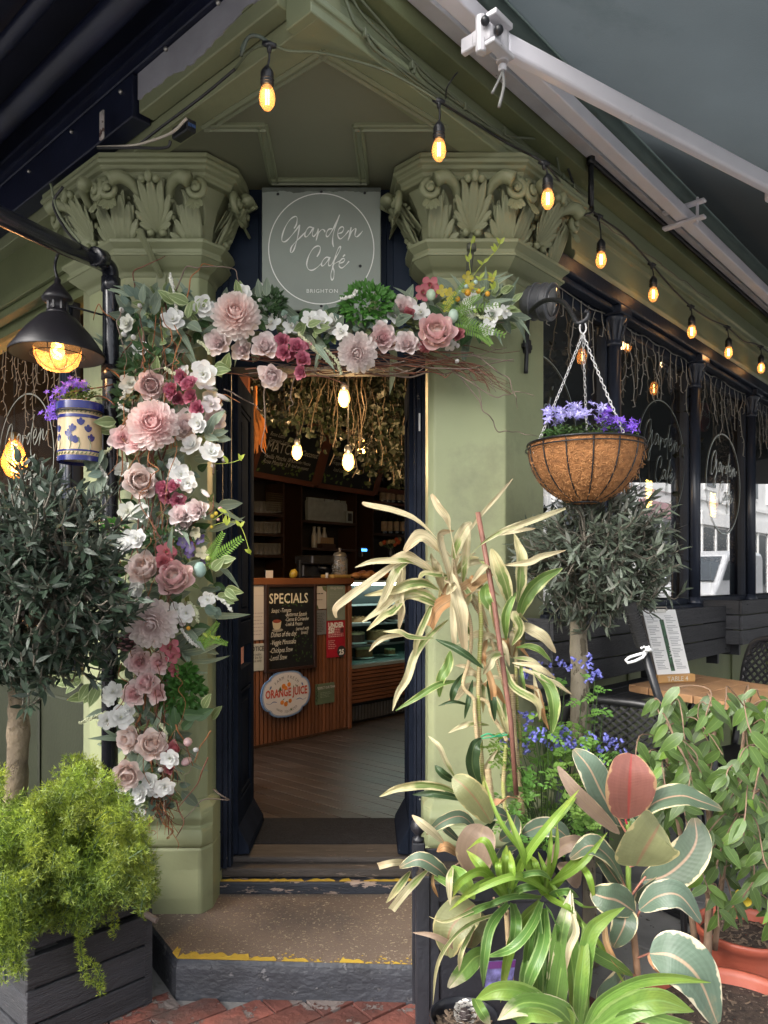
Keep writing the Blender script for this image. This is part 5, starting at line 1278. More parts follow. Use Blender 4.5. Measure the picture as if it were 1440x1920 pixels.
M_seed = mat('seeded_amber_glass', (.65,.36,.14), .08, .6, 60, bump=.8, bs=90, emis=(1,.40,.09), es=.16, alpha=.45)
m = Me(); m.lathe([(.087,.0),(.086,-.03),(.074,-.062),(.05,-.083),(.02,-.092),(.002,-.093)], lc+V((0,0,-.004)), 30, cap=False); build(m, 'globe', M_seed, lm, smooth=True)
m = Me(); m.lathe([(.002,-.052),(.018,-.045),(.027,-.02),(.022,.01),(.013,.03)], lc+V((0,0,.0)), 14); build(m, 'bulb', M_ambh, lm, smooth=True)
m = Me(); m.tube([lc+V((.012*math.cos(i), .012*math.sin(i), -.035+i*.006)) for i in range(10)], .005, 5); build(m, 'filament', M_fil, lm, smooth=True)
m = Me()
for a in (0, math.pi/2): m.tube([lc+V((math.cos(a)*.092*math.cos(q), math.sin(a)*.092*math.cos(q), .012-.10*math.sin(q))) for q in [i*math.pi/16 for i in range(17)]], .0018, 5)
m.tube([lc+V((math.cos(q*.3)*.1, math.sin(q*.3)*.1, -.035)) for q in range(21)], .0018, 5, closed=True)
build(m, 'wire_guard', M_iron, lm, smooth=True)
m = Me(); m.tube(catmull([lc+V((0,0,.26)), P(103, 500, 2.9), P(108, 478, 2.9), P(116, 466, 2.82)], 6), .006, 8); m.tube([lc+V((.04,0,.16)), P(190, 590, 2.98), P(200,590,3.03)], .004, 6); build(m, 'stem', M_iron, lm, smooth=True)
lamp_light(lc+V((0,0,-.03)), 1.5, .03, (1,.58,.25))

cp = P(150, 812, 2.95)
cpn = thing('ceramic_planter', 'cream ceramic pot hand painted with blue tulips and navy bands', 'pot', cp)
M_cer = mat('cream_glaze', (.52,.40,.24), .2, .06, 10, spec=.6); M_blu = mat('cobalt_glaze', (.012,.015,.13), .2, .15, 20, spec=.6); M_grn = mat('green_glaze_line', (.10,.13,.05), .3)
r = .088
m = Me(); m.lathe([(r*.93,-.105),(r*.94,-.09),(r*.93,.07),(r*.97,.10),(r*1.0,.112),(r*.96,.115)], cp, 40); build(m, 'body', M_cer, cpn, smooth=True)
for z0, z1, s in ((.082,.112,1.015),(.048,.060,.955),(-.083,-.076,.955),(-.118,-.098,.965)):
    m = Me(); m.lathe([(r*s,z0),(r*s*1.004,(z0+z1)/2),(r*s,z1)], cp, 40, cap=False); build(m, 'band', M_blu, cpn, smooth=True)
def onpot(an, z, s=.945): return cp+V((math.sin(an)*r*s, -math.cos(an)*r*s, z))
def petal(m, an, z, sz, rot):
    pts = []
    for k in range(9):
        q = 2*math.pi*k/9; u, v = math.cos(q)*sz*.55, math.sin(q)*sz*(1.0)
        uu, vv = u*math.cos(rot)-v*math.sin(rot), u*math.sin(rot)+v*math.cos(rot); pts.append(onpot(an+uu/r, z+vv, .948))
    m.av(pts, [tuple(range(9))])
m = Me()
for an, z in ((-.75,.0),(-.15,-.02),(.05,.0),(-.75,-.035),(.18,-.045),(.0,-.04),(-1.1,.01),(.42,.025),(.75,.0),(.9,-.035)):
    for k in (-.7, 0, .7): petal(m, an+k*.09, z+.008*(1-abs(k)), .014, -k)
build(m, 'tulip_painting', M_blu, cpn, kind='stuff')
m = Me()
for an in (-.7, -.1, .3, .8): m.tube([onpot(an, -.03), onpot(an+.08, -.055), onpot(an+.02, -.075)], .0018, 4)
for z in (.071, -.09):
    for k in range(16): m.tube([onpot(-1.5+k*.19, z-.004, .98 if z > 0 else .95), onpot(-1.4+k*.19, z+.004, .98 if z > 0 else .95)], .0022, 4)
build(m, 'green_painting', M_grn, cpn, kind='stuff')
m = Me(); m.lathe([(.002,.105),(r*.95,.107)], cp, 20); build(m, 'soil', mat('dark_soil', (.02,.015,.01), .95, .4, 40, bump=1), cpn)
m = Me(); m.tube([cp+V((math.cos(i*.4)*.091, math.sin(i*.4)*.091, .075)) for i in range(16)], .003, 6, closed=True); m.tube([cp+V((-.02,.09,.07)), cp+V((-.05,.25,.07)), cp+V((-.06,.40,.06))], .006, 6); build(m, 'ring_bracket', M_iron, cpn, smooth=True)

# ---- bell flower templates
def bellflower():
    m = Me(); n = 5
    for k in range(n):
        a = 2*math.pi*k/n
        def q(r_, z, da=0): return V((math.cos(a+da)*r_, math.sin(a+da)*r_, z))
        m.av([q(.05,0), q(.45,.35,-.5), q(.5,.42,.0), q(.45,.35,.5), q(1.0,.35,0)], [(0,1,2),(0,2,3),(1,4,2),(2,4,3)], [(.75,.75,.95),(.42,.40,.85),(.55,.5,.9),(.42,.40,.85),(.30,.25,.72)])
    return m
M_bellp = mat('lilac_bellflower', attr=True, rough=.6, var=.1, rand=.15, leaf=.25)
bf = bellflower(); bfd = bf.mesh('bloom', V((0,0,0)), True, [M_bellp])
bf2 = bellflower()
for i in bf2.c: c = bf2.c[i]; bf2.c[i] = (c[0]*.45, c[1]*.22, c[2]*.75)
bf2d = bf2.mesh('bloom', V((0,0,0)), True, [M_bellp])
M_herb = mat('fresh_herb_leaf', (.07,.14,.035), .5, .4, 10, leaf=.3, hue=.02)
def leafcloud(m, c, rad, n, s0, s1, up=.5):
    for k in range(n):
        d_ = rvec(); d_ = d_/max(d_.length, .3)*random.random()**.4; p = c+V((d_.x*rad[0], d_.y*rad[1], d_.z*rad[2])); s = rnd(s0, s1)
        m.inst(lf, Matrix.Translation(p) @ frame(V((d_.x+rnd(.5), d_.y+rnd(.5), up*rnd(-.4,1))), V((rnd(.6), -.6+rnd(.5), 1))).to_4x4() @ Matrix.Scale(s, 4))
fp = thing('bellflowers', 'purple bellflowers spilling over the painted ceramic pot', 'flowers', cp+V((0,0,.11)))
m = Me(); leafcloud(m, cp+V((.0,0,.14)), (.095,.07,.05), 260, .012, .026); build(m, 'leaves', M_herb, fp, kind='stuff')
for k in range(58):
    f = random.random(); p = cp+V((-.10-.03*math.sin(f*3)+f*.15+rnd(.025), -.05+rnd(.045), .03+.15*math.sin(f*1.9)+rnd(.02)))
    place('bloom', bf2d, fp, p, frame(V((rnd(.6), rnd(.5), rnd(.6))), V((rnd(.8), -1, rnd(.4,1)))), rnd(.013,.019))

# ================================================================ FLOODLIGHT, BRACKET, HANGING BASKET
M_fl = mat('weathered_grey_metal', (.085,.09,.10), .42, .2, 12, bump=.3, chip=(.22,.23,.24), ct=.68, cs=25)
fc = RP(1016, 566, -1.66)
fld = thing('floodlight', 'weathered grey drum floodlight on the right side of the pier', 'light', fc)
axf = (DR*.35+NR*.9+V((-.25,-.1,-.18))).normalized()
m = Me(); m.lathe([(.002,-.09),(.04,-.088),(.066,-.06),(.072,-.02),(.074,.03),(.068,.05)], fc, 28, ax=axf); build(m, 'housing', M_fl, fld, smooth=True)
for h in (-.03, .01, .045):
    m = Me(); m.lathe([(.072,h-.006),(.079,h-.004),(.079,h+.004),(.072,h+.006)], fc, 28, ax=axf); build(m, 'rib', M_fl, fld, smooth=True)
m = Me(); m.lathe([(.06,.051),(.058,.056),(.002,.064)], fc, 24, ax=axf); build(m, 'lens', mat('dim_lens', (.12,.12,.12), .1, spec=.9), fld, smooth=True)
m = Me(); m.tube([fc-axf*.06, RP(996, 552, -1.77)], .02, 10); m.obox(RP(996, 556, -1.765), DR*.03, NR*.006, UZ*.04); build(m, 'mount', M_fl, fld, bevel=.003)
hk = P(1093, 612, 2.80)
hb = thing('wall_bracket', 'curled dark iron bracket on the pier carrying the hanging basket', 'bracket', RP(988, 640, -1.77))
m = Me(); b0 = RP(986, 700, -1.755); b1 = RP(990, 600, -1.755)
m.tube(catmull([b0, RP(988, 650, -1.75), b1, P(1000, 578, 3.12), P(1025, 563, 3.02), P(1055, 566, 2.92), P(1072, 588, 2.85), P(1083, 606, 2.81), P(1098, 600, 2.80), P(1103, 588, 2.80), P(1096, 584, 2.80)], 6), .0095, 8)
build(m, 'arm', M_iron, hb, smooth=True)
m = Me(); c = RP(988, 650, -1.76); m.obox(c, DR*.03, NR*.012, UZ*.012); m.obox(c+UZ*.0, DR*.014, NR*.016, UZ*.03); build(m, 'fixing', M_iron, hb, bevel=.004)
bc = P(1097, 838, 2.80); br = .208
bk = thing('hanging_basket', 'coir lined wire hanging basket on white chains beside the pier', 'hanging basket', bc)
M_coir = mat('coir_fibre', (.30,.13,.045), .95, .35, 40, bump=1.0, bs=120, stretch=(1,1,1.8))
prof = [(br*math.cos(q), -br*1.02*math.sin(q)**1.0) for q in [i*math.pi/2/14 for i in range(15)]]
prof = [(br*1.0,.012)]+[(max(.004, a_), b_) for a_, b_ in prof]
m = Me(); m.lathe(prof, bc, 48, cap=False); m.lathe([(br*.95,.012),(br*.9,-.05),(br*.4,-.12),(.002,-.14)], bc, 32, cap=False); build(m, 'coir_liner', M_coir, bk, smooth=True)
# loose fibres of the liner
M_fib = mat('pale_coir_fibre', (.42,.20,.075), .9, .3, 40); m = Me()
for k in range(2600):
    a = rnd(math.pi); q = random.random()*1.45
    def sp(a, q, o): return bc+V((math.cos(a)*math.cos(q)*(br+o), math.sin(a)*math.cos(q)*(br+o), -br*1.02*math.sin(q)-o*math.sin(q)))
    if math.sin(a) > .35: continue
    da, dq = rnd(.09), rnd(.09); p = [sp(a, q, .002), sp(a+da*.5+rnd(.03), q+dq*.5+rnd(.03), .0045+rnd(.0025)), sp(a+da, min(1.5, q+dq), .001)]
    w = .0009; s_v = (p[2]-p[0]).cross(V((math.cos(a), math.sin(a), 0))).normalized()*w
    m.av([p[0]-s_v, p[0]+s_v, p[1]-s_v, p[1]+s_v, p[2]], [(0,1,3,2),(2,3,4)])
for k in range(60):
    a = rnd(-.7,.25); q = rnd(0,.9); p = bc+V((math.cos(a)*math.cos(q)*br, math.sin(a)*math.cos(q)*br, -br*math.sin(q))); m.tube(catmull([p, p+V((rnd(.004,.016), rnd(.01), rnd(.02))), p+V((rnd(.0,.022), rnd(.02), rnd(.02)))], 3), .0008, 3)
build(m, 'fibres', M_fib, bk, kind='stuff')
for k in range(14):
    a = 2*math.pi*k/14+.1; m = Me()
    m.tube([bc+V((math.cos(a)*(br+.004)*math.cos(q), math.sin(a)*(br+.004)*math.cos(q), -(br+.004)*1.02*math.sin(q)+.004)) for q in [i*math.pi/2/12 for i in range(12)]], .0028, 5); build(m, 'frame_wire', M_iron, bk, smooth=True)
for rr, zz, th_ in ((br+.006, .01, .004), (br+.012, -.01, .0028), (.05, -br*1.01, .0045)):
    m = Me(); m.tube([bc+V((math.cos(2*math.pi*i/40)*rr, math.sin(2*math.pi*i/40)*rr, zz)) for i in range(40)], th_, 6, closed=True); build(m, 'rim', M_iron, bk, smooth=True)
M_chain = mat('white_chain', (.62,.62,.62), .4, .1)
ring_c = hk
m = Me(); m.tube([ring_c+V((math.cos(q)*.012, 0, math.sin(q)*.022-.005)) for q in [i*math.pi/8 for i in range(16)]], .0028, 6, closed=True); build(m, 'ring', M_chain, bk, smooth=True)
for tgt in (P(1001, 848, 2.76), P(1100, 806, 2.98), P(1178, 832, 2.66)):
    a0 = ring_c+V((0,0,-.03)); d_ = tgt-a0; n = int(d_.length/.0155); m = Me()
    for i in range(n):
        c = a0+d_*((i+.5)/n)+V((0,0,-.006*math.sin(i/n*math.pi))); ax_ = d_.normalized(); s1 = ax_.orthogonal().normalized(); s1 = s1 if i % 2 else ax_.cross(s1)
        m.tube([c+ax_*(math.cos(q)*.0105)+s1*(math.sin(q)*.0048) for q in [j*math.pi/4 for j in range(8)]], .0014, 4, closed=True)
    build(m, 'chain', M_chain, bk, smooth=True)
fb2 = thing('bellflowers', 'lilac and violet bellflowers filling the hanging basket', 'flowers', bc+V((0,0,.01)))
m = Me(); leafcloud(m, bc+V((-.11,-.10,.025)), (.075,.07,.03), 300, .010, .022); leafcloud(m, bc+V((.02,-.03,.04)), (.17,.13,.045), 500, .010, .022)
build(m, 'leaves', M_herb, fb2, kind='stuff')
for k in range(120):
    f = random.random(); x = lerp(-.165, .16, f)+rnd(.02); z = .075+.045*math.sin(f*2.6+.5)-.035*f+rnd(.026); p = bc+V((x, -.09+rnd(.075), z))
    place('bloom', bfd if f < .60 else bf2d, fb2, p, frame(V((rnd(.8), rnd(.8), rnd(.5))), V((rnd(.7), -1, rnd(.2,1)))), rnd(.018,.026) if f < .6 else rnd(.014,.02))

# ================================================================ STRING LIGHTS AND CABLES
sl = thing('string_lights', 'black cable of eight glowing festoon bulbs strung along the fascias', 'string lights', P(823, 190, 2.645))
bulbs = [(501,183,505,84,P(0,0,1)),(823,281,823,190,0),(1027,373,1020,306,0),(1127,487,1122,405,0),(1225,552,1222,496,0),(1297,622,1295,574,0),(1366,661,1363,613,0),(1427,690,1426,650,0)]
att = []
for i, (bx, by, ax_, ay, _) in enumerate(bulbs):
    Y = 2.36 if i == 0 else RP(bx, by, -1.64 if i != 2 else -1.50).y
    b = P(bx, by, Y); a = P(ax_, ay, Y); att.append(a)
    s = .0265
    so = Me(); so.lathe([(.017,.035),(.020,.038),(.021,.075),(.019,.082),(.012,.092),(.006,.100)], b, 14)
    for zz in (.045,.055): so.lathe([(.0215,zz-.002),(.0225,zz),(.0215,zz+.002)], b, 14)
    sk = build(so, 'socket', M_black, sl, smooth=True)
    m = Me(); m.lathe([(.002,-.040),(.012,-.037),(.0225,-.022),(.026,-.003),(.022,.018),(.016,.032),(.014,.038)], b, 16); build(m, 'bulb', M_amber, sk, smooth=True)
    m = Me()
    for dx in (-.004, .004): m.tube([b+V((dx,0,.025)), b+V((dx,0,-.022))], .0022, 5)
    build(m, 'filament', M_fil, sk, smooth=True)
    m = Me(); m.tube(catmull([b+V((0,0,.095)), (b+a)/2+V((.003,0,.04)), a], 5), .0035, 6); build(m, 'drop_cord', M_bcable, sl, smooth=True)
    m = Me(); m.tube([a+V((-.022,0,.006)), a, a+V((.022,0,-.004))], [.007,.012,.007], 8); m.tube([a, a+V((0,0,-.025))], [.011,.006], 8); build(m, 'connector', M_black, sl, smooth=True)
    lamp_light(b+V((0,-.035,-.0)), .06 if i else .08, .02, (1,.6,.28))
path = [P(440, 130, 2.6), P(470, 95, 2.45), att[0], P(540, 96, 2.40), P(605, 100, 2.44), P(700, 125, 2.52), P(760, 152, 2.58), att[1]]
m = Me(); m.tube(catmull(path, 6), .0045, 6); build(m, 'cable', M_cable, sl, smooth=True)
m = Me(); pth = [att[1], RP(880, 225, -1.66), RP(950, 268, -1.66)]+[att[2]]+[RP(1060, 352, -1.66)]+[att[3]]+[RP(1170, 440, -1.65)]+[att[4], RP(1260, 540, -1.65), att[5], RP(1330, 598, -1.65), att[6], RP(1395, 640, -1.65), att[7], RP(1500, 705, -1.64)]
m.tube(catmull(pth, 5), .0048, 6); build(m, 'cable', M_bcable, sl, smooth=True)
m = Me(); cc = P(478, 82, 2.42)
for i in range(3): m.tube(catmull([cc+V((-.045,0,-.02-.01*i)), cc+V((-.02,-.01,.012)), cc+V((.015,-.01,.016)), cc+V((.05,0,-.006*i))], 4), .006, 6)
build(m, 'cable_coil', mat('verdigris_cable', (.07,.09,.07), .5, .4, 40), sl, smooth=True)
cb = thing('fascia_cables', 'green painted cables clipped along the right fascia', 'cables', RP(860, 200, -1.70))
for j, ctl in enumerate(([(640,-20),(664,40),(684,62),(705,95),(770,140),(860,205),(1000,292),(1060,335),(1100,372)], [(655,-10),(690,40),(775,120),(800,150),(875,205),(1000,288),(1050,325)], [(668,-10),(720,50),(790,130),(880,205),(945,252),(1010,262),(1040,285),(1050,330)], [(690,65),(760,140),(870,215),(940,262),(1010,290)])):
    m = Me(); m.tube(catmull([RP(x, y, dA+.018) for x, y in ctl], 6), (.006,.0045,.005,.004)[j], 6); build(m, 'cable', M_cable, cb, smooth=True)
for x, y in ((684,62),(772,122),(775,132),(872,200),(945,247),(1055,332),(1075,352)):
    m = Me(); m.obox(RP(x, y, dA+.022), DR*.006, NR*.008, UZ*.014); build(m, 'clip', M_cable, cb, bevel=.002)
m = Me(); m.tube(catmull([RP(836, 185, -1.68), RP(838, 165, -1.64), RP(850, 145, -1.62), RP(858, 136, -1.62)], 4), .003, 5); build(m, 'cable_tie', M_bcable, cb, smooth=True)
m = Me(); m.tube(catmull([RP(1062, 275, dA+.01), RP(1064, 310, dA+.012), RP(1075, 345, dA+.014)], 5), .005, 6); build(m, 'cable', M_bcable, cb, smooth=True)
m = Me(); m.tube(catmull([RP(1110, 380, -1.64), RP(1112, 395, -1.62), RP(1100, 402, -1.62), RP(1085, 405, -1.66)], 5), .005, 6); build(m, 'cable', M_bcable, cb, smooth=True)
for x0, x1 in ((1100,1240),(1240,1330)):
    m = Me(); m.tube(catmull([RP(x0+i*(x1-x0)/8, 398+(x0-1100)*.72+i*(x1-x0)/8*.70+rnd(4), -1.66) for i in range(9)], 3), .0025, 4); build(m, 'thin_wire', mat('thin_wire', (.16,.13,.10), .6), cb, smooth=True)
tbx = thing('transformer_box', 'small black lighting transformer wired above the left capital', 'transformer', P(345, 245, 2.78))
c = P(345, 245, 2.78); ax_ = (P(372,228,2.7)-P(322,262,2.85)).normalized()
m = Me(); s1 = ax_.cross(UZ).normalized(); m.obox(c, ax_*.058, s1*.02, s1.cross(ax_)*.022); build(m, 'case', M_black, tbx, bevel=.004)
m = Me()
for k in range(4): m.obox(c+ax_*.06+s1*(-.012+.008*k), ax_*.002, s1*.0025, UZ*.006)
build(m, 'terminals', mat('blue_terminal', (.05,.1,.25), .4), tbx)
for ctl, mt in (([(183,276),(240,274),(270,268),(320,250),(350,222)], mat('cream_cable', (.4,.36,.3), .5)), ([(183,277),(250,277),(310,277),(320,264)], M_bcable), ([(262,270),(300,240),(380,180),(440,130)], M_bcable), ([(118,350),(100,385),(130,440),(165,470)], M_bcable), ([(95,345),(110,400),(150,455)], M_cable)):
    m = Me(); m.tube(catmull([P(x, y, lerp(3.0, 2.6, (x-100)/340)-.08) for x, y in ctl], 6), .0055, 6); build(m, 'cable', mt, tbx, smooth=True)

# ================================================================ PLANTER BOXES
M_plk = mat('black_stained_plank', (.028,.029,.034), .6, .3, 4, bump=1.0, bs=40, rand=.25, stretch=(.7,.7,7), chip=(.11,.10,.095), ct=.64, cs=30, dirt=(.055,.055,.06), dt=.55, ds=5)
pa, pb = V((-1.15,2.40,0)), V((-.868,2.71,0))
pdr = (pb-pa).normalized(); pn = V((pdr.y, -pdr.x, 0))
pbx = thing('planter_box', 'large black stained plank planter box on the left pavement', 'planter', (pa+pb)/2)
zs = [0, .104, .22, .342, .46]
def PB(u, v, z): return pa+pdr*u+pn*v+V((0,0,z))
Wp = (pb-pa).length
for i in range(4):
    m = Me(); m.hexa(PB, 0, Wp+rnd(.003), -.03, rnd(.004), zs[i]+.004, zs[i+1]-.004-(.012 if i == 2 else 0)); build(m, 'plank', M_plk, pbx, bevel=.004, bseg=2)
    def PL(u, v, z): return pa+DL*u+V((DL.y*-1, DL.x, 0))*v+V((0,0,z))
    m = Me(); m.hexa(lambda u, v, z: pa+DL*u+NL*v+V((0,0,z)), 0.002, 1.3, -.03, rnd(.003), zs[i]-.02+.004, zs[i+1]-.02-.004); build(m, 'plank', M_plk, pbx, bevel=.004, bseg=2)
m = Me(); bk_ = [pa-pn*.03-NL*.03+V((0,0,.40)), pb-pn*.03+V((0,0,.40)), pb+DL*1.2+V((0,0,.40)), pa+DL*1.25+V((0,0,.40))]; m.av(bk_, [(0,1,2,3)]); build(m, 'soil', mat('dark_soil'), pbx)
m = Me(); m.hexa(lambda u, v, z: pb+DL*u+NL*v+V((0,0,z)), 0, 1.2, -.03, 0, 0, .44); build(m, 'plank', M_plk, pbx)
m = Me(); m.tube([pb+V((.0,0,.335)), pb+V((.05,-.02,.318))], .011, 8); build(m, 'peg', mat('rusty_peg', (.2,.16,.14), .7, .3, 30), pbx)

bx = thing('planter_box', 'black square planter box with ball finials right of the doorstep', 'planter', (.34, 2.57, 0))
x0, x1, y0, y1 = .105, .60, 2.42, 2.72
M_bx = mat('black_painted_box', (.016,.017,.022), .42, .3, 6, bump=.4, chip=(.14,.14,.14), ct=.73, cs=22)
for (x, y) in ((x0,y0),(x1,y0),(x0,y1),(x1,y1)):
    m = Me(); m.box(V((x-.002,y-.002,0)), V((x+.045,y+.045,.585))); pst = build(m, 'post', M_bx, bx, bevel=.004)
    if (x, y) != (x0, y0):
        m = Me(); m.lathe([(.018,.585),(.022,.59),(.022,.598),(.010,.604),(.012,.612),(.026,.628),(.029,.642),(.024,.660),(.012,.671),(.001,.674)], V((x+.021,y+.021,0)), 20); build(m, 'ball_finial', M_bx, pst, smooth=True)
for f_ in ('front','left','right','back'):
    m = Me()
    if f_ == 'front': m.box(V((x0+.04,y0+.012,.03)), V((x1,y0+.028,.56))); m2 = (XW, x0+.075, x1-.03, y0+.004, y0+.012, .10, .50)
    if f_ == 'back': m.box(V((x0+.04,y1+.012,.03)), V((x1,y1+.028,.56))); m2 = None
    if f_ == 'left': m.box(V((x0+.012,y0+.04,.03)), V((x0+.028,y1,.56))); m2 = None
    if f_ == 'right': m.box(V((x1+.012,y0+.04,.03)), V((x1+.028,y1,.56))); m2 = None
    build(m, 'side_panel', M_bx, bx, bevel=.003)
    if f_ == 'front':
        for a_, b_, c_, e_ in ((x0+.043,x0+.075,.03,.56),(x1-.03,x1,.03,.56),(x0+.075,x1-.03,.50,.56),(x0+.075,x1-.03,.03,.10)):
            m = Me(); m.box(V((a_,y0+.004,c_)), V((b_,y0+.0115,e_))); build(m, 'rail', M_bx, bx, bevel=.002)
m = Me(); m.av([V((x0+.03,y0+.03,.52)), V((x1,y0+.03,.52)), V((x1,y1,.52)), V((x0+.03,y1,.52))], [(0,1,2,3)]); build(m, 'soil', mat('dark_soil'), bx)

def wplanter(px0, px1, dfr, z0, z1, n, lab, t0=None):
    ta = t0 if t0 is not None else tR(RP(px0, 1150, dfr)); tb = tR(RP(px1, 1150, dfr))
    t = thing('window_planter', lab, 'planter', R((ta+tb)/2, dfr, z0), 'plank planters under the right windows')
    h = (z1-z0)/n
    for i in range(n):
        m = Me(); m.hexa(R, ta, tb, dfr-.018, dfr+rnd(.002), z0+i*h+.003, z0+(i+1)*h-.003); build(m, 'plank', M_plk, t, bevel=.003, bseg=2)
        for te_ in (ta, tb-.018):
            m = Me(); m.hexa(R, te_, te_+.018, -1.74 if te_ == ta else -1.74, dfr-.019, z0+i*h+.003, z0+(i+1)*h-.003); build(m, 'plank', M_plk, t, bevel=.003)
    m = Me(); m.hexa(R, ta+.02, tb-.02, -1.74, dfr-.02, z1-.06, z1-.045); build(m, 'soil', mat('dark_soil'), t)
    for te_ in (ta+.1, (ta+tb)/2, tb-.15):
        m = Me(); m.hexa(R, te_, te_+.03, -1.72, dfr-.05, z0-.07, z0-.002); build(m, 'support', M_bx, t)
        m = Me(); m.ball(R(te_, dfr+.003, z0+.03), .004, n=6, m=4); m.ball(R(te_, dfr+.003, z1-.03), .004, n=6, m=4); build(m, 'screw', M_iron, t, kind='stuff')
wplanter(1037, 1375, -1.60, 1.075, 1.382, 3, 'long black plank planter under the first two right windows')
wplanter(1392, 1700, -1.50, 1.13, 1.415, 3, 'black plank planter further along, at the right edge')
bn = thing('bench', 'low black slatted ledge below the long window planter', 'bench', R(3.4, -1.5, .5))
for k in range(3):
    m = Me(); m.hexa(R, 2.95, 4.2, -1.72+k*.09, -1.64+k*.09, .985, 1.01); build(m, 'slat', M_plk, bn, bevel=.003)
for t_ in (3.0, 4.1):
    m = Me(); m.hexa(R, t_, t_+.03, -1.70, -1.66, 0, .985); build(m, 'leg', M_bx, bn)

# ================================================================ TABLE, MENU, CHAIRS, POLE
zt = 1.08
A_, B_, D_ = G(1178, 1283, zt), G(1290, 1262, zt), G(1395, 1322, zt); C_ = B_+(D_-A_)
tb_ = thing('cafe_table', 'square oak plank café table holding the clipboard menu', 'table', (A_+C_)/2-V((0,0,zt)))
M_oak = mat('weathered_oak', (.36,.20,.10), .5, .2, 4, bump=.4, bs=40, rand=.12, stretch=(4,1,1,.5))
e1 = (B_-A_); e2 = (D_-A_)
for k in range(5):
    a0 = A_+e2*(k/5+.004); a1 = A_+e2*((k+1)/5-.004)
    m = Me(); m.extr([a0, a1, a1+e1, a0+e1], V((0,0,-.032))); build(m, 'plank', M_oak, tb_, bevel=.004, bseg=2)
cc = (A_+C_)/2
m = Me(); m.tube([cc-V((0,0,.03)), cc-V((0,0,zt-.03))], .025, 12); build(m, 'pedestal', M_black, tb_, smooth=True)
for k in range(4):
    a = k*math.pi/2+.5; m = Me(); m.obox(V((cc.x+math.cos(a)*.13, cc.y+math.sin(a)*.13, .02)), V((math.cos(a)*.13, math.sin(a)*.13, 0)), V((-math.sin(a)*.02, math.cos(a)*.02, 0)), V((0,0,.012))); build(m, 'foot', M_black, tb_, bevel=.004)
mn = P(1262, 1268, 3.40); mn.z = zt
cbm = thing('menu_clipboard', 'clipboard food menu standing in a small wooden TABLE 4 block', 'menu', mn)
ux = V((.93,.30,0)).normalized(); nf = V((ux.y, -ux.x, 0)); upm = (UZ-nf*.12).normalized()
lean = math.radians(-6); ux2 = (ux*math.cos(lean)+UZ*math.sin(lean)*-0).normalized()
def MB(u, v, w): return mn+ux*(u-.06*(w/.33))+upm*w+nf*v
m = Me(); m.obox(mn+UZ*.018, ux*.10, nf*.03, UZ*.018); blk = build(m, 'block', mat('pine_block', (.50,.28,.10), .5, .1), cbm, bevel=.004)
m = Me(); txt(m, 'TABLE 4', mn+nf*.031+UZ*.008, ux, UZ, .022, align='CENTER'); build(m, 'lettering', mat('cream_chalk'), blk)
m = Me(); m.hexa(MB, -.088, .095, -.006, 0, .02, .335); build(m, 'board', mat('dark_clipboard', (.04,.03,.025), .5), cbm, bevel=.004)
for k in range(3):
    m = Me(); m.hexa(MB, -.078+k*.001, .102-k*.001, .0012+.0012*k, .002+.0012*k, .03, .33); build(m, 'page', M_white, cbm)
m = Me(); m.hexa(MB, .0, .022, .0046, .0052, .05, .285); build(m, 'picture_strip', mat('dark_green_photo', (.02,.07,.03), .5, .8, 50), cbm)
m = Me()
for col_ in (-.072, .030):
    for i in range(34):
        zz = .30-i*.0075; 
        if i % 7 == 5: continue
        m.hexa(MB, col_+(.004 if i % 7 else 0), col_+rnd(.03,.062), .0046, .005, zz, zz+.0028)
build(m, 'print', mat('grey_print', (.30,.31,.33), .7), cbm, kind='stuff')
m = Me(); txt(m, 'GARDEN', MB(.011, .0054, .12), (UZ-ux*.1)*-1, ux, .014, sp=1.6, align='CENTER'); build(m, 'lettering', M_white, cbm)
m = Me(); m.tube([MB(-.03,.008,.325), MB(-.03,.008,.342), MB(.05,.008,.342), MB(.05,.008,.325)], .004, 6); m.hexa(MB, -.02, .04, .004, .012, .318, .333); build(m, 'clip', mat('steel',(.4,.39,.36),.4,metal=.8), cbm)
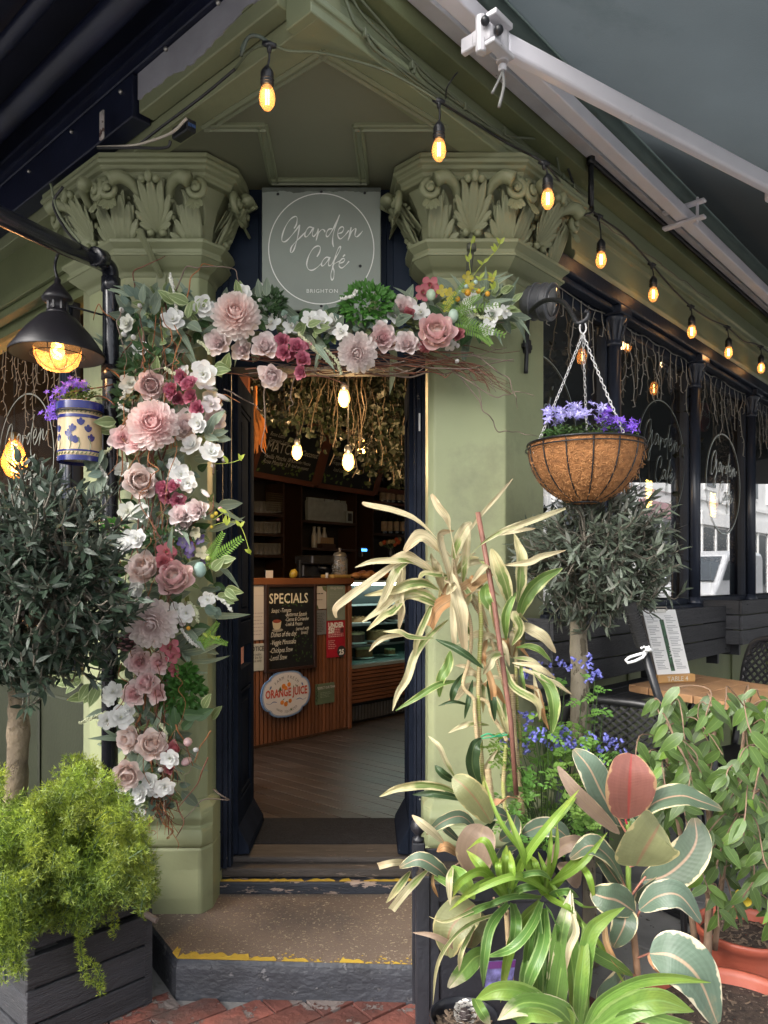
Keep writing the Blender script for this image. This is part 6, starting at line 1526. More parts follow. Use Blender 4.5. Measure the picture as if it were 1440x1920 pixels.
def chair(base, face, lab, zseat=.60, zback=1.08, w=.20):
    # face: horizontal direction the sitter looks
    f = V(face).normalized(); s = V((f.y, -f.x, 0)); b = V(base)
    t = thing('cafe_chair', lab, 'chair', b, 'black lattice backed café chairs')
    def q(u, v, z): return b+s*u+f*v+V((0,0,z))
    M_ch = mat('black_chair_plastic', (.016,.016,.018), .38, .15, 10)
    bv = lambda z: -.19-.10*((z-zseat)/(zback-zseat))
    m = Me(); pth = catmull([q(-w,bv(zseat),zseat), q(-w*1.04,bv(zseat+.3*(zback-zseat)),lerp(zseat,zback,.35)), q(-w*1.0,bv(zback),lerp(zseat,zback,.8)), q(-w*.72,bv(zback)-.01,zback), q(0,bv(zback)-.02,zback+.015), q(w*.72,bv(zback)-.01,zback), q(w*1.0,bv(zback),lerp(zseat,zback,.8)), q(w*1.04,bv(zseat+.3),lerp(zseat,zback,.35)), q(w,bv(zseat),zseat)], 5)
    m.tube(pth, .017, 8); build(m, 'back_frame', M_ch, t, smooth=True)
    m = Me(); N = 11
    def bp(i, j):
        u = lerp(-w*.98, w*.98, i/N); z = lerp(zseat+.08, zback-.005, j/N); 
        if j > N*.75: u *= 1-.35*((j/N-.75)/.25)**2*abs(2*i/N-1)**2
        return q(u, bv(z)-.02*(1-(2*i/N-1)**2), z)
    for d_ in (-1, 1):
        for k in range(-N, 2*N+1, 1):
            pts = []
            for j in range(0, N+1):
                i = k+d_*j
                if 0 <= i <= N: pts.append(bp(i, j))
            if len(pts) > 1: m.tube(pts, .0058, 4)
    build(m, 'lattice', M_ch, t, kind='stuff')
    m = Me(); m.extr([q(-w*1.02,-.2,zseat-.02), q(w*1.02,-.2,zseat-.02), q(w*.98,.2,zseat-.02), q(-w*.98,.2,zseat-.02)], UZ*.03); build(m, 'seat', M_ch, t, bevel=.012, bseg=2)
    for u, v in ((-w,-.2),(w,-.2),(-w,.2),(w,.2)):
        m = Me(); m.tube([q(u*.95,v*.9,zseat-.02), q(u*1.12,v*1.15,0)], [.016,.011], 8); build(m, 'leg', M_ch, t, smooth=True)
    for u in (-w, w):
        m = Me(); m.tube(catmull([q(u,bv(lerp(zseat,zback,.5)),lerp(zseat,zback,.5)), q(u*1.1,-.05,zseat+.24), q(u*1.1,.12,zseat+.22), q(u*1.05,.17,zseat)], 5), .013, 7); build(m, 'armrest', M_ch, t, smooth=True)
p = P(1190, 1400, 2.95)
chair((p.x+.10, p.y+.22, 0), (.60,.80,0), 'black lattice chair with its back towards the bluebells', .62, 1.055, .22)
p = P(1392, 1300, 3.55)
chair((p.x-.02, p.y-.10, 0), (-.75,-.45,0), 'black lattice chair behind the table at the right edge', .72, 1.24, .20)
p = P(1432, 1620, 3.1)
pl_ = thing('walking_pole', 'black pole with ribbed grip and a white plastic clip', 'pole', P(1262, 1400, 2.9))
a, b = P(1180, 1133, 2.75), P(1262, 1395, 2.86)
d_ = (b-a).normalized(); end = a+d_*(a.z/-d_.z) if d_.z < 0 else b
m = Me(); m.tube([a+d_*.17, a+d_*.9], .0155, 12); m.tube([a+d_*.9, end], .012, 10); build(m, 'shaft', M_black, pl_, smooth=True)
m = Me(); m.tube([a, a+d_*.03, a+d_*.17], [.026,.021,.024], 14)
for k in range(13): m.tube([a+d_*(.03+k*.010), a+d_*(.035+k*.010)], .0255, 12)
build(m, 'grip', mat('black_rubber', (.012,.012,.013), .6), pl_, smooth=False)
c = P(1193, 1221, 2.77); m = Me()
m.tube([c+V((.035,0,.02)), c+V((.03,0,-.006)), c+V((0,-.01,-.012)), c+V((-.03,-.01,-.022)), c+V((-.042,-.01,-.032)), c+V((-.035,-.01,-.042)), c+V((-.01,-.01,-.036)), c+V((.02,-.01,-.022)), c+V((.04,0,-.0))], .0055, 8)
m.tube([c+V((.028,-.02,.012)), c+V((.052,-.012,.005))], .009, 8); m.tube([c+V((.028,.02,.012)), c+V((.052,.012,.005))], .009, 8)
for k in range(4): m.ball(c+V((.012+k*.009,-.022,.014+.004*(k % 2))), .005, n=6, m=4)
build(m, 'clip', M_white, pl_, smooth=True)

# ================================================================ POTS
M_terra = mat('terracotta_plastic', (.36,.085,.05), .45, .1, 5, bump=.15, dirt=(.25,.10,.07), dt=.62, ds=5)
M_gsoil = mat('gritty_compost', (.045,.03,.022), .95, .5, 60, bump=1.0, bs=120, chip=(.22,.19,.15), ct=.62, cs=90)
def pot(c, r, h, lab, mt=M_terra, name='flower_pot'):
    c = V(c); t = thing(name, lab, 'pot', V((c.x, c.y, 0)))
    m = Me(); m.lathe([(r*.68,c.z-h),(r*.9,c.z-.12*h-.03),(r*.95,c.z-.035),(r*1.0,c.z-.03),(r*1.03,c.z-.01),(r*1.02,c.z),(r*.96,c.z),(r*.94,c.z-.02),(r*.90,c.z-.05)], V((c.x,c.y,0)), 48, cap=False); build(m, 'wall', mt, t, smooth=True)
    m = Me(); m.lathe([(r*.93,-.04),(r*.5,-.034),(.003,-.03)], c, 30, cap=False); build(m, 'soil', M_gsoil, t, smooth=True)
    m = Me()
    for k in range(120):
        a = rnd(math.pi); q = r*.88*random.random()**.5; p = c+V((math.cos(a)*q, math.sin(a)*q, -.032)); s = rnd(.003,.010)
        d_ = rvec(); d_.z *= .3; e_ = d_.cross(UZ).normalized(); d_.normalize(); m.obox(p, d_*s*1.6, e_*s*.4, UZ*s*.25)
    build(m, 'chippings', mat('bark_chips', (.14,.10,.07), .9, .5, 60), t, kind='stuff')
    m = Me(); m.lathe([(.003,c.z-h+.004),(r*.68,c.z-h+.004)], V((c.x,c.y,0)), 24); build(m, 'base', mt, t)
    return t
PA = V((.985, 2.10, .34)); PBt = V((1.27, 2.62, .33))
pot(PA, .235, .34, 'large terracotta pot at the bottom right, stones on its compost')
pot(PBt, .165, .33, 'smaller terracotta pot behind the large one, ficus growing from it')
pot((.235, 2.19, .27), .10, .27, 'small black pot beside the black planter box', mat('black_pot_plastic', (.012,.013,.018), .35), 'flower_pot')
# pine cone in the black pot
def pinecone(c, r, mt, lab, cat='pine cone', parent=None, tips=None):
    m = Me()
    for k in range(34):
        f = k/34; a = k*2.39996; z = lerp(-.8, .9, f)*r; rr = r*math.sqrt(max(.05, 1-(z/r)**2))*.72
        p = c+V((math.cos(a)*rr, math.sin(a)*rr, z)); o = V((math.cos(a), math.sin(a), .5)).normalized(); s = o.cross(UZ).normalized(); w = r*.34
        m.av([p-s*w*.3, p+s*w*.3, p+o*w*1.1+s*w, p+o*w*1.1-s*w, p+o*w*1.3+UZ*w*.2], [(0,1,2,3),(3,2,4)], [(.03,.02,.018)]*2+[tips or (.55,.53,.50)]*2+[tips or (.6,.58,.55)])
    m.ball(c, r*.6, n=8, m=6, col=(.03,.02,.02))
    return build(m, 'pine_cone', mt, parent, loc=None if parent else c, label=lab, cat=cat if not parent else None)
M_cone = mat('frosted_pine_cone', attr=True, rough=.7, var=.2, vs=40)
pinecone(P(872, 1902, 2.12), .03, M_cone, 'white tipped pine cone in the small black pot')
c = P(936, 1836, 2.15)
m = Me(); m.extr([c+V((-.045,0,-.05)), c+V((.035,0.01,-.05)), c+V((.05,0.01,.05)), c+V((-.03,0,.05))], V((0,.004,0))); pk = build(m, 'plant_label', mat('purple_photo_card', (.10,.09,.22), .4, .7, 60), loc=c, label='purple flower picture label stuck in the pots at the bottom', cat='label')
m = Me(); m.extr([c+V((-.032,-.001,.03)), c+V((.046,.009,.03)), c+V((.05,.009,.05)), c+V((-.03,-.001,.05))], V((0,-.001,0))); build(m, 'title_strip', mat('deep_purple', (.09,.02,.12), .5), pk)
# ================================================================ LEAVES
def leafmat(name, main, edge=None, rib=None, et=.75, tip=None, tt=.55, streak=.25, rough=.45, trans=.25, rand=.12, nsc=30, under=None):
    m = bpy.data.materials.new(name); m.use_nodes = True; nt = m.node_tree; N = nt.nodes; Lk = nt.links; N.clear()
    def new(t, **k):
        n = N.new(t)
        for a, b in k.items(): setattr(n, a, b)
        return n
    out = new('ShaderNodeOutputMaterial'); b = new('ShaderNodeBsdfPrincipled'); b.inputs['Roughness'].default_value = rough
    at = new('ShaderNodeVertexColor'); at.layer_name = 'Col'; sp = new('ShaderNodeSeparateColor'); Lk.new(at.outputs[0], sp.inputs[0])
    f, e, sgn = sp.outputs[0], sp.outputs[1], sp.outputs[2]
    geo = new('ShaderNodeNewGeometry'); nz = new('ShaderNodeTexNoise'); nz.inputs['Scale'].default_value = nsc; nz.inputs['Detail'].default_value = 4; Lk.new(geo.outputs['Position'], nz.inputs['Vector'])
    def math_(op, a, b_=None, c=None):
        n = new('ShaderNodeMath', operation=op)
        for i, v in enumerate((a, b_, c)):
            if v is None: continue
            if isinstance(v, (int, float)): n.inputs[i].default_value = v
            else: Lk.new(v, n.inputs[i])
        return n.outputs[0]
    def ramp(v, lo, hi):
        n = new('ShaderNodeMapRange'); n.inputs[1].default_value = lo; n.inputs[2].default_value = hi; Lk.new(v, n.inputs[0]); return n.outputs[0]
    def mix(fac, a, b_):
        n = new('ShaderNodeMix', data_type='RGBA'); 
        if isinstance(fac, (int, float)): n.inputs[0].default_value = fac
        else: Lk.new(fac, n.inputs[0])
        for i, v in ((6, a), (7, b_)):
            if isinstance(v, tuple): n.inputs[i].default_value = (*v, 1)
            else: Lk.new(v, n.inputs[i])
        return n.outputs[2]
    col = mix(0.0, main, main)
    if tip:
        tv = math_('ADD', f, math_('MULTIPLY', math_('SUBTRACT', nz.outputs[0], .5), .5)); col = mix(ramp(tv, tt-.12, tt+.12), col, tip)
    # lengthwise streaks: a noise over (e, f)
    cv = new('ShaderNodeCombineXYZ'); Lk.new(math_('MULTIPLY', sgn, 9.0), cv.inputs[0]); Lk.new(math_('MULTIPLY', f, 1.2), cv.inputs[1])
    oi = new('ShaderNodeObjectInfo'); Lk.new(math_('MULTIPLY', oi.outputs['Random'], 40.0), cv.inputs[2])
    n2 = new('ShaderNodeTexNoise'); n2.inputs['Scale'].default_value = 1.6; n2.inputs['Detail'].default_value = 3; Lk.new(cv.outputs[0], n2.inputs['Vector'])
    if edge:
        ev = math_('ADD', e, math_('MULTIPLY', math_('SUBTRACT', nz.outputs[0], .5), .75)); col = mix(ramp(ev, et-.03, et+.03), col, edge)
    if rib: col = mix(ramp(e, .09, .03), col, rib)
    hsv = new('ShaderNodeHueSaturation'); Lk.new(col, hsv.inputs['Color'])
    val = math_('ADD', math_('MULTIPLY', math_('SUBTRACT', n2.outputs[0], .5), streak*3), math_('ADD', 1.0-rand, math_('MULTIPLY', oi.outputs['Random'], rand*2)))
    val = math_('MULTIPLY', val, math_('ADD', .85, math_('MULTIPLY', nz.outputs[0], .3))); Lk.new(val, hsv.inputs['Value']); col = hsv.outputs[0]
    if under: col = mix(geo.outputs['Backfacing'], col, under)
    Lk.new(col, b.inputs['Base Color'])
    # side veins / pleats as relief
    wv = math_('SINE', math_('ADD', math_('MULTIPLY', f, 130.0), math_('MULTIPLY', e, -14.0)))
    bp = new('ShaderNodeBump'); bp.inputs['Strength'].default_value = .22; bp.inputs['Distance'].default_value = .002
    Lk.new(math_('ADD', math_('MULTIPLY', wv, .25), math_('MULTIPLY', n2.outputs[0], 1.5)), bp.inputs['Height']); Lk.new(bp.outputs[0], b.inputs['Normal'])
    tr = new('ShaderNodeBsdfTranslucent'); Lk.new(col, tr.inputs[0]); ms = new('ShaderNodeMixShader'); ms.inputs[0].default_value = trans
    Lk.new(b.outputs[0], ms.inputs[1]); Lk.new(tr.outputs[0], ms.inputs[2]); Lk.new(ms.outputs[0], out.inputs[0]); MATS[name] = m; return m
LM = {
 'd': leafmat('dry_leaf', (.52,.46,.29), None, (.38,.33,.19), tip=(.46,.37,.23), tt=.8, streak=.35, rough=.65),
 'dg': leafmat('half_dry_leaf', (.22,.30,.09), (.46,.43,.26), (.34,.34,.16), .55, tip=(.52,.46,.29), tt=.42, streak=.35, rough=.6),
 'gd': leafmat('fading_leaf', (.17,.24,.07), (.55,.50,.28), (.38,.40,.18), .62, tip=(.50,.45,.24), tt=.62, streak=.3, rough=.55),
 'g': leafmat('green_dracaena_leaf', (.13,.22,.05), (.40,.42,.18), (.26,.34,.11), .85, streak=.25),
 'k': leafmat('dark_green_leaf', (.035,.07,.025), None, (.09,.13,.05), streak=.25),
 'b': leafmat('brown_leaf', (.36,.23,.11), None, (.27,.17,.08), tip=(.46,.25,.11), tt=.5, streak=.35, rough=.7),
 'v': leafmat('variegated_leaf', (.085,.125,.08), (.56,.48,.29), (.36,.24,.16), .92, tip=(.28,.18,.09), tt=1.0, streak=.14, rough=.45, trans=.12, nsc=22, under=(.24,.24,.13)),
 'w': leafmat('pale_variegated_leaf', (.115,.17,.12), (.58,.52,.37), (.42,.30,.20), .93, tip=(.34,.24,.13), tt=1.0, streak=.16, rough=.5, trans=.15, nsc=26),
 'ro': leafmat('olive_underside', (.21,.22,.10), (.42,.36,.17), (.26,.17,.09), .95, streak=.12, rough=.5, trans=.2),
 'rb': leafmat('brown_underside', (.24,.17,.12), (.36,.27,.17), (.26,.19,.12), .96, streak=.12, rough=.55, trans=.2),
 'rr': leafmat('red_underside', (.24,.095,.075), (.40,.24,.13), (.30,.06,.05), .93, streak=.12, rough=.45, trans=.25),
 'l': leafmat('lime_strap_leaf', (.16,.27,.035), None, (.25,.35,.08), streak=.25, rough=.42, trans=.25, tip=(.24,.31,.05), tt=.8),
 'L': leafmat('deep_strap_leaf', (.09,.19,.04), (.22,.32,.11), (.20,.30,.09), .8, streak=.2, rough=.35, trans=.25),
 'B': leafmat('broad_strap_leaf', (.14,.26,.05), (.22,.33,.09), (.20,.33,.08), .85, streak=.3, rough=.36, trans=.25, tip=(.19,.29,.05)),
 'Bd': leafmat('broad_leaf_dry_tip', (.12,.22,.05), (.52,.48,.30), (.25,.38,.10), .98, tip=(.58,.53,.38), tt=.82, streak=.2, rough=.4, trans=.3),
 'p': leafmat('peach_dry_leaf', (.50,.27,.15), None, (.5,.3,.18), streak=.3, rough=.6),
}
def vc(f, e): return (f, abs(e), e*.5+.5)
PROF = {
 'lance': lambda f: max(.02, math.sin(math.pi*min(1, f*.97+.02))**.75),
 'pet': lambda f: .13 if f < .22 else max(.03, .13+.87*math.sin(math.pi*((f-.22)/.78*.97))**.7),
 'strap': lambda f: max(.03, min(1, .55+f*1.6)*(1-max(0, (f-.55)/.45)**1.9)),
 'round': lambda f: max(.03, math.sin(math.pi*(f**.85)*.985+.01)**.52),
 'oval': lambda f: max(.04, math.sin(math.pi*(f**.9)*.98+.015)**.62),
 'cut': lambda f: max(.05, min(1, .35+f*2.2)),
}
def Zf(ox, oy, s):
    return lambda x, y, Y: P(ox+x/s, oy+y/s, Y)
def pxleaf(parent, tr, pts, w, key, Y, prof='lance', fold=.25, wave=.05, arch=None, seg=3, n=5, Ys=None, s=1.0, nrm=None, name='leaf'):
    k = len(pts); q = []
    for i, (x, y) in enumerate(pts):
        f = i/(k-1); yy = (Ys[i] if Ys else Y-(arch if arch is not None else .05)*math.sin(math.pi*f*.8)); q.append(tr(x, y, yy))
    path = catmull(q, n)
    m = Me(); m.ribbon(path, w/s/1400*Y/2, nrm if nrm is not None else V((rnd(.35), -1, .35+rnd(.3))), fold=fold, prof=PROF[prof], wave=wave, seg=seg, vcol=vc)
    return build(m, name, LM[key], parent, smooth=True)

# ---------------------------------------------------------------- tall half dead dracaena
Z5 = Zf(600, 900, 2.88); Y5 = 2.62
dr = thing('dracaena', 'tall half dead dracaena with cream dry leaves before the pier', 'plant', P(920, 1500, 2.62)-V((0,0,.25)))
M_cane = mat('ringed_green_cane', (.25,.27,.07), .5, .3, 12, bump=.3, chip=(.34,.27,.13), ct=.54, cs=10)
M_canb = mat('ringed_brown_cane', (.34,.25,.14), .6, .3, 14, bump=.5, chip=(.19,.13,.08), ct=.6, cs=18)
def cane(tr, pts, w, Y, s, mt, parent, rings=True, name='cane'):
    pth = catmull([tr(x, y, Y if len(p) < 3 else p[2]) for p in pts for x, y in [p[:2]]], 8); r = w/s/1400*Y/2
    m = Me(); rad = []
    L_ = 0
    for i, p in enumerate(pth): rad.append(r*(1+(.10 if i % 3 == 0 and rings else 0)+rnd(.03)))
    m.tube(pth, rad, 9); c = build(m, name, mt, parent, smooth=True)
    if rings:
        m = Me()
        for i in range(1, len(pth)-1):
            for f in (0, .5):
                p = pth[i].lerp(pth[i+1], f); d_ = (pth[i+1]-pth[i]).normalized(); m.lathe([(r*.9,-.0012),(r*1.14,0),(r*.9,.0012)], p, 9, ax=d_, cap=False)
        build(m, 'node_rings', mat('pale_cane_ring', (.50,.44,.25), .7), c, kind='stuff')
    return c
base = (905, 1900)
cane(Z5, [(900,1760),(880,1590),(865,1400),(855,1200),(860,1000),(870,800),(865,600)], 24, Y5, 2.88, M_cane, dr)
cane(Z5, [(850,1420),(835,1250),(830,1180),(780,1130),(775,1080),(800,1000),(815,900),(810,760),(745,560),(720,430)], 20, Y5-.02, 2.88, M_canb, dr)
cane(Z5, [(1090,1800),(1080,1680),(1060,1500),(1045,1350),(1040,1200),(1035,1050)], 32, Y5+.05, 2.88, M_canb, dr)
cane(Z5, [(1085,1500),(1078,1350),(1060,1150),(1060,1000),(1060,900),(1050,760)], 18, Y5+.08, 2.88, M_cane, dr)
cane(Z5, [(1010,1410),(980,1350),(930,1270),(905,1200),(840,1175)], 20, Y5, 2.88, M_canb, dr)
cane(Z5, [(1000,1380),(1010,1200),(960,1000),(930,880),(880,760),(800,620),(740,520)], 16, Y5+.04, 2.88, M_canb, dr)
cane(Z5, [(935,1800),(920,1680),(905,1560)], 34, Y5-.02, 2.88, M_canb, dr)
cane(Z5, [(1000,1780),(990,1640),(1005,1430)], 22, Y5-.02, 2.88, M_cane, dr)
D5 = [
 ([(700,410),(620,300),(510,205),(400,175),(270,140),(225,122)],46,'d','pet'), ([(735,420),(700,260),(680,190),(640,130),(605,80)],50,'d','pet'),
 ([(710,420),(650,390),(570,320),(520,330),(465,385)],105,'d','pet'), ([(725,420),(790,310),(870,180),(960,80),(1045,-8)],30,'d','pet'),
 ([(720,440),(740,340),(790,260),(822,225)],70,'dg','lance'), ([(760,480),(850,360),(970,285),(1100,235),(1240,190),(1320,156)],46,'dg','pet'),
 ([(960,300),(1060,275),(1168,266)],30,'d','lance'), ([(660,620),(600,500),(520,440),(440,415),(385,430)],75,'d','pet'),
 ([(640,440),(470,440),(390,460),(250,560),(160,640),(90,690),(95,748)],62,'d','pet'), ([(620,520),(500,440),(380,435),(280,445),(192,470)],42,'dg','lance'),
 ([(500,420),(420,480),(400,520),(350,620),(298,702)],58,'dg','lance'), ([(448,430),(440,540),(435,620),(440,700),(425,805)],78,'d','oval'),
 ([(640,590),(560,560),(480,560),(380,600),(245,628)],62,'gd','lance'), ([(660,680),(560,610),(420,630),(330,690),(225,770)],62,'dg','lance'),
 ([(490,600),(400,700),(340,740),(258,808)],52,'gd','lance'), ([(660,690),(580,650),(500,630),(440,650)],60,'gd','lance'),
 ([(718,415),(716,520),(735,640),(760,760),(775,930)],88,'d','pet'), ([(722,560),(715,700),(720,830),(724,918)],54,'d','lance'),
 ([(930,510),(830,570),(720,640),(640,700),(588,788)],92,'b','cut'), ([(1030,670),(1000,560),(965,460),(925,372)],104,'gd','lance'),
 ([(1070,660),(1085,540),(1075,410),(1045,295)],96,'gd','lance'), ([(990,465),(1120,440),(1200,410),(1325,385)],52,'d','lance'),
 ([(1070,770),(1100,640),(1180,540),(1305,475)],92,'g','lance'), ([(1000,860),(1010,720),(1062,602)],66,'g','lance'),
 ([(1040,890),(1085,800),(1060,735),(1120,760)],64,'gd','lance'), ([(1030,800),(1120,810),(1200,860),(1278,935)],78,'d','lance'),
 ([(1060,900),(1130,905),(1190,930),(1248,978)],48,'g','lance'), ([(1000,945),(940,955),(905,1000),(878,1048)],62,'dg','lance'),
 ([(610,650),(570,740),(520,860),(508,952)],58,'gd','lance'), ([(690,760),(600,840),(520,940),(470,1060),(420,1150),(385,1242)],54,'dg','lance'),
 ([(610,860),(500,850),(420,825),(345,825)],44,'gd','lance'), ([(460,840),(360,850),(300,880),(263,928)],38,'d','lance'),
 ([(700,920),(685,1000),(655,1080),(640,1170)],80,'g','oval'), ([(750,1085),(640,1110),(540,1160),(412,1242)],48,'g','lance'),
 ([(820,1215),(720,1200),(635,1217)],24,'k','lance'), ([(910,1330),(840,1320),(770,1325),(690,1362)],44,'dg','lance'),
 ([(1040,990),(1150,1000),(1210,1040),(1275,1078)],48,'d','lance'), ([(1050,1000),(1180,1060),(1280,1110),(1358,1162)],44,'d','lance'),
 ([(1100,1105),(1170,1150),(1200,1250),(1230,1352)],42,'b','lance'), ([(1158,1050),(1180,1200),(1222,1300)],40,'d','lance'),
 ([(1150,1030),(1230,1120),(1260,1240),(1255,1375)],92,'g','lance'), ([(1085,980),(1090,1060),(1106,1165)],26,'g','lance'),
 ([(780,1030),(730,1120),(712,1205)],54,'k','lance'), ([(620,860),(760,930),(880,1020)],44,'k','lance'), ([(900,860),(870,940),(900,1010)],50,'b','lance'),
 ([(725,1610),(690,1540),(640,1440),(588,1388)],40,'dg','lance'), ([(725,1625),(660,1590),(622,1542)],52,'k','lance'),
 ([(760,1700),(620,1655),(450,1660),(315,1710)],62,'gd','lance'), ([(780,1730),(640,1700),(500,1702)],56,'k','lance'),
 ([(880,1690),(825,1560),(830,1450),(872,1400)],84,'k','lance'), ([(885,1665),(900,1530),(962,1458)],42,'d','lance'),
 ([(900,1080),(930,1180),(940,1300)],50,'k','lance'), ([(820,1080),(800,1180),(780,1290)],40,'k','lance'), ([(1000,1010),(1040,1120),(1160,1200),(1190,1300)],50,'gd','lance'),
 ([(820,880),(800,820),(740,760),(700,740)],46,'gd','lance'), ([(920,620),(940,720),(960,840)],80,'gd','lance'), ([(900,560),(900,640),(960,720)],70,'g','lance'),
 ([(860,430),(900,470),(930,520)],36,'dg','lance'), ([(820,560),(880,480),(920,450)],40,'d','lance'), ([(760,560),(800,620),(790,700)],50,'gd','lance'),
 ([(640,520),(600,460),(600,400)],50,'dg','lance'), ([(660,600),(640,500),(620,420)],60,'d','lance'), ([(700,520),(650,520),(560,520),(540,600)],50,'gd','lance'),
 ([(700,560),(690,500),(640,330),(650,280),(725,270)],60,'d','lance'), ([(770,560),(780,460),(800,330),(815,240)],58,'dg','lance'), ([(680,620),(720,560),(665,535)],60,'d','lance'),
 ([(900,1090),(960,1230),(1000,1360)],42,'gd','lance'), ([(880,980),(930,1100),(940,1240)],40,'b','lance'), ([(990,1180),(1000,1280),(1010,1380)],40,'gd','lance'),
]
for pts, w, key, pf in D5: pxleaf(dr, Z5, [(x+rnd(6), y+rnd(6)) for x, y in pts], w*rnd(.66,.92), key, Y5+rnd(.05), pf, fold=rnd(.3,.9), wave=rnd(.15,.38), s=2.88, n=8)
for k in range(46):
    cx_, cy_ = random.choice(((720,520),(700,600),(800,600),(960,860),(1040,960),(880,1100)))
    a = rnd(math.pi); ln = rnd(110,230); e = (cx_+math.cos(a)*ln, cy_+math.sin(a)*ln*.9+40)
    pxleaf(dr, Z5, [(cx_, cy_), ((cx_+e[0])/2, (cy_+e[1])/2-35), e], rnd(16,40), random.choice(('gd','d','d','dg','b','d')), Y5+.10+rnd(.06), 'lance', fold=rnd(.2,.5), wave=.12, s=2.88)
stk = thing('plant_stake', 'reddish brown cane stake supporting the dying dracaena', 'stake', Z5(1050,1500,Y5))
m = Me(); m.tube([Z5(852,174,Y5-.03), Z5(930,600,Y5-.04), Z5(980,950,Y5-.05), Z5(1030,1300,Y5-.05), Z5(1060,1700,Y5-.03)], .0088, 8); build(m, 'stick', mat('red_brown_stick', (.20,.09,.065), .6, .2, 20, bump=.4), stk, smooth=True)
m = Me(); m.tube(catmull([Z5(870,1385,Y5-.06), Z5(910,1370,Y5-.08), Z5(950,1385,Y5-.07), Z5(1010,1375,Y5-.06)], 6), .003, 5); m.tube(catmull([Z5(875,1395,Y5-.06), Z5(930,1388,Y5-.08), Z5(1000,1365,Y5-.06)], 6), .002, 5); build(m, 'green_twine', mat('green_twine', (.03,.30,.14), .7), stk, kind='stuff')

# ---------------------------------------------------------------- older rubber plant in the black box
Z7 = Zf(700, 1350, 3.3675)
r2 = thing('rubber_plant', 'sprawling older rubber plant with curled olive leaves in the black box', 'plant', V((.33,2.55,.52)))
M_rst = mat('rubber_stem', (.16,.10,.06), .6, .3, 12, bump=.4)
cane(Z7, [(790,1500),(770,1200),(760,900),(745,700)], 26, 2.48, 3.3675, M_rst, r2, False, 'stem')
cane(Z7, [(790,1100),(680,960),(560,900),(480,960)], 16, 2.46, 3.3675, M_rst, r2, False, 'stem')
for pts, w, key, pf, Y in (
 ([(745,650),(650,505),(575,420),(503,362)],175,'ro','oval',2.42), ([(640,985),(640,850),(670,740),(700,668)],240,'rb','round',2.36),
 ([(640,1165),(560,1230),(480,1340),(470,1490)],240,'ro','round',2.34), ([(700,1230),(640,1320),(610,1440)],150,'ro','oval',2.38),
 ([(660,700),(560,610),(440,640),(335,725)],84,'v','lance',2.44), ([(560,780),(460,690),(450,690)],50,'v','lance',2.46),
 ([(480,1010),(400,935),(290,880),(165,930)],100,'v','oval',2.36), ([(460,790),(380,715),(300,650),(244,600)],56,'d','lance',2.40),
 ([(210,895),(120,900),(33,922)],44,'d','cut',2.36), ([(345,945),(260,1025),(190,1100),(115,1198)],50,'dg','cut',2.34),
 ([(235,955),(170,1040),(82,1155)],50,'gd','lance',2.35), ([(760,500),(800,530),(860,490),(950,510)],86,'p','oval',2.40),
 ([(770,980),(800,880),(850,800),(915,800)],140,'w','oval',2.42), ([(940,720),(1060,670),(1150,680),(1232,745)],140,'w','oval',2.44),
 ([(1090,910),(1180,810),(1260,770),(1345,760)],96,'rb','lance',2.40), ([(720,1480),(640,1500),(560,1590),(475,1690)],130,'Bd','oval',2.24),
 ([(620,1505),(500,1425),(380,1362),(248,1342)],38,'rb','lance',2.32), ([(380,965),(375,1040),(410,1120)],26,'b','lance',2.33),
 ([(500,925),(480,1010),(485,1170)],44,'dg','lance',2.30), ([(370,985),(440,1010),(520,1060),(600,1110)],60,'Bd','lance',2.34),
 ([(500,920),(560,1010),(640,1130)],110,'B','lance',2.32), ([(1180,900),(1250,960),(1300,1050)],140,'rb','oval',2.42),
 ([(900,600),(870,700),(800,760)],110,'v','oval',2.46), ([(560,870),(460,800),(400,830)],60,'b','lance',2.44), ([(700,600),(780,590),(860,620)],90,'v','oval',2.48),
 ([(770,640),(700,700),(640,720)],50,'k','lance',2.47), ([(380,1360),(480,1340),(540,1480)],110,'ro','oval',2.36), ([(730,1330),(700,1420),(720,1520)],80,'Bd','lance',2.26)):
    pxleaf(r2, Z7, pts, w, key, Y, pf, fold=.22, wave=.03, s=3.3675, seg=4, n=6, arch=.06)

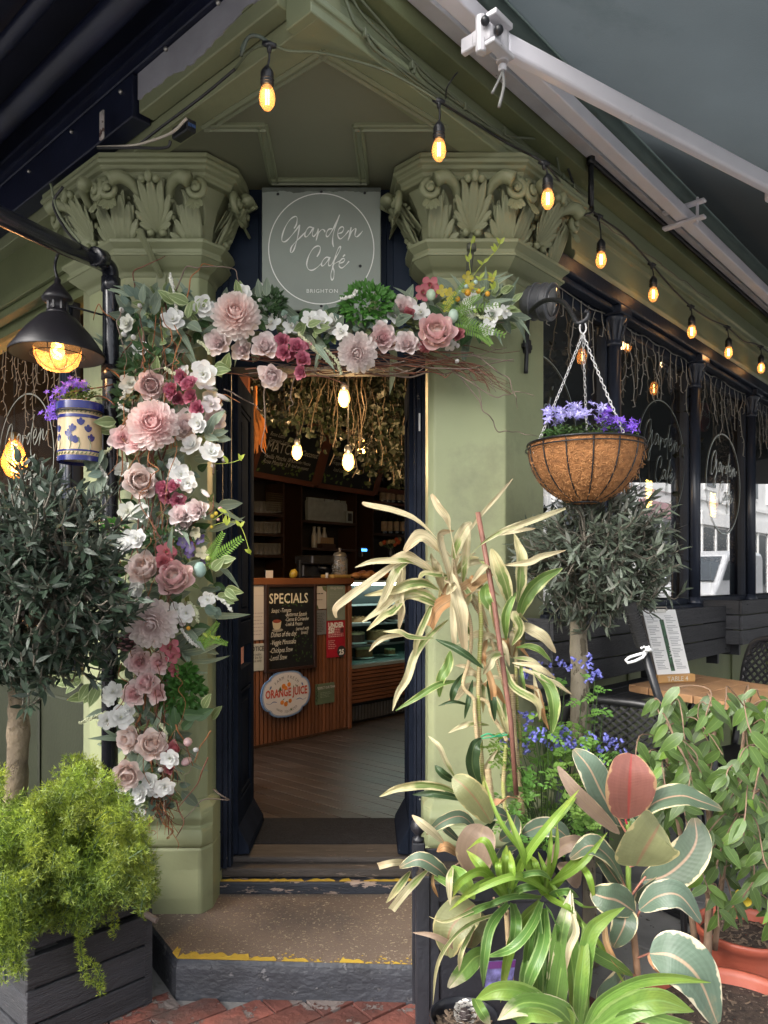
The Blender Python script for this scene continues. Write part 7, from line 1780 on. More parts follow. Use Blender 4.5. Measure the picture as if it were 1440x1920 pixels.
# ---------------------------------------------------------------- lime strap leaved plant and broad strap plants
sp_ = thing('strap_leaved_plant', 'lime green arching strap leaved plant at the front of the pots', 'plant', V((.42,2.15,.2)))
S7 = [([(845,1110),(832,900),(842,790)],46,'l'),([(860,1100),(900,900),(1000,770),(1105,700)],48,'L'),([(870,1090),(960,870),(1120,650),(1300,438)],50,'l'),([(830,1060),(770,900),(700,760),(590,820)],44,'l'),
 ([(815,1110),(700,950),(588,822)],62,'l'),([(830,1130),(700,960),(560,1010),(500,1120)],54,'l'),([(850,1120),(760,1010),(620,1060),(515,1185)],56,'l'),([(1110,1090),(980,1010),(860,990),(620,1090),(478,1205)],44,'l'),
 ([(850,1160),(740,1300),(700,1500),(693,1690)],62,'L'),([(1050,1150),(930,1280),(850,1480),(803,1785)],78,'l'),([(1080,1190),(1075,1400),(1000,1600),(945,1765)],78,'L'),([(1010,1190),(985,1400),(955,1600)],70,'L'),
 ([(1090,1180),(1150,1290),(1165,1420)],64,'L'),([(830,1210),(620,1280),(480,1400),(400,1560),(375,1800)],30,'gd'),([(640,1300),(560,1450),(540,1590)],32,'gd'),([(1080,1110),(1200,970),(1355,815)],62,'l'),
 ([(1080,1100),(1150,1150),(1250,1200),(1350,1312)],44,'l'),([(1090,1080),(1110,850),(1125,672)],34,'l'),([(1080,1080),(1150,860),(1162,648)],32,'l'),([(1070,1100),(980,940),(910,760),(828,538)],48,'l'),
 ([(1060,1080),(990,900),(800,640),(690,340)],30,'l'),([(840,1120),(900,1000),(1040,960),(1130,1010)],40,'L'),([(850,1130),(940,1060),(1060,1060)],46,'L'),([(1060,1120),(900,1110),(760,1150),(640,1230)],40,'L'),
 ([(820,1150),(700,1170),(560,1250)],50,'L'),([(1060,1150),(1000,1300),(880,1440),(700,1500)],60,'L'),([(880,1160),(900,1300),(860,1500)],70,'L'),([(1090,1120),(1200,1080),(1300,1120)],50,'L'),
 ([(830,1080),(790,940),(800,870)],40,'l'),([(860,1090),(880,960),(860,820)],44,'l'),([(1100,1100),(1040,960),(960,800)],36,'l'),([(1075,1090),(1080,960),(1040,830)],34,'l'),([(850,1140),(650,1190),(460,1270),(350,1240)],26,'gd')]
for pts, w, key in S7: pxleaf(sp_, Z7, pts, w, key, 2.12+rnd(.06), 'strap', fold=.3, wave=.02, s=3.3675, arch=.14)
cane(Z7, [(880,1750),(860,1500),(850,1350),(840,1200)], 34, 2.20, 3.3675, M_canb, sp_, False, 'stem'); cane(Z7, [(840,1230),(780,1160),(760,1120)], 16, 2.18, 3.3675, M_rst, sp_, False, 'stem')
Z8 = Zf(1000, 1350, 3.2727)
for pts, w, key in (([(100,1010),(290,890),(455,688)],40,'l'),([(100,990),(250,1200),(400,1370),(612,1705)],36,'l'),([(0,770),(180,570),(285,428)],34,'l'),([(280,885),(340,960),(377,1115)],40,'l'),([(60,1010),(20,900),(0,840)],40,'l')):
    pxleaf(sp_, Z8, pts, w, key, 2.06, 'strap', fold=.3, wave=.02, s=3.2727, arch=.08)
br_ = thing('amaryllis', 'clump of broad bright green strap leaves with dry tips, front right', 'plant', V((.45,1.85,.1)))
for pts, w, key, Y in (
 ([(120,1900),(150,1650),(200,1350),(240,1060)],120,'Bd',2.02), ([(290,1900),(300,1650),(340,1330),(430,1220),(562,1148)],95,'B',1.95), ([(30,1750),(20,1500),(40,1180)],84,'L',2.05),
 ([(330,1870),(420,1720),(640,1600),(860,1580),(1090,1612)],86,'B',1.88), ([(380,1900),(560,1780),(760,1720),(985,1790)],150,'B',1.85), ([(-20,1820),(60,1760),(180,1790),(240,1890)],150,'B',1.90),
 ([(170,1900),(160,1700),(120,1480),(100,1280)],90,'L',2.06), ([(230,1900),(250,1650),(230,1400),(260,1170)],100,'Bd',2.0), ([(330,1900),(300,1700),(320,1450),(300,1240)],76,'B',1.98),
 ([(60,1850),(80,1600),(140,1400)],80,'L',2.08), ([(500,1890),(600,1800),(900,1860),(980,1900)],90,'Bd',1.84), ([(240,1100),(300,1150),(420,1150)],60,'B',2.0), ([(440,1250),(440,1350),(480,1450),(560,1560)],44,'b',2.02), ([(240,1190),(260,1300),(220,1400),(205,1530)],44,'d',1.96)):
    pxleaf(br_, Z8, pts, w, key, Y, 'strap', fold=.35, wave=.03, s=3.2727, arch=.06, seg=3)
for pts, w, key, Y in (
 ([(1260,1925),(1150,1820),(950,1785),(785,1895)],150,'Bd',1.86), ([(1180,1900),(980,1735),(800,1700),(640,1770)],120,'B',1.95), ([(1130,1900),(1160,1600),(1190,1350),(1245,1075)],120,'Bd',2.02),
 ([(1290,1925),(1310,1650),(1345,1320)],90,'B',1.94), ([(640,1760),(680,1840),(740,1925)],70,'Bd',1.92), ([(1050,1900),(1060,1650),(1080,1400)],80,'L',2.08), ([(950,1750),(960,1600),(1000,1400)],70,'L',2.10), ([(900,1900),(1000,1850),(1200,1900)],100,'B',1.84)):
    pxleaf(br_, Z7, pts, w, key, Y, 'strap', fold=.35, wave=.03, s=3.3675, arch=.06, seg=3)

# ---------------------------------------------------------------- main rubber plant
rp_ = thing('rubber_plant', 'variegated rubber plant with one red leaf standing in terracotta', 'plant', V((.86,2.08,.3)))
cane(Z8, [(645,1640),(630,1450),(610,1250),(590,1080)], 42, 2.06, 3.2727, mat('rubber_bark', (.26,.15,.09), .6, .3, 14, bump=.5), rp_, False, 'stem')
cane(Z8, [(590,1090),(583,980),(585,860),(580,620)], 34, 2.06, 3.2727, mat('green_rubber_stem', (.16,.24,.05), .4, .2, 10), rp_, False, 'stem')
for pts in ([(600,1080),(650,1010),(690,960)],[(570,1040),(520,940),(480,880)],[(620,1250),(640,1200),(665,1150)],[(620,1570),(560,1530),(500,1490)],[(640,1460),(690,1440),(730,1425)],[(575,700),(530,620),(500,560)],[(590,900),(620,890),(640,870)]):
    cane(Z8, pts, 14, 2.05, 3.2727, mat('red_petiole', (.30,.12,.08), .5), rp_, False, 'petiole')
cane(Z8, [(575,640),(565,600),(562,560)], 12, 2.02, 3.2727, mat('red_sheath', (.42,.02,.05), .4), rp_, False, 'leaf_sheath')
for pts, w, key, pf, Y, nr in (
 ([(520,640),(420,450),(340,290),(248,180)],185,'w','oval',2.08,None), ([(582,605),(588,450),(594,320),(603,208)],312,'rr','round',2.00,(0,-1,.1)),
 ([(648,625),(740,510),(900,465),(1030,500),(1160,548)],175,'v','oval',2.02,(0,-.5,1)), ([(630,895),(680,800),(740,700),(775,640)],400,'ro','round',1.93,(.1,-1,.2)),
 ([(530,700),(380,560),(250,430),(150,285)],92,'rb','oval',2.05,None), ([(660,985),(800,960),(930,860),(1000,740),(990,600)],230,'v','oval',2.10,None),
 ([(560,1010),(470,850),(350,770),(225,850)],170,'v','oval',2.06,(0,-.6,1)), ([(570,1070),(510,980),(440,880),(420,860)],120,'v','oval',2.10,None),
 ([(625,1180),(520,1110),(440,1090),(350,1060)],200,'v','oval',2.04,(0,-1,.3)), ([(555,1150),(560,1250),(490,1395)],150,'v','oval',2.06,None),
 ([(650,1165),(770,1080),(900,1080),(1030,1240)],165,'w','oval',1.98,(0,-.8,.7)), ([(715,1432),(860,1450),(1010,1580),(1130,1865)],310,'w','oval',1.90,(.1,-1,.6)),
 ([(640,1130),(760,1040),(900,970)],180,'v','oval',2.14,None), ([(610,1570),(500,1500),(380,1430),(350,1380)],90,'Bd','lance',2.0,None), ([(560,1570),(500,1650),(400,1740)],170,'v','oval',2.06,None),
 ([(700,1450),(760,1500),(800,1560)],80,'p','oval',1.96,None), ([(570,640),(470,560),(360,490)],120,'v','oval',2.14,None), ([(610,600),(640,560),(700,500)],90,'w','oval',2.12,None)):
    pxleaf(rp_, Z8, pts, w, key, Y, pf, fold=.16, wave=.02, s=3.2727, seg=5, n=7, arch=.05, nrm=V(nr) if nr else None)

# ---------------------------------------------------------------- weeping fig
def leaf_mesh(name, w, droop, mt, curl=.1, n=6, seg=2):
    m = Me(); path = [V((0, i/n, droop*(i/n)**2)) for i in range(n+1)]
    m.ribbon(path, w, V((0,0,1)), fold=curl, prof=lambda f: max(.02, math.sin(math.pi*f**.8)**.8*(1-.25*f)), seg=seg, vcol=vc)
    return m, m.mesh(name, V((0,0,0)), True, [mt])
M_fig = leafmat('fig_leaf', (.085,.15,.035), (.16,.24,.07), (.14,.22,.06), .93, streak=.1, rough=.28, trans=.25, rand=.35)
M_figl = leafmat('young_fig_leaf', (.16,.28,.05), (.22,.32,.08), (.22,.32,.08), .93, streak=.1, rough=.3, trans=.35, rand=.3)
fm1 = leaf_mesh('leaf', .22, -.25, M_fig); fm2 = leaf_mesh('leaf', .20, -.35, M_figl)
fg = thing('weeping_fig', 'glossy green weeping fig filling the right edge above terracotta pots', 'plant', V((1.18,2.5,.33)))
M_figb = mat('fig_bark', (.20,.13,.085), .7, .3, 20, bump=.5)
def ftrunk(pts, r):
    m = Me(); pth = catmull([P(x, y, Y) for x, y, Y in pts], 6); m.tube(pth, [r, r*.75, r*.5], 7); build(m, 'branch', M_figb, fg, smooth=True); return pth
trs = [ftrunk([(1326,1800,2.45),(1330,1690,2.46),(1332,1560,2.46),(1325,1450,2.45),(1345,1350,2.45)], .014), ftrunk([(1302,1760,2.5),(1290,1660,2.48),(1275,1560,2.45),(1255,1450,2.42),(1240,1350,2.4)], .011),
       ftrunk([(1340,1780,2.5),(1360,1600,2.45),(1385,1460,2.4),(1400,1330,2.4)], .010), ftrunk([(1318,1640,2.46),(1350,1560,2.40),(1400,1500,2.36),(1440,1470,2.3)], .007), ftrunk([(1360,1520,2.44),(1400,1420,2.4),(1450,1350,2.4)], .007), ftrunk([(1335,1690,2.46),(1300,1640,2.42),(1290,1600,2.42)], .006)]
n_obj = 0; stm = Me(); fstuff = Me()
def inreg(px, py):
    if py > 1560: return px > 1300 and py < 1760 and random.random() < .5
    return px > (1255 if 1318 < py < 1425 else 1182)+max(0, (py-1430))*.45+12*math.sin(py*.05)
twigs = []
while len(twigs) < 92:
    px, py = rnd(1185, 1470), rnd(1288, 1700)
    if inreg(px, py): twigs.append((px, py))
for (px, py) in twigs:
    Y = rnd(2.12, 2.65); e = P(px, py, Y); s0 = min((p for t_ in trs for p in t_), key=lambda p: (p-e).length)
    mid = (s0+e)/2+V((rnd(.03), rnd(.03), .05)); pth = catmull([s0, mid, e, e+V((rnd(.04), -.01, -rnd(.03,.09)))], 5); stm.tube(pth, .0022, 4)
    for i in range(5, len(pth)):
        if random.random() < .62:
            for s_ in (-1, 1):
                if random.random() < .55: continue
                p = pth[i]; d_ = V((s_*rnd(.3,1), rnd(-.5,.3), -rnd(.35,1.0))); nr = V((rnd(.5), -.9, rnd(.3,1))); sz = rnd(.055,.092); yg = random.random() < .22
                if n_obj < 300: place('leaf', (fm2 if yg else fm1)[1], fg, p, frame(d_, nr), sz); n_obj += 1
                else: fstuff.inst((fm2 if yg else fm1)[0], Matrix.Translation(p) @ frame(d_, nr).to_4x4() @ Matrix.Scale(sz, 4))
build(stm, 'twigs', M_figb, fg, kind='stuff')
if fstuff.v: build(fstuff, 'leaves', M_fig, fg, kind='stuff', smooth=True)
for (px, py, c) in ((1383,1668,0),(1396,1680,0)):
    m = Me(); m.ribbon(catmull([P(px, py, 2.3), P(px+5, py+9, 2.28), P(px+4, py+20, 2.27)], 3), .014, V((0,-1,.3)), vcol=vc); build(m, 'yellow_leaf', leafmat('yellow_fig_leaf', (.60,.45,.04)) if 'yellow_fig_leaf' not in MATS else MATS['yellow_fig_leaf'], fg, smooth=True)

# ---------------------------------------------------------------- blue corydalis
cor = thing('bluebell_plant', 'ferny green plant with small blue bell flowers below the olive', 'plant', V((.75,2.85,.2)))
M_cory = mat('ferny_leaf', (.16,.30,.06), .5, .35, 8, leaf=.35, hue=.02)
leaflet = Me(); leaflet.av([V((0,0,0)), V((-.28,.45,.03)), V((0,.5,-.04)), V((.28,.45,.03)), V((-.12,.85,0)), V((.12,.85,0)), V((0,1,0))], [(0,2,1),(0,3,2),(1,2,4),(2,3,5),(2,5,6,4)])
def compound(m, o, d_, nr, L_, n=4, sc=.024):
    d_ = V(d_).normalized(); s = d_.cross(nr).normalized()
    for i in range(n):
        p = o+d_*L_*(.3+.7*i/n)+V((0,0,-.012*(i/n)**2))
        for sg_ in (-1, 1):
            sz = sc*(1.1-.5*i/n); m.inst(leaflet, Matrix.Translation(p) @ frame(d_*.5+s*sg_+V((0,0,rnd(.2))), nr+rvec(.3)).to_4x4() @ Matrix.Scale(sz, 4))
    m.inst(leaflet, Matrix.Translation(o+d_*L_) @ frame(d_, nr+rvec(.2)).to_4x4() @ Matrix.Scale(sc*.9, 4))
m = Me(); ms = Me(); root = P(1030, 1640, 2.85)
for k in range(300):
    px = rnd(935, 1190); py = 1330+random.random()**.9*250
    if py < 1345+abs(px-1060)*.12 and random.random() < .6: continue
    if (px > 1140 and py > 1480) or (px > 1120 and py < 1410): continue
    Y = rnd(2.62, 2.95); e = P(px, py, Y)
    if random.random() < .4: ms.tube(catmull([V((lerp(root.x, e.x, .4), root.y, .45)), (root+e)/2+V((0,0,.05)), e], 4), .0018, 4)
    compound(m, e, (rnd(1), -rnd(.2,.8), rnd(-.5,.4)), V((rnd(.4), -.5, 1)), rnd(.05,.085), 4, rnd(.020,.032))
for px, py in ((1120,1300),(1105,1290),(1090,1310),(1060,1270),(1035,1265),(1115,1275),(1050,1290),(1020,1320),(1100,1340),(1130,1330)):
    compound(m, P(px, py, 2.75), (rnd(1), -.4, rnd(.5)), V((0,-.6,1)), .06, 4, .024); ms.tube(catmull([P(px, py, 2.75), P(px-5, py+60, 2.78), P(px-15, py+160, 2.85)], 4), .0022, 4)
build(m, 'foliage', M_cory, cor, kind='stuff', smooth=False); build(ms, 'stems', mat('stem_green'), cor, kind='stuff')
bell = Me(); bell.lathe([(.12,0),(.26,.1),(.30,.45),(.24,.8),(.42,1.0)], n=6, cap=False); belld = bell.mesh('bell_flower', V((0,0,0)), True, [mat('blue_bell_petal', (.18,.19,.55), .5, .2, 20, rand=.3, leaf=.3)])
nb = 0
for (px, py, n, sx) in ((1010,1250,10,22),(1058,1238,10,16),(1108,1262,12,14),(1100,1236,8,10),(1005,1372,16,16),(1040,1388,16,18),(985,1345,12,14),(978,1402,12,16),(1070,1395,12,16),(1112,1385,14,22),(1150,1395,14,18),(1125,1415,10,14),(1060,1372,10,14),(945,1395,8,8),(985,1260,6,8)):
    c = P(px, py, 2.66+rnd(.05))
    for k in range(n):
        if nb >= 295: break
        p = c+V((rnd(sx)*.0019, rnd(.03), rnd(.028))); place('bell_flower', belld, cor, p, frame(V((rnd(1), rnd(.8)-.3, -rnd(.2,1))), rvec()), (.011, rnd(.018,.026), .011)) if False else place('bell_flower', belld, cor, p, (frame(V((rnd(1), rnd(.8)-.3, -rnd(.2,1))), rvec()) @ Matrix.Rotation(-math.pi/2, 3, 'X')), rnd(.013,.02)); nb += 1

# ---------------------------------------------------------------- olive trees
M_ol = leafmat('olive_leaf', (.095,.12,.085), None, (.12,.14,.10), streak=.1, rough=.38, trans=.12, rand=.45, under=(.24,.25,.215))
M_old = leafmat('dark_olive_leaf', (.034,.056,.036), None, (.07,.09,.06), streak=.1, rough=.3, trans=.12, rand=.5, under=(.10,.12,.095))
M_bark = mat('olive_bark', (.22,.19,.14), .85, .4, 14, bump=1.0, bs=50, chip=(.09,.075,.05), ct=.58, cs=25, stretch=(1,1,.4))
def olive(name, lab, foot, top, r0, cen, rad, ntw, mt, lw, lsz, seed, skip=None, bark=None):
    random.seed(seed)
    t = thing(name, lab, 'tree', foot); bark = bark or M_bark
    m = Me(); pth = catmull([foot, foot.lerp(top, .35)+V((rnd(.012), 0, 0)), foot.lerp(top, .7)+V((rnd(.015), 0, 0)), top], 8); m.tube(pth, [r0*(1+rnd(.10))*(1.12-.3*i/len(pth)) for i in range(len(pth))], 14); build(m, 'trunk', bark, t, smooth=True)
    limbs = []
    for k in range(9):
        d_ = V((math.cos(k*2.4), math.sin(k*2.4)*.8, rnd(.2,1.0))).normalized(); e = cen+V((d_.x*rad[0]*.6, d_.y*rad[1]*.6, d_.z*rad[2]*.55-.02)); m = Me()
        lp_ = catmull([top-V((0,0,.03)), top.lerp(e, .45)+rvec(.03), e], 6); m.tube(lp_, [r0*.42, r0*.25, r0*.12], 7); build(m, 'limb', bark, t, smooth=True); limbs += lp_[4:]
    lm, ld = leaf_mesh('leaf', lw, -.12, mt, .12, 4, 1)
    tw = Me(); cand = []
    for k in range(ntw):
        while True:
            d_ = rvec()
            if .25 < d_.length < 1: break
        d_ = d_.normalized()*(d_.length**.5)*(1+.32*noise.noise(V((d_.x*2.6+seed, d_.y*2.6, d_.z*2.6))))*(1.18 if random.random() < .12 else 1); e = cen+V((d_.x*rad[0], d_.y*rad[1], d_.z*rad[2]))
        if skip and skip(e): continue
        s0 = min(limbs, key=lambda p: (p-e).length); tp = catmull([s0, s0.lerp(e, .55)+rvec(.03), e, e+V((d_.x, d_.y, abs(d_.z)+.2)).normalized()*.05], 5); tw.tube(tp, [.0055, .0022], 4)
        for i in range(4, len(tp)):
            dirn = (tp[i]-tp[i-1]).normalized()
            for j in range(random.choice((0,1,2,2))):
                o = rvec().normalized(); dd = (dirn*rnd(.5,1.1)+o*.9).normalized(); nr = (UZ*.8+rvec(.7)-V((0,.4,0))); cand.append((tp[i]+rvec(.006), dd, nr, lsz*rnd(.7,1.2)))
    cand.sort(key=lambda c: c[0].length)
    st_ = Me()
    pick = set(range(0, min(len(cand), 900), 3))
    for i, (p, dd, nr, sz) in enumerate(cand):
        if i in pick: place('leaf', ld, t, p, frame(dd, nr), sz)
        else: st_.inst(lm, Matrix.Translation(p) @ frame(dd, nr).to_4x4() @ Matrix.Scale(sz, 4))
    build(st_, 'foliage', mt, t, kind='stuff', smooth=True); build(tw, 'twigs', mat('olive_twig', (.13,.115,.09), .8, .3, 20), t, kind='stuff', smooth=True)
    return t
fr_ = P(1098, 1560, 3.0); fr_.z = .0; tpR = P(1082, 1120, 3.02)
olive('olive_tree', 'grey green olive tree under the hanging basket, bluebells at its foot', V((tpR.x+.04, 3.02, 0)), tpR, .042, P(1118, 1052, 3.0), (.265, .26, .24), 330, M_ol, .12, .056, 11)
# its lower bare twigs
olt = P(35, 1270, 2.62)
M_barkl = mat('warm_olive_bark', (.15,.115,.075), .85, .4, 14, bump=1.0, bs=50, chip=(.12,.09,.05), ct=.58, cs=25)
olive('olive_tree', 'dense dark leaved olive tree in the left planter box', V((olt.x-.03, 2.62, .42)), olt, .040, P(55, 1112, 2.55), (.35, .28, .335), 640, M_old, .155, .053, 5, lambda e: (e.x/e.y*1400+720) > 222+26*math.sin(e.z*23), M_barkl)
random.seed(21)
bks = [(12,1200),(30,880)]
# ---------------------------------------------------------------- asparagus fern
af = thing('asparagus_fern', 'bright lime asparagus fern spilling over the black planter box', 'plant', V((-1.1,2.55,.44)))
M_asp = mat('lime_needles', attr=True, rough=.45, var=.35, vs=7, leaf=.35, hue=.015)
m = Me(); ms = Me()
def frond(pts, dens, ln, bright):
    pth = catmull(pts, 7); ms.tube(pth, .0016, 3)
    for i in range(1, len(pth)):
        d_ = (pth[i]-pth[i-1]).normalized()
        for j in range(dens):
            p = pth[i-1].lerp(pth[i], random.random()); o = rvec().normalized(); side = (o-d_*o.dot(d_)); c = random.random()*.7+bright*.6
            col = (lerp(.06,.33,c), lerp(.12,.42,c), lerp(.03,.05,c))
            # small spur with needles
            q = p+side*ln*rnd(.3,.9)
            for k in range(4):
                dn = (side+rvec(.9)+V((0,0,.25))).normalized()*rnd(.5,1)*.019; w = dn.cross(V((rnd(1),rnd(1),rnd(1)))).normalized()*.0009
                m.av([q-w, q+w, q+dn*.6+w*.9, q+dn, q+dn*.6-w*.9], [(0,1,2,3,4)], col)
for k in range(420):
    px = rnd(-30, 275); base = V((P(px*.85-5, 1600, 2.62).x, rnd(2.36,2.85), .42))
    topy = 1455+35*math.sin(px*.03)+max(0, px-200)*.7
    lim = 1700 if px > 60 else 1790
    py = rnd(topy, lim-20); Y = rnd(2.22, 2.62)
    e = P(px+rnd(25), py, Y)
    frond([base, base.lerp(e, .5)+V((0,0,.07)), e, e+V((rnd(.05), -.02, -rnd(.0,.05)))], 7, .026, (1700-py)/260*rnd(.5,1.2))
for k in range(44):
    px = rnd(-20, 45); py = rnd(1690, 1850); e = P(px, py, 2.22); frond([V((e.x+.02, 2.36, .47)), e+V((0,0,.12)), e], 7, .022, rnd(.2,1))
for pts in ([(150,1700),(152,1780),(160,1835),(195,1850)], [(150,1690),(148,1760),(155,1800)], [(195,1690),(215,1720),(210,1760)], [(235,1640),(255,1680),(268,1725)], [(255,1600),(290,1640),(262,1660)],[(160,1800),(185,1820),(190,1865)]):
    frond([P(x, y, 2.36+.0012*(x-50)) for x, y in pts], 6, .012, .8)
build(m, 'needles', M_asp, af, kind='stuff'); build(ms, 'stems', mat('stem_green'), af, kind='stuff')
# side shrub beyond the planter
# ================================================================ FLOWER GARLAND
random.seed(33)
def petal_(m, az, tilt, L_, w, r0, z0, curl, cup, c0, c1, tipw=1.0, jag=0.0, nf=4):
    ca, sa = math.cos(az), math.sin(az); rad = V((ca, sa, 0)); tan = V((-sa, ca, 0)); p = rad*r0+V((0,0,z0)); a = tilt
    rows = []; cols = []
    for i in range(nf+1):
        f = i/nf; ww = w*(.35+.65*math.sin(math.pi*min(1, .10+f*.60)))*(1 if f < .99 else .84*tipw)
        out = rad*math.sin(a)+V((0,0,math.cos(a))); inn = -rad*math.cos(a)+V((0,0,math.sin(a)))
        for s in (-1, -.5, 0, .5, 1):
            rows.append(p+tan*(s*ww)+inn*(cup*s*s*ww)+(out*rnd(jag)*w if (jag and i == nf) else V((0,0,0)))+inn*(rnd(jag)*w*.4 if jag else 0)+(out*(-.42*s*s*w) if i == nf else V((0,0,0))))
            k = f**1.2; cols.append((lerp(c0[0], c1[0], k), lerp(c0[1], c1[1], k), lerp(c0[2], c1[2], k)))
        p = p+out*(L_/nf); a += curl/nf
    fs = [(i*5+k, i*5+k+1, (i+1)*5+k+1, (i+1)*5+k) for i in range(nf) for k in range(4)]
    m.av(rows, fs, cols)
def mixc(a, b, t): return tuple(lerp(x, y, t) for x, y in zip(a, b))
def mum(cin, cout, droop=0):
    m = Me(); n = 9
    for l in range(n):
        f = l/(n-1); k = int(7+16*f)
        for j in range(k):
            az = 2*math.pi*(j+.5*(l % 2))/k+rnd(.12); c = mixc(cin, cout, f**.8)
            petal_(m, az, lerp(.0, 1.62, f)+rnd(.1), lerp(.30, .66, f**.7), lerp(.085, .135, f), .05+.30*math.sin(f*1.6), .42-.52*f*f, -lerp(.9, 1.1, f)+rnd(.2), .5, mixc(c, cin, .45), mixc(c, (.80,.70,.66), .25), nf=3)
    m.ball(V((0,0,0)), .42, n=10, m=7, col=cin); return m
def cabbage(cin, cout):
    m = Me()
    for l, (n, t, L_, w, z) in enumerate(((7,1.15,.85,.36,-.25),(7,.75,.92,.38,-.22),(6,.42,.88,.36,-.18))):
        for j in range(n): petal_(m, 2*math.pi*(j+.5*l)/n+rnd(.1), t+rnd(.08), L_*rnd(.9,1.05), w, .16, z, -.75, .55, mixc(cin, cout, .6), cout, jag=.07)
    for k in range(60):
        r = .50*random.random()**.6; az = rnd(math.pi); petal_(m, az, rnd(-.35,.5), rnd(.32,.50)*(1-.3*r), rnd(.07,.13), r, -.02+.02*rnd(1), rnd(-.5,.5), rnd(-.5,1.0), mixc(cin, (.45,.10,.08), .15), mixc(cin, cout, .35), jag=.10, nf=3)
    m.ball(V((0,0,-.1)), .34, n=8, m=6, col=mixc(cin, cout, .3)); return m
def rose(cin, cout, open_=1.0):
    m = Me(); n = 34
    for k in range(n):
        f = k/(n-1); petal_(m, k*2.39996, lerp(-.15, 1.0*open_, f**1.2)+rnd(.06), lerp(.42, .86, f), lerp(.10, .36, f**.8), lerp(.02, .20, f), lerp(.10, -.36, f), lerp(-.25, .35, f), .70, mixc(cin, cout, f*.6), mixc(cin, cout, f), jag=.04)
    m.ball(V((0,0,-.15)), .22, n=8, m=6, col=cin); return m
def blossom(c, n=6, layers=3):
    m = Me()
    for l in range(layers):
        for j in range(n): petal_(m, 2*math.pi*(j+.5*l)/n+rnd(.12), lerp(1.45, .55, l/max(1, layers-1)), lerp(.95, .5, l/max(1, layers-1)), .36-.08*l, .04, .03*l, -.35, .15, mixc(c, (.55,.60,.38), .25), c, jag=.10)
    for k in range(7): m.ball(V((rnd(.1), rnd(.1), .2+rnd(.04))), .035, n=5, m=3, col=(.55,.55,.22))
    return m
def bud(c, g=(.16,.22,.08), ln=1.4):
    m = Me(); m.lathe([(.02,-.5*ln),(.38,-.25*ln),(.44,.05*ln),(.30,.35*ln),(.02,.55*ln)], n=9)
    for i in range(len(m.v)): m.c[i] = c
    for j in range(5): petal_(m, j*1.257, .25, .6*ln, .22, .28, -.45*ln, -.5, .5, c, mixc(c, (.7,.6,.5), .2), nf=3)
    for j in range(4): petal_(m, j*1.57+.4, .5, .4*ln, .14, .12, -.58*ln, -.5, .5, g, g, nf=3)
    return m
M_pet = mat('silk_petal', attr=True, rough=.7, var=.05, vs=30, rand=.06, leaf=.32, bump=.15, bs=120)
def ft(name, m):
    if name not in ('pansy', 'forsythia', 'azalea'):
        g_ = .80 if name == 'rosebud' else .44
        for i in m.c: m.c[i] = tuple(min(.9, x)**g_*.97 for x in m.c[i])
    return m.mesh(name, V((0,0,0)), True, [M_pet])
PK = (.62,.24,.24); WH = (.82,.82,.80)
T = {
 'mumc': ft('chrysanthemum', mum((.86,.36,.30), (.90,.80,.72))), 'mump': ft('chrysanthemum', mum((.86,.28,.28), (.90,.72,.66))), 'mumw': ft('chrysanthemum', mum((.88,.56,.52), (.90,.82,.78))),
 'cab': ft('peony', cabbage((.89,.52,.38), (.90,.68,.61))), 'cabc': ft('peony', cabbage((.84,.60,.46), (.76,.33,.34))), 'peo': ft('peony', cabbage((.68,.34,.32), (.68,.44,.40))), 'peos': ft('peony_bud', bud((.58,.30,.26), ln=1.1)),
 'rose': ft('rose', rose((.74,.22,.25), (.89,.66,.62))), 'rosep': ft('rose', rose((.80,.22,.25), (.90,.66,.62))), 'rosew': ft('rose', rose((.80,.48,.47), (.89,.75,.72), .9)),
 'deep': ft('rosebud', rose((.46,.08,.16), (.62,.20,.28), .9)), 'coral': ft('rosebud', rose((.50,.10,.13), (.60,.20,.22), .6)), 'azal': ft('azalea', blossom((.58,.14,.20), 5, 2)),
 'white': ft('blossom', blossom(WH)), 'cream': ft('blossom', blossom((.66,.66,.55))), 'five': ft('blossom', blossom(WH, 5, 2)), 'lil': ft('blossom', blossom((.62,.50,.52), 5, 2)),
 'bud': ft('bud', bud((.68,.64,.62), ln=1.1)), 'lily': ft('lily_bud', bud((.64,.52,.48), ln=2.4)), 'pinkb': ft('bud', bud((.62,.28,.28), ln=1.3)),
 'yel': ft('forsythia', blossom((.60,.50,.05), 4, 1)), 'pansy': ft('pansy', blossom((.07,.025,.20), 5, 1)), 'pansyw': ft('pansy', blossom((.55,.50,.34), 5, 1)),
}
gl = thing('flower_garland', 'silk flower garland of pink, white and green climbing the left pier and over the door', 'garland', P(300, 1500, 3.1))
def fl(kind, px, py, r, Y=None, face=None, lab=None):
    Yy = Y if Y is not None else 2.98+rnd(.02)
    c = P(px, py, Yy); R_ = r/1400*Yy
    if face is None: face = (rnd(.55), -1, rnd(-.3,.55))
    up = V(face).normalized(); fw = up.orthogonal().normalized(); mx = Matrix((fw, up.cross(fw), up)).transposed() @ Matrix.Rotation(rnd(3.1), 3, 'Z')
    return place(T[kind].name.split('.')[0], T[kind], gl, c, mx, R_*(1.22 if kind not in ('bud','yel','lily','pansy','pansyw') else 1), lab)
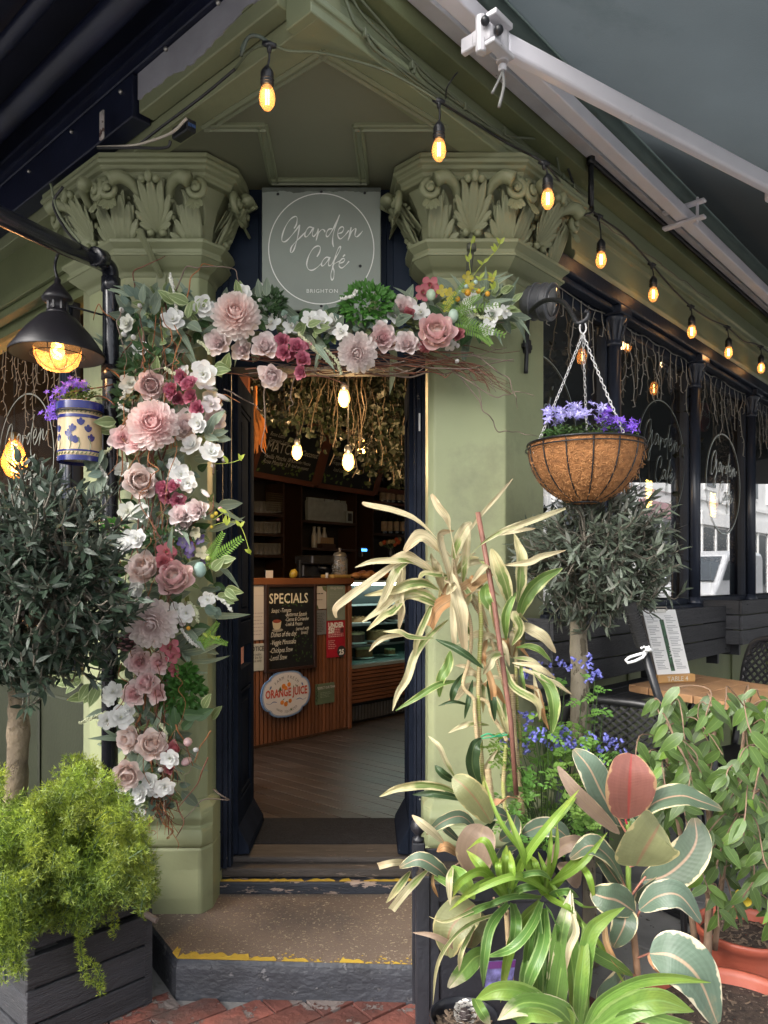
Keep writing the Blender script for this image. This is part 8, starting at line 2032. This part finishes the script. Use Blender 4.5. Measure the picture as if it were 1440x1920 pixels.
FL = [
 ('mumc',443,594,41,2.90),('mump',288,798,43,2.88),('mumw',285,1167,44,2.88),('mumw',671,661,34,2.92),('peo',283,722,28,2.94),
 ('cab',262,905,31,2.93),('cab',271,1068,31,2.93),('cab',284,1398,28,2.92),('cab',245,1385,25,2.94),('cab',238,1452,27,2.90),
 ('cabc',329,1086,35,2.91),('cabc',817,626,36,2.92),('cab',270,1395,20,2.96),
 ('rosew',410,643,22,2.95),('rosew',497,650,23,2.93),('rosew',455,657,18,2.98),('rosew',510,703,23,2.94),('rosep',231,822,22,2.93),('rosep',261,829,24,2.91),
 ('rosep',262,1241,22,2.93),('rosep',298,1243,19,2.94),('rosep',276,1281,22,2.91),('rosep',251,1302,20,2.92),('rosep',297,1300,17,2.93),
 ('rose',717,634,23,2.94),('rosew',763,646,21,2.95),('rosew',756,578,21,3.0),('rosew',340,966,20,2.94),('rosew',371,956,19,2.93),('rosew',352,798,26,2.99),('rosew',400,790,20,3.0),('rosew',345,985,16,2.96),
 ('deep',340,706,13,2.95),('deep',322,733,15,2.93),('deep',355,721,15,2.92),('deep',358,744,13,2.94),('deep',334,748,12,2.96),('deep',370,765,13,2.93),
 ('deep',529,638,12,2.93),('deep',532,661,13,2.92),('deep',557,651,15,2.92),('deep',571,650,11,2.95),('deep',567,673,14,2.91),('deep',565,698,12,2.92),('deep',304,915,13,2.93),('deep',327,912,13,2.92),('deep',311,931,12,2.95),('deep',333,938,13,2.95),('deep',548,668,11,2.95),
 ('azal',311,1035,14,2.92),('coral',308,1056,16,2.90),('azal',320,1040,12,2.95),('azal',318,1215,14,2.93),('azal',324,1228,12,2.93),('azal',304,1200,9,2.95),('azal',328,1256,10,2.96),
 ('coral',858,627,13,2.93),('coral',792,653,13,2.96),('coral',767,590,13,2.97),('azal',806,536,13,3.0),('azal',793,549,12,2.99),('azal',813,545,10,3.01),
 ('pinkb',352,1391,13,2.93),('coral',328,1405,17,2.94),('pinkb',349,1428,12,2.94),('coral',318,1440,12,2.97),('lil',345,1160,12,2.98),
 ('white',382,702,20,2.95),('white',373,793,15,2.91),('cream',396,748,14,3.0),('white',361,836,17,2.94),('white',395,850,17,2.93),('white',340,892,17,2.94),('white',353,905,14,2.93),('white',327,872,11,2.95),
 ('white',258,1011,15,2.92),('white',225,1022,16,2.91),('white',240,1007,11,2.95),('white',456,551,13,2.95),('white',325,601,17,2.95),('white',382,575,16,2.95),('cream',240,607,13,2.99),('white',262,655,13,2.98),('cream',244,720,15,2.97),('white',345,700,12,3.02),
 ('white',319,1421,14,2.90),('white',308,1474,15,2.91),('white',263,1490,14,2.92),('white',260,1528,12,2.93),('white',281,1463,14,2.93),('white',349,1150,14,2.95),('white',332,1143,12,2.95),('white',389,1125,12,2.95),
 ('white',213,1298,15,2.93),('white',243,1332,13,2.92),('white',226,1346,18,2.91),('white',200,1352,13,2.94),('white',205,1310,11,2.95),('white',290,1480,12,2.95),('cream',230,880,12,3.0),('white',268,960,14,2.97),('cream',240,960,14,2.98),('white',258,1105,14,2.96),
 ('five',581,598,12,2.96),('five',605,603,13,2.96),('white',600,597,12,2.97),('five',640,622,12,2.96),('cream',625,610,16,3.0),('five',545,612,12,2.97),('five',510,605,14,2.98),('five',710,607,13,2.98),('lil',715,590,12,3.0),('five',790,586,13,2.98),('five',740,593,14,3.0),
 ('five',925,588,14,2.95),('five',913,615,12,2.95),('five',885,563,14,2.99),('five',946,585,10,2.96),('cream',873,595,14,3.01),('five',845,648,9,2.99),('lil',396,760,14,2.95),('cream',404,762,12,3.02),('white',375,690,12,2.99),
 ('bud',228,581,8,2.98),('bud',262,573,7,2.98),('bud',232,627,8,2.97),('bud',250,632,8,2.97),('bud',491,535,7,2.96),('bud',487,563,7,2.95),('bud',533,592,8,2.95),('bud',535,624,8,2.94),('bud',386,747,8,2.93),('bud',396,834,8,2.93),('bud',207,993,8,2.95),('bud',191,1001,8,2.96),
 ('bud',420,862,8,2.95),('bud',367,1406,8,2.92),('bud',301,1443,8,2.92),('bud',858,648,7,2.96),('bud',857,677,7,2.97),('bud',316,898,7,2.96),('bud',268,875,7,2.97),('bud',399,873,7,2.96),('bud',320,565,7,3.0),
 ('lily',455,640,13,2.93),('lily',392,727,13,2.96),('lily',418,745,12,2.97),('lily',385,925,12,2.94),('lily',412,768,11,2.98),('lily',333,932,11,2.95),('lily',344,560,9,3.0),('lily',350,1355,9,2.98),
 ('yel',828,546,10,2.97),('yel',845,551,10,2.96),('yel',841,568,9,2.96),('yel',876,520,10,2.98),('yel',880,535,11,2.98),('yel',874,545,9,2.98),('yel',920,524,7,2.98),('yel',838,580,7,2.97),
 ('pansy',343,1017,10,2.94),('pansy',358,1027,11,2.93),('pansy',376,1012,10,2.95),('pansy',356,1037,9,2.95),('pansyw',368,1000,12,2.95),('pansyw',379,1037,12,2.94),('pansy',385,1050,8,2.96)]
for k, px, py, r, Y in FL:
    fc_ = None
    if k in ('lily',): fc_ = (rnd(1), -.35, rnd(.6))
    if (k, px) == ('rosew', 510): fc_ = (.1, -.75, -.7)
    if (k, px) == ('mumw', 671): fc_ = (-.05, -.9, -.35)
    if k in ('mumc','mump'): fc_ = (.15, -1, .1)
    s = {'mumc':1.02,'mump':1.02,'mumw':1.02,'cab':1.15,'cabc':1.15,'peo':1.1,'bud':1.35,'lily':.9,'white':1.2,'deep':1.25,'coral':1.25}.get(k, 1.22)
    fl(k, px, py, r*s*(.97 if k[0:3] == 'mum' else 1), Y, fc_)
# eggs and little balls
for px, py, r, c in ((808,553,9,(.36,.46,.33)),(850,592,10,(.40,.52,.42)),(375,1068,12,(.33,.47,.42)),(877,549,6,(.62,.30,.02)),(897,546,5,(.62,.33,.03)),(914,551,5,(.62,.32,.03)),(858,561,5,(.62,.30,.02)),(892,529,4,(.45,.60,.55)),(874,537,4,(.45,.60,.55)),(861,547,3,(.5,.62,.58)),(398,968,4,(.60,.45,.05)),(405,963,4,(.60,.45,.05)),(397,988,3,(.6,.45,.05)),(413,954,4,(.65,.30,.30)),(353,1178,4,(.62,.32,.03)),(408,1197,4,(.40,.60,.55)),(408,843,4,(.66,.38,.36)),(390,1047,5,(.45,.5,.15)),(891,583,4,(.45,.55,.15)),(409,974,3,(.66,.4,.36))):
    m = Me(); m.ball(P(px, py, 2.94), r/1400*2.94, (1,1,1.25 if r > 7 else 1), n=12, m=8); build(m, 'egg' if r > 7 else 'berry', mat('berry_%d' % int(c[0]*100+c[1]*1000), c, .5, .15, 40), gl, smooth=True)
pinecone(P(239, 1207, 2.93), .042, M_cone, None, parent=gl, tips=(.30,.14,.17))
# ---- foliage of the garland
LG = {
 'sage': leafmat('grey_sage_leaf', (.20,.26,.19), (.36,.42,.30), (.32,.38,.26), .93, streak=.15, rough=.6, trans=.25, rand=.2),
 'euc': leafmat('eucalyptus_leaf', (.17,.25,.20), None, (.26,.33,.26), streak=.15, rough=.6, trans=.25, rand=.25),
 'moss': leafmat('moss_green_leaf', (.17,.23,.09), (.38,.44,.24), (.34,.40,.20), .8, streak=.25, rough=.6, trans=.25, rand=.25),
 'deep': leafmat('deep_green_silk_leaf', (.045,.10,.035), None, (.09,.16,.06), streak=.15, rough=.5, trans=.2, rand=.3),
 'box': leafmat('boxwood_leaf', (.07,.20,.035), None, None, streak=.1, rough=.45, trans=.3, rand=.35)}
LMm = {k: leaf_mesh('leaf', w, dr_, LG[k], cu, 6, 2) for k, w, dr_, cu in (('sage', .26, -.18, .25), ('euc', .36, -.08, .15), ('moss', .30, -.15, .2), ('deep', .30, -.2, .2), ('box', .26, -.1, .2))}
LMm['long'] = leaf_mesh('leaf', .10, -.45, LG['sage'], .3, 8, 1)
spine = [(255,600,40),(300,580,60),(290,660,75),(290,740,75),(300,830,85),(305,920,80),(320,980,80),(310,1050,85),(315,1120,80),(305,1190,85),(290,1260,80),(270,1330,72),(280,1400,65),(290,1460,48),(275,1520,26)]
topsp = [(310,600,55),(390,610,50),(470,600,48),(545,618,42),(620,615,40),(690,615,42),(760,612,42),(830,600,52),(890,590,52),(935,575,34)]
gst = {k: Me() for k in LMm}; nleaf = 0; cand = []
def samp(sp):
    i = random.randrange(len(sp)-1); f = random.random(); a, b = sp[i], sp[i+1]
    return lerp(a[0], b[0], f), lerp(a[1], b[1], f), lerp(a[2], b[2], f)
for k in range(1200):
    x, y, w = samp(spine if random.random() < .64 else topsp); dx, dy = random.gauss(0,.52)*w, random.gauss(0,.5)*w*.75
    if abs(dx) > w*1.25 or abs(dy) > w or (480 < x+dx < 648 and y+dy < 580): continue
    kind = random.choices(('sage','euc','moss','deep','long'), (5,4,5,2,1.4))[0]; sz = {'sage':rnd(.07,.11),'euc':rnd(.035,.055),'moss':rnd(.042,.072),'deep':rnd(.055,.09),'long':rnd(.12,.19)}[kind]
    edge = max(abs(dx), abs(dy))/w; Y = lerp(2.985, 3.11, min(1, edge))+rnd(.03)
    cand.append((P(x+dx, y+dy, Y), V((dx/w+rnd(.7), -.35+rnd(.5), -dy/w*1.2+rnd(.7))), V((rnd(.6), -1, rnd(.7))), sz, kind))
# hand placed sprigs
for (x, y, dx, dy, kind, n, sz) in ((450,565,.3,.6,'moss',3,.07),(340,575,-.5,.5,'moss',4,.08),(355,590,.5,.5,'moss',4,.08),(205,800,-.8,.1,'moss',4,.08),(200,850,-.5,-.5,'sage',5,.09),(190,880,-.7,.2,'euc',3,.06),(410,690,.6,-.2,'moss',5,.08),(390,810,.7,.2,'sage',5,.08),
   (190,900,-.4,-.8,'sage',4,.1),(165,1200,-.8,-.1,'sage',4,.09),(150,1270,-.9,-.2,'moss',4,.08),(175,1290,-.6,-.5,'moss',4,.09),(400,1060,.8,.4,'moss',4,.07),(415,1110,.9,0,'moss',5,.07),(395,1150,.6,-.4,'euc',4,.06),(330,1370,.4,.6,'deep',3,.08),(350,1345,.8,.3,'deep',2,.09),
   (540,598,.3,.3,'euc',4,.05),(575,610,.2,-.3,'moss',4,.07),(600,640,-.2,-.6,'long',3,.12),(930,550,.5,.5,'moss',4,.06),(950,575,.8,.3,'moss',3,.055),(250,560,-.2,.8,'euc',3,.05),(275,580,.3,.8,'sage',3,.08),(230,545,-.8,.3,'long',2,.1),(500,560,.2,.8,'sage',2,.07),(170,830,-.9,0,'moss',3,.07),(385,1340,.5,.2,'moss',2,.07),(470,600,.1,-.5,'deep',4,.08)):
    for j in range(n): cand.append((P(x+rnd(14), y+rnd(12), 2.96+rnd(.03)), V((dx+rnd(.5), -.3, dy+rnd(.5))), V((rnd(.5), -1, rnd(.5))), sz*rnd(.8,1.15), kind))
random.shuffle(cand)
for i, (p, d_, nr, sz, kind) in enumerate(cand):
    if i < 290: place('leaf', LMm[kind][1], gl, p, frame(d_, nr), sz)
    else: gst[kind].inst(LMm[kind][0], Matrix.Translation(p) @ frame(d_, nr).to_4x4() @ Matrix.Scale(sz, 4))
for k, m in gst.items():
    if m.v: build(m, 'foliage', LG['sage' if k == 'long' else k], gl, kind='stuff', smooth=True)
# boxwood tufts
for px, py, rx, ry, n, nm in ((690,572,46,36,420,'box'),(505,570,28,22,170,'deep'),(262,690,34,30,200,'deep'),(340,1300,42,40,420,'box'),(345,1265,22,20,120,'box'),(233,745,18,22,80,'deep'),(300,1010,30,22,90,'deep'),(215,990,20,12,60,'box'),(220,1100,20,14,30,'box'),(355,1000,20,16,40,'deep')):
    m = Me()
    for k in range(n):
        a = rnd(math.pi); q = random.random()**.5; p = P(px+math.cos(a)*q*rx, py-math.sin(a)*q*ry, 3.0-.06*(1-q)+rnd(.02)); m.inst(LMm['box'][0], Matrix.Translation(p) @ frame(V((math.cos(a)*q+rnd(.4), -.5, math.sin(a)*q+rnd(.4))), V((rnd(.6), -1, .3+rnd(.6)))).to_4x4() @ Matrix.Scale(rnd(.022,.034), 4))
    build(m, 'boxwood_tuft', LG[nm], gl, kind='stuff', smooth=True)
# ferns
M_fern = mat('bright_fern', (.17,.33,.045), .5, .25, 12, leaf=.35, rand=.15)
for pts, w in (([(385,1062),(415,1038),(452,1010)],30),([(390,1055),(400,1030),(418,1000)],22),([(372,1212),(392,1190),(408,1168)],20),([(375,1212),(400,1200),(425,1207)],18),([(840,590),(880,580),(935,572)],22),([(850,600),(890,610),(945,628)],26),([(860,610),(900,625),(920,645)],24),([(845,600),(875,570),(900,555)],20),([(830,585),(850,560),(870,530)],16)):
    m = Me(); pth = catmull([P(x, y, 2.95-.02*i) for i, (x, y) in enumerate(pts)], 9); m.tube(pth, .0016, 4)
    for i in range(1, len(pth)):
        t_ = (pth[i]-pth[i-1]).normalized(); s = t_.cross(V((0,-1,0))).normalized(); f = i/len(pth)
        for sg_ in (-1, 1):
            m.inst(leaflet, Matrix.Translation(pth[i]) @ frame(s*sg_+t_*.45, V((rnd(.2),-1,.3))).to_4x4() @ Matrix.Diagonal((w/1400*3*.22, w/1400*3*.62*(1-.75*f)+.004, .01, 1)))
    build(m, 'fern_frond', M_fern, gl, smooth=False)
# catkins
M_cat = mat('cream_catkin', (.56,.58,.38), .8, .25, 40, bump=.6); M_catw = mat('white_catkin', (.66,.66,.60), .8, .2, 40, bump=.6)
for pts, mt in (([(318,515),(325,540),(330,570),(332,590)],M_catw),([(138,765),(160,775),(180,795)],M_catw),([(143,860),(165,862),(185,855),(208,840)],M_cat),([(372,640),(385,650),(393,662)],M_cat),([(310,690),(325,700),(340,700)],M_cat),([(395,1115),(420,1128),(433,1145)],M_catw),([(340,1180),(355,1200),(372,1212)],M_catw),
   ([(560,625),(580,645),(600,665),(625,685)],M_cat),([(610,655),(630,675),(640,700)],M_cat),([(640,560),(660,555),(668,545)],M_catw),([(890,590),(915,598),(940,595)],M_cat),([(235,735),(225,760),(240,770)],M_catw),([(120,1240),(150,1232),(165,1240)],M_catw),([(300,1355),(310,1372),(312,1390)],M_cat),([(170,855),(190,880),(200,895)],M_catw),([(355,1130),(368,1145),(370,1165)],M_cat),([(150,1355),(175,1345),(200,1335)],M_cat),([(250,1255),(255,1275),(252,1290)],M_cat)):
    pth = catmull([P(x, y, 2.95) for x, y in pts], 7); m = Me(); m.tube(pth, .003, 5)
    for p in pth:
        for j in range(5): m.ball(p+rvec(.005), .0042, n=5, m=3)
    build(m, 'catkin', mt, gl, smooth=True)
# sprigs rising on the right
for pts in ([(885,520),(905,495),(930,470),(938,455)],[(880,530),(900,525),(925,522)],[(400,985),(420,980),(450,985),(470,1040)],[(398,870),(430,868),(450,862)],[(884,520),(880,490),(884,455)],[(870,545),(900,548),(925,540)],[(400,975),(425,960),(430,985)],[(380,1200),(395,1195),(408,1197)]):
    m = Me(); m.tube(catmull([P(x, y, 2.94) for x, y in pts], 5), .0018, 4)
    for x, y in pts[1:]:
        for j in range(2): m.inst(LMm['box'][0], Matrix.Translation(P(x+rnd(4), y+rnd(3), 2.935)) @ frame(V((rnd(1), -.3, rnd(.2,1))), V((0,-1,.3))).to_4x4() @ Matrix.Scale(.03, 4))
    build(m, 'yellow_green_sprig', mat('yellow_green_sprig', (.38,.46,.07), .5, .2, 20, leaf=.3), gl)
# ---- curly willow twigs
M_tw = mat('red_brown_twig', (.16,.060,.035), .6, .3, 10, rand=.25); M_tw2 = mat('grey_brown_twig', (.19,.14,.11), .65, .3, 10, rand=.2); M_tw3 = mat('orange_twig', (.30,.12,.045), .6, .3, 10, rand=.2)
def twig(pts, r, mt, amp=5, Y=3.0, sub=3):
    q = []
    for i, (x, y) in enumerate(pts):
        q.append((x, y))
        if i < len(pts)-1:
            for j in range(1, sub):
                f = j/sub; q.append((lerp(x, pts[i+1][0], f)+rnd(amp), lerp(y, pts[i+1][1], f)+rnd(amp)))
    pth = catmull([P(x, y, Y+rnd(.03)) for x, y in q], 4); m = Me(); m.tube(pth, [r, r*.8, r*.45], 5); build(m, 'twig', mt, gl, smooth=True)
for k in range(70):      # up and down the pier
    x0 = rnd(255,330); y0 = rnd(560,1450); x1 = x0+rnd(60); y1 = y0+rnd(90,260)
    twig([(x0,y0),((x0+x1)/2+rnd(28),(y0+y1)/2),(x1,min(1565,y1))], rnd(.0022,.005), random.choice((M_tw,M_tw,M_tw3,M_tw2)), 9, rnd(2.96,3.08))
for k in range(44):
    x0, y0 = rnd(225,330), rnd(570,1420); twig([(x0,y0),(x0+rnd(24),y0+rnd(30,60)),(x0+rnd(40),y0+rnd(80,150))], rnd(.0014,.0026), random.choice((M_tw,M_tw3,M_tw2)), 9, rnd(2.88,2.95))
for k in range(30):      # loose bundle lower end
    y0 = rnd(1380,1500); twig([(rnd(270,310),y0),(rnd(280,325),y0+60),(rnd(255,350),y0+rnd(60,130))], rnd(.0018,.0035), random.choice((M_tw,M_tw3)), 10, rnd(2.98,3.08))
for k in range(46):      # along the door head
    x0 = rnd(400,760); y0 = rnd(655,705); twig([(x0,y0),(x0+rnd(60,110),y0+rnd(14)),(x0+rnd(120,230),y0+rnd(22)+5)], rnd(.0018,.004), random.choice((M_tw,M_tw,M_tw2)), 7, rnd(2.97,3.06))
for k in range(16): twig([(rnd(740,850),rnd(650,690)),(rnd(860,900),rnd(680,700)),(rnd(910,960),rnd(690,740))], .002, M_tw, 8, rnd(2.98,3.05))
for pts in ([(840,690),(880,715),(930,745),(955,740),(975,735),(1002,742)],[(850,690),(890,740),(905,770),(925,790),(935,810),(960,810),(985,815),(1008,818)],[(880,660),(930,695),(955,710),(968,745),(970,765)],[(600,650),(640,700),(690,690),(740,700),(780,690)],
            [(690,640),(735,685),(770,700),(800,685)],[(870,690),(905,700),(920,715),(930,735)],[(880,700),(897,730),(904,770)],[(565,690),(555,700),(545,745),(548,760),(540,770)],[(500,700),(495,740),(497,800),(490,840),(510,860)],[(900,640),(930,655),(950,652)],[(920,600),(945,605)],[(925,625),(955,626)]):
    twig(pts, .0028, M_tw2, 3, 3.0, 2)
for pts in ([(215,600),(200,590),(185,570),(175,600)],[(255,560),(250,510),(290,490),(310,480)],[(330,545),(350,500),(385,500),(440,505),(450,540)],[(350,560),(358,520),(380,495),(400,498)],[(215,760),(185,742),(150,748),(110,760)],[(215,720),(160,730),(100,740)],[(275,700),(305,690),(330,675),(345,655)],[(290,780),(280,680),(292,600),(285,560)],
            [(265,690),(270,630),(262,590)],[(310,700),(305,640),(300,590)],[(400,770),(420,740),(450,755)],[(420,730),(450,745),(480,760),(490,770)],[(200,690),(232,712),(230,660)],[(300,700),(310,650),(340,640),(355,610)],[(400,890),(398,860),(405,850)],[(150,980),(180,985),(215,982)],[(340,1000),(395,960),(400,930)],[(400,1480),(430,1500),(380,1500),(340,1540)],
            [(395,1370),(375,1400),(365,1430)],[(390,1420),(370,1470),(330,1520)],[(330,1500),(345,1540),(330,1570)]):
    twig(pts, .0032, random.choice((M_tw2, M_tw3, M_tw)), 3, rnd(2.93,3.0), 2)
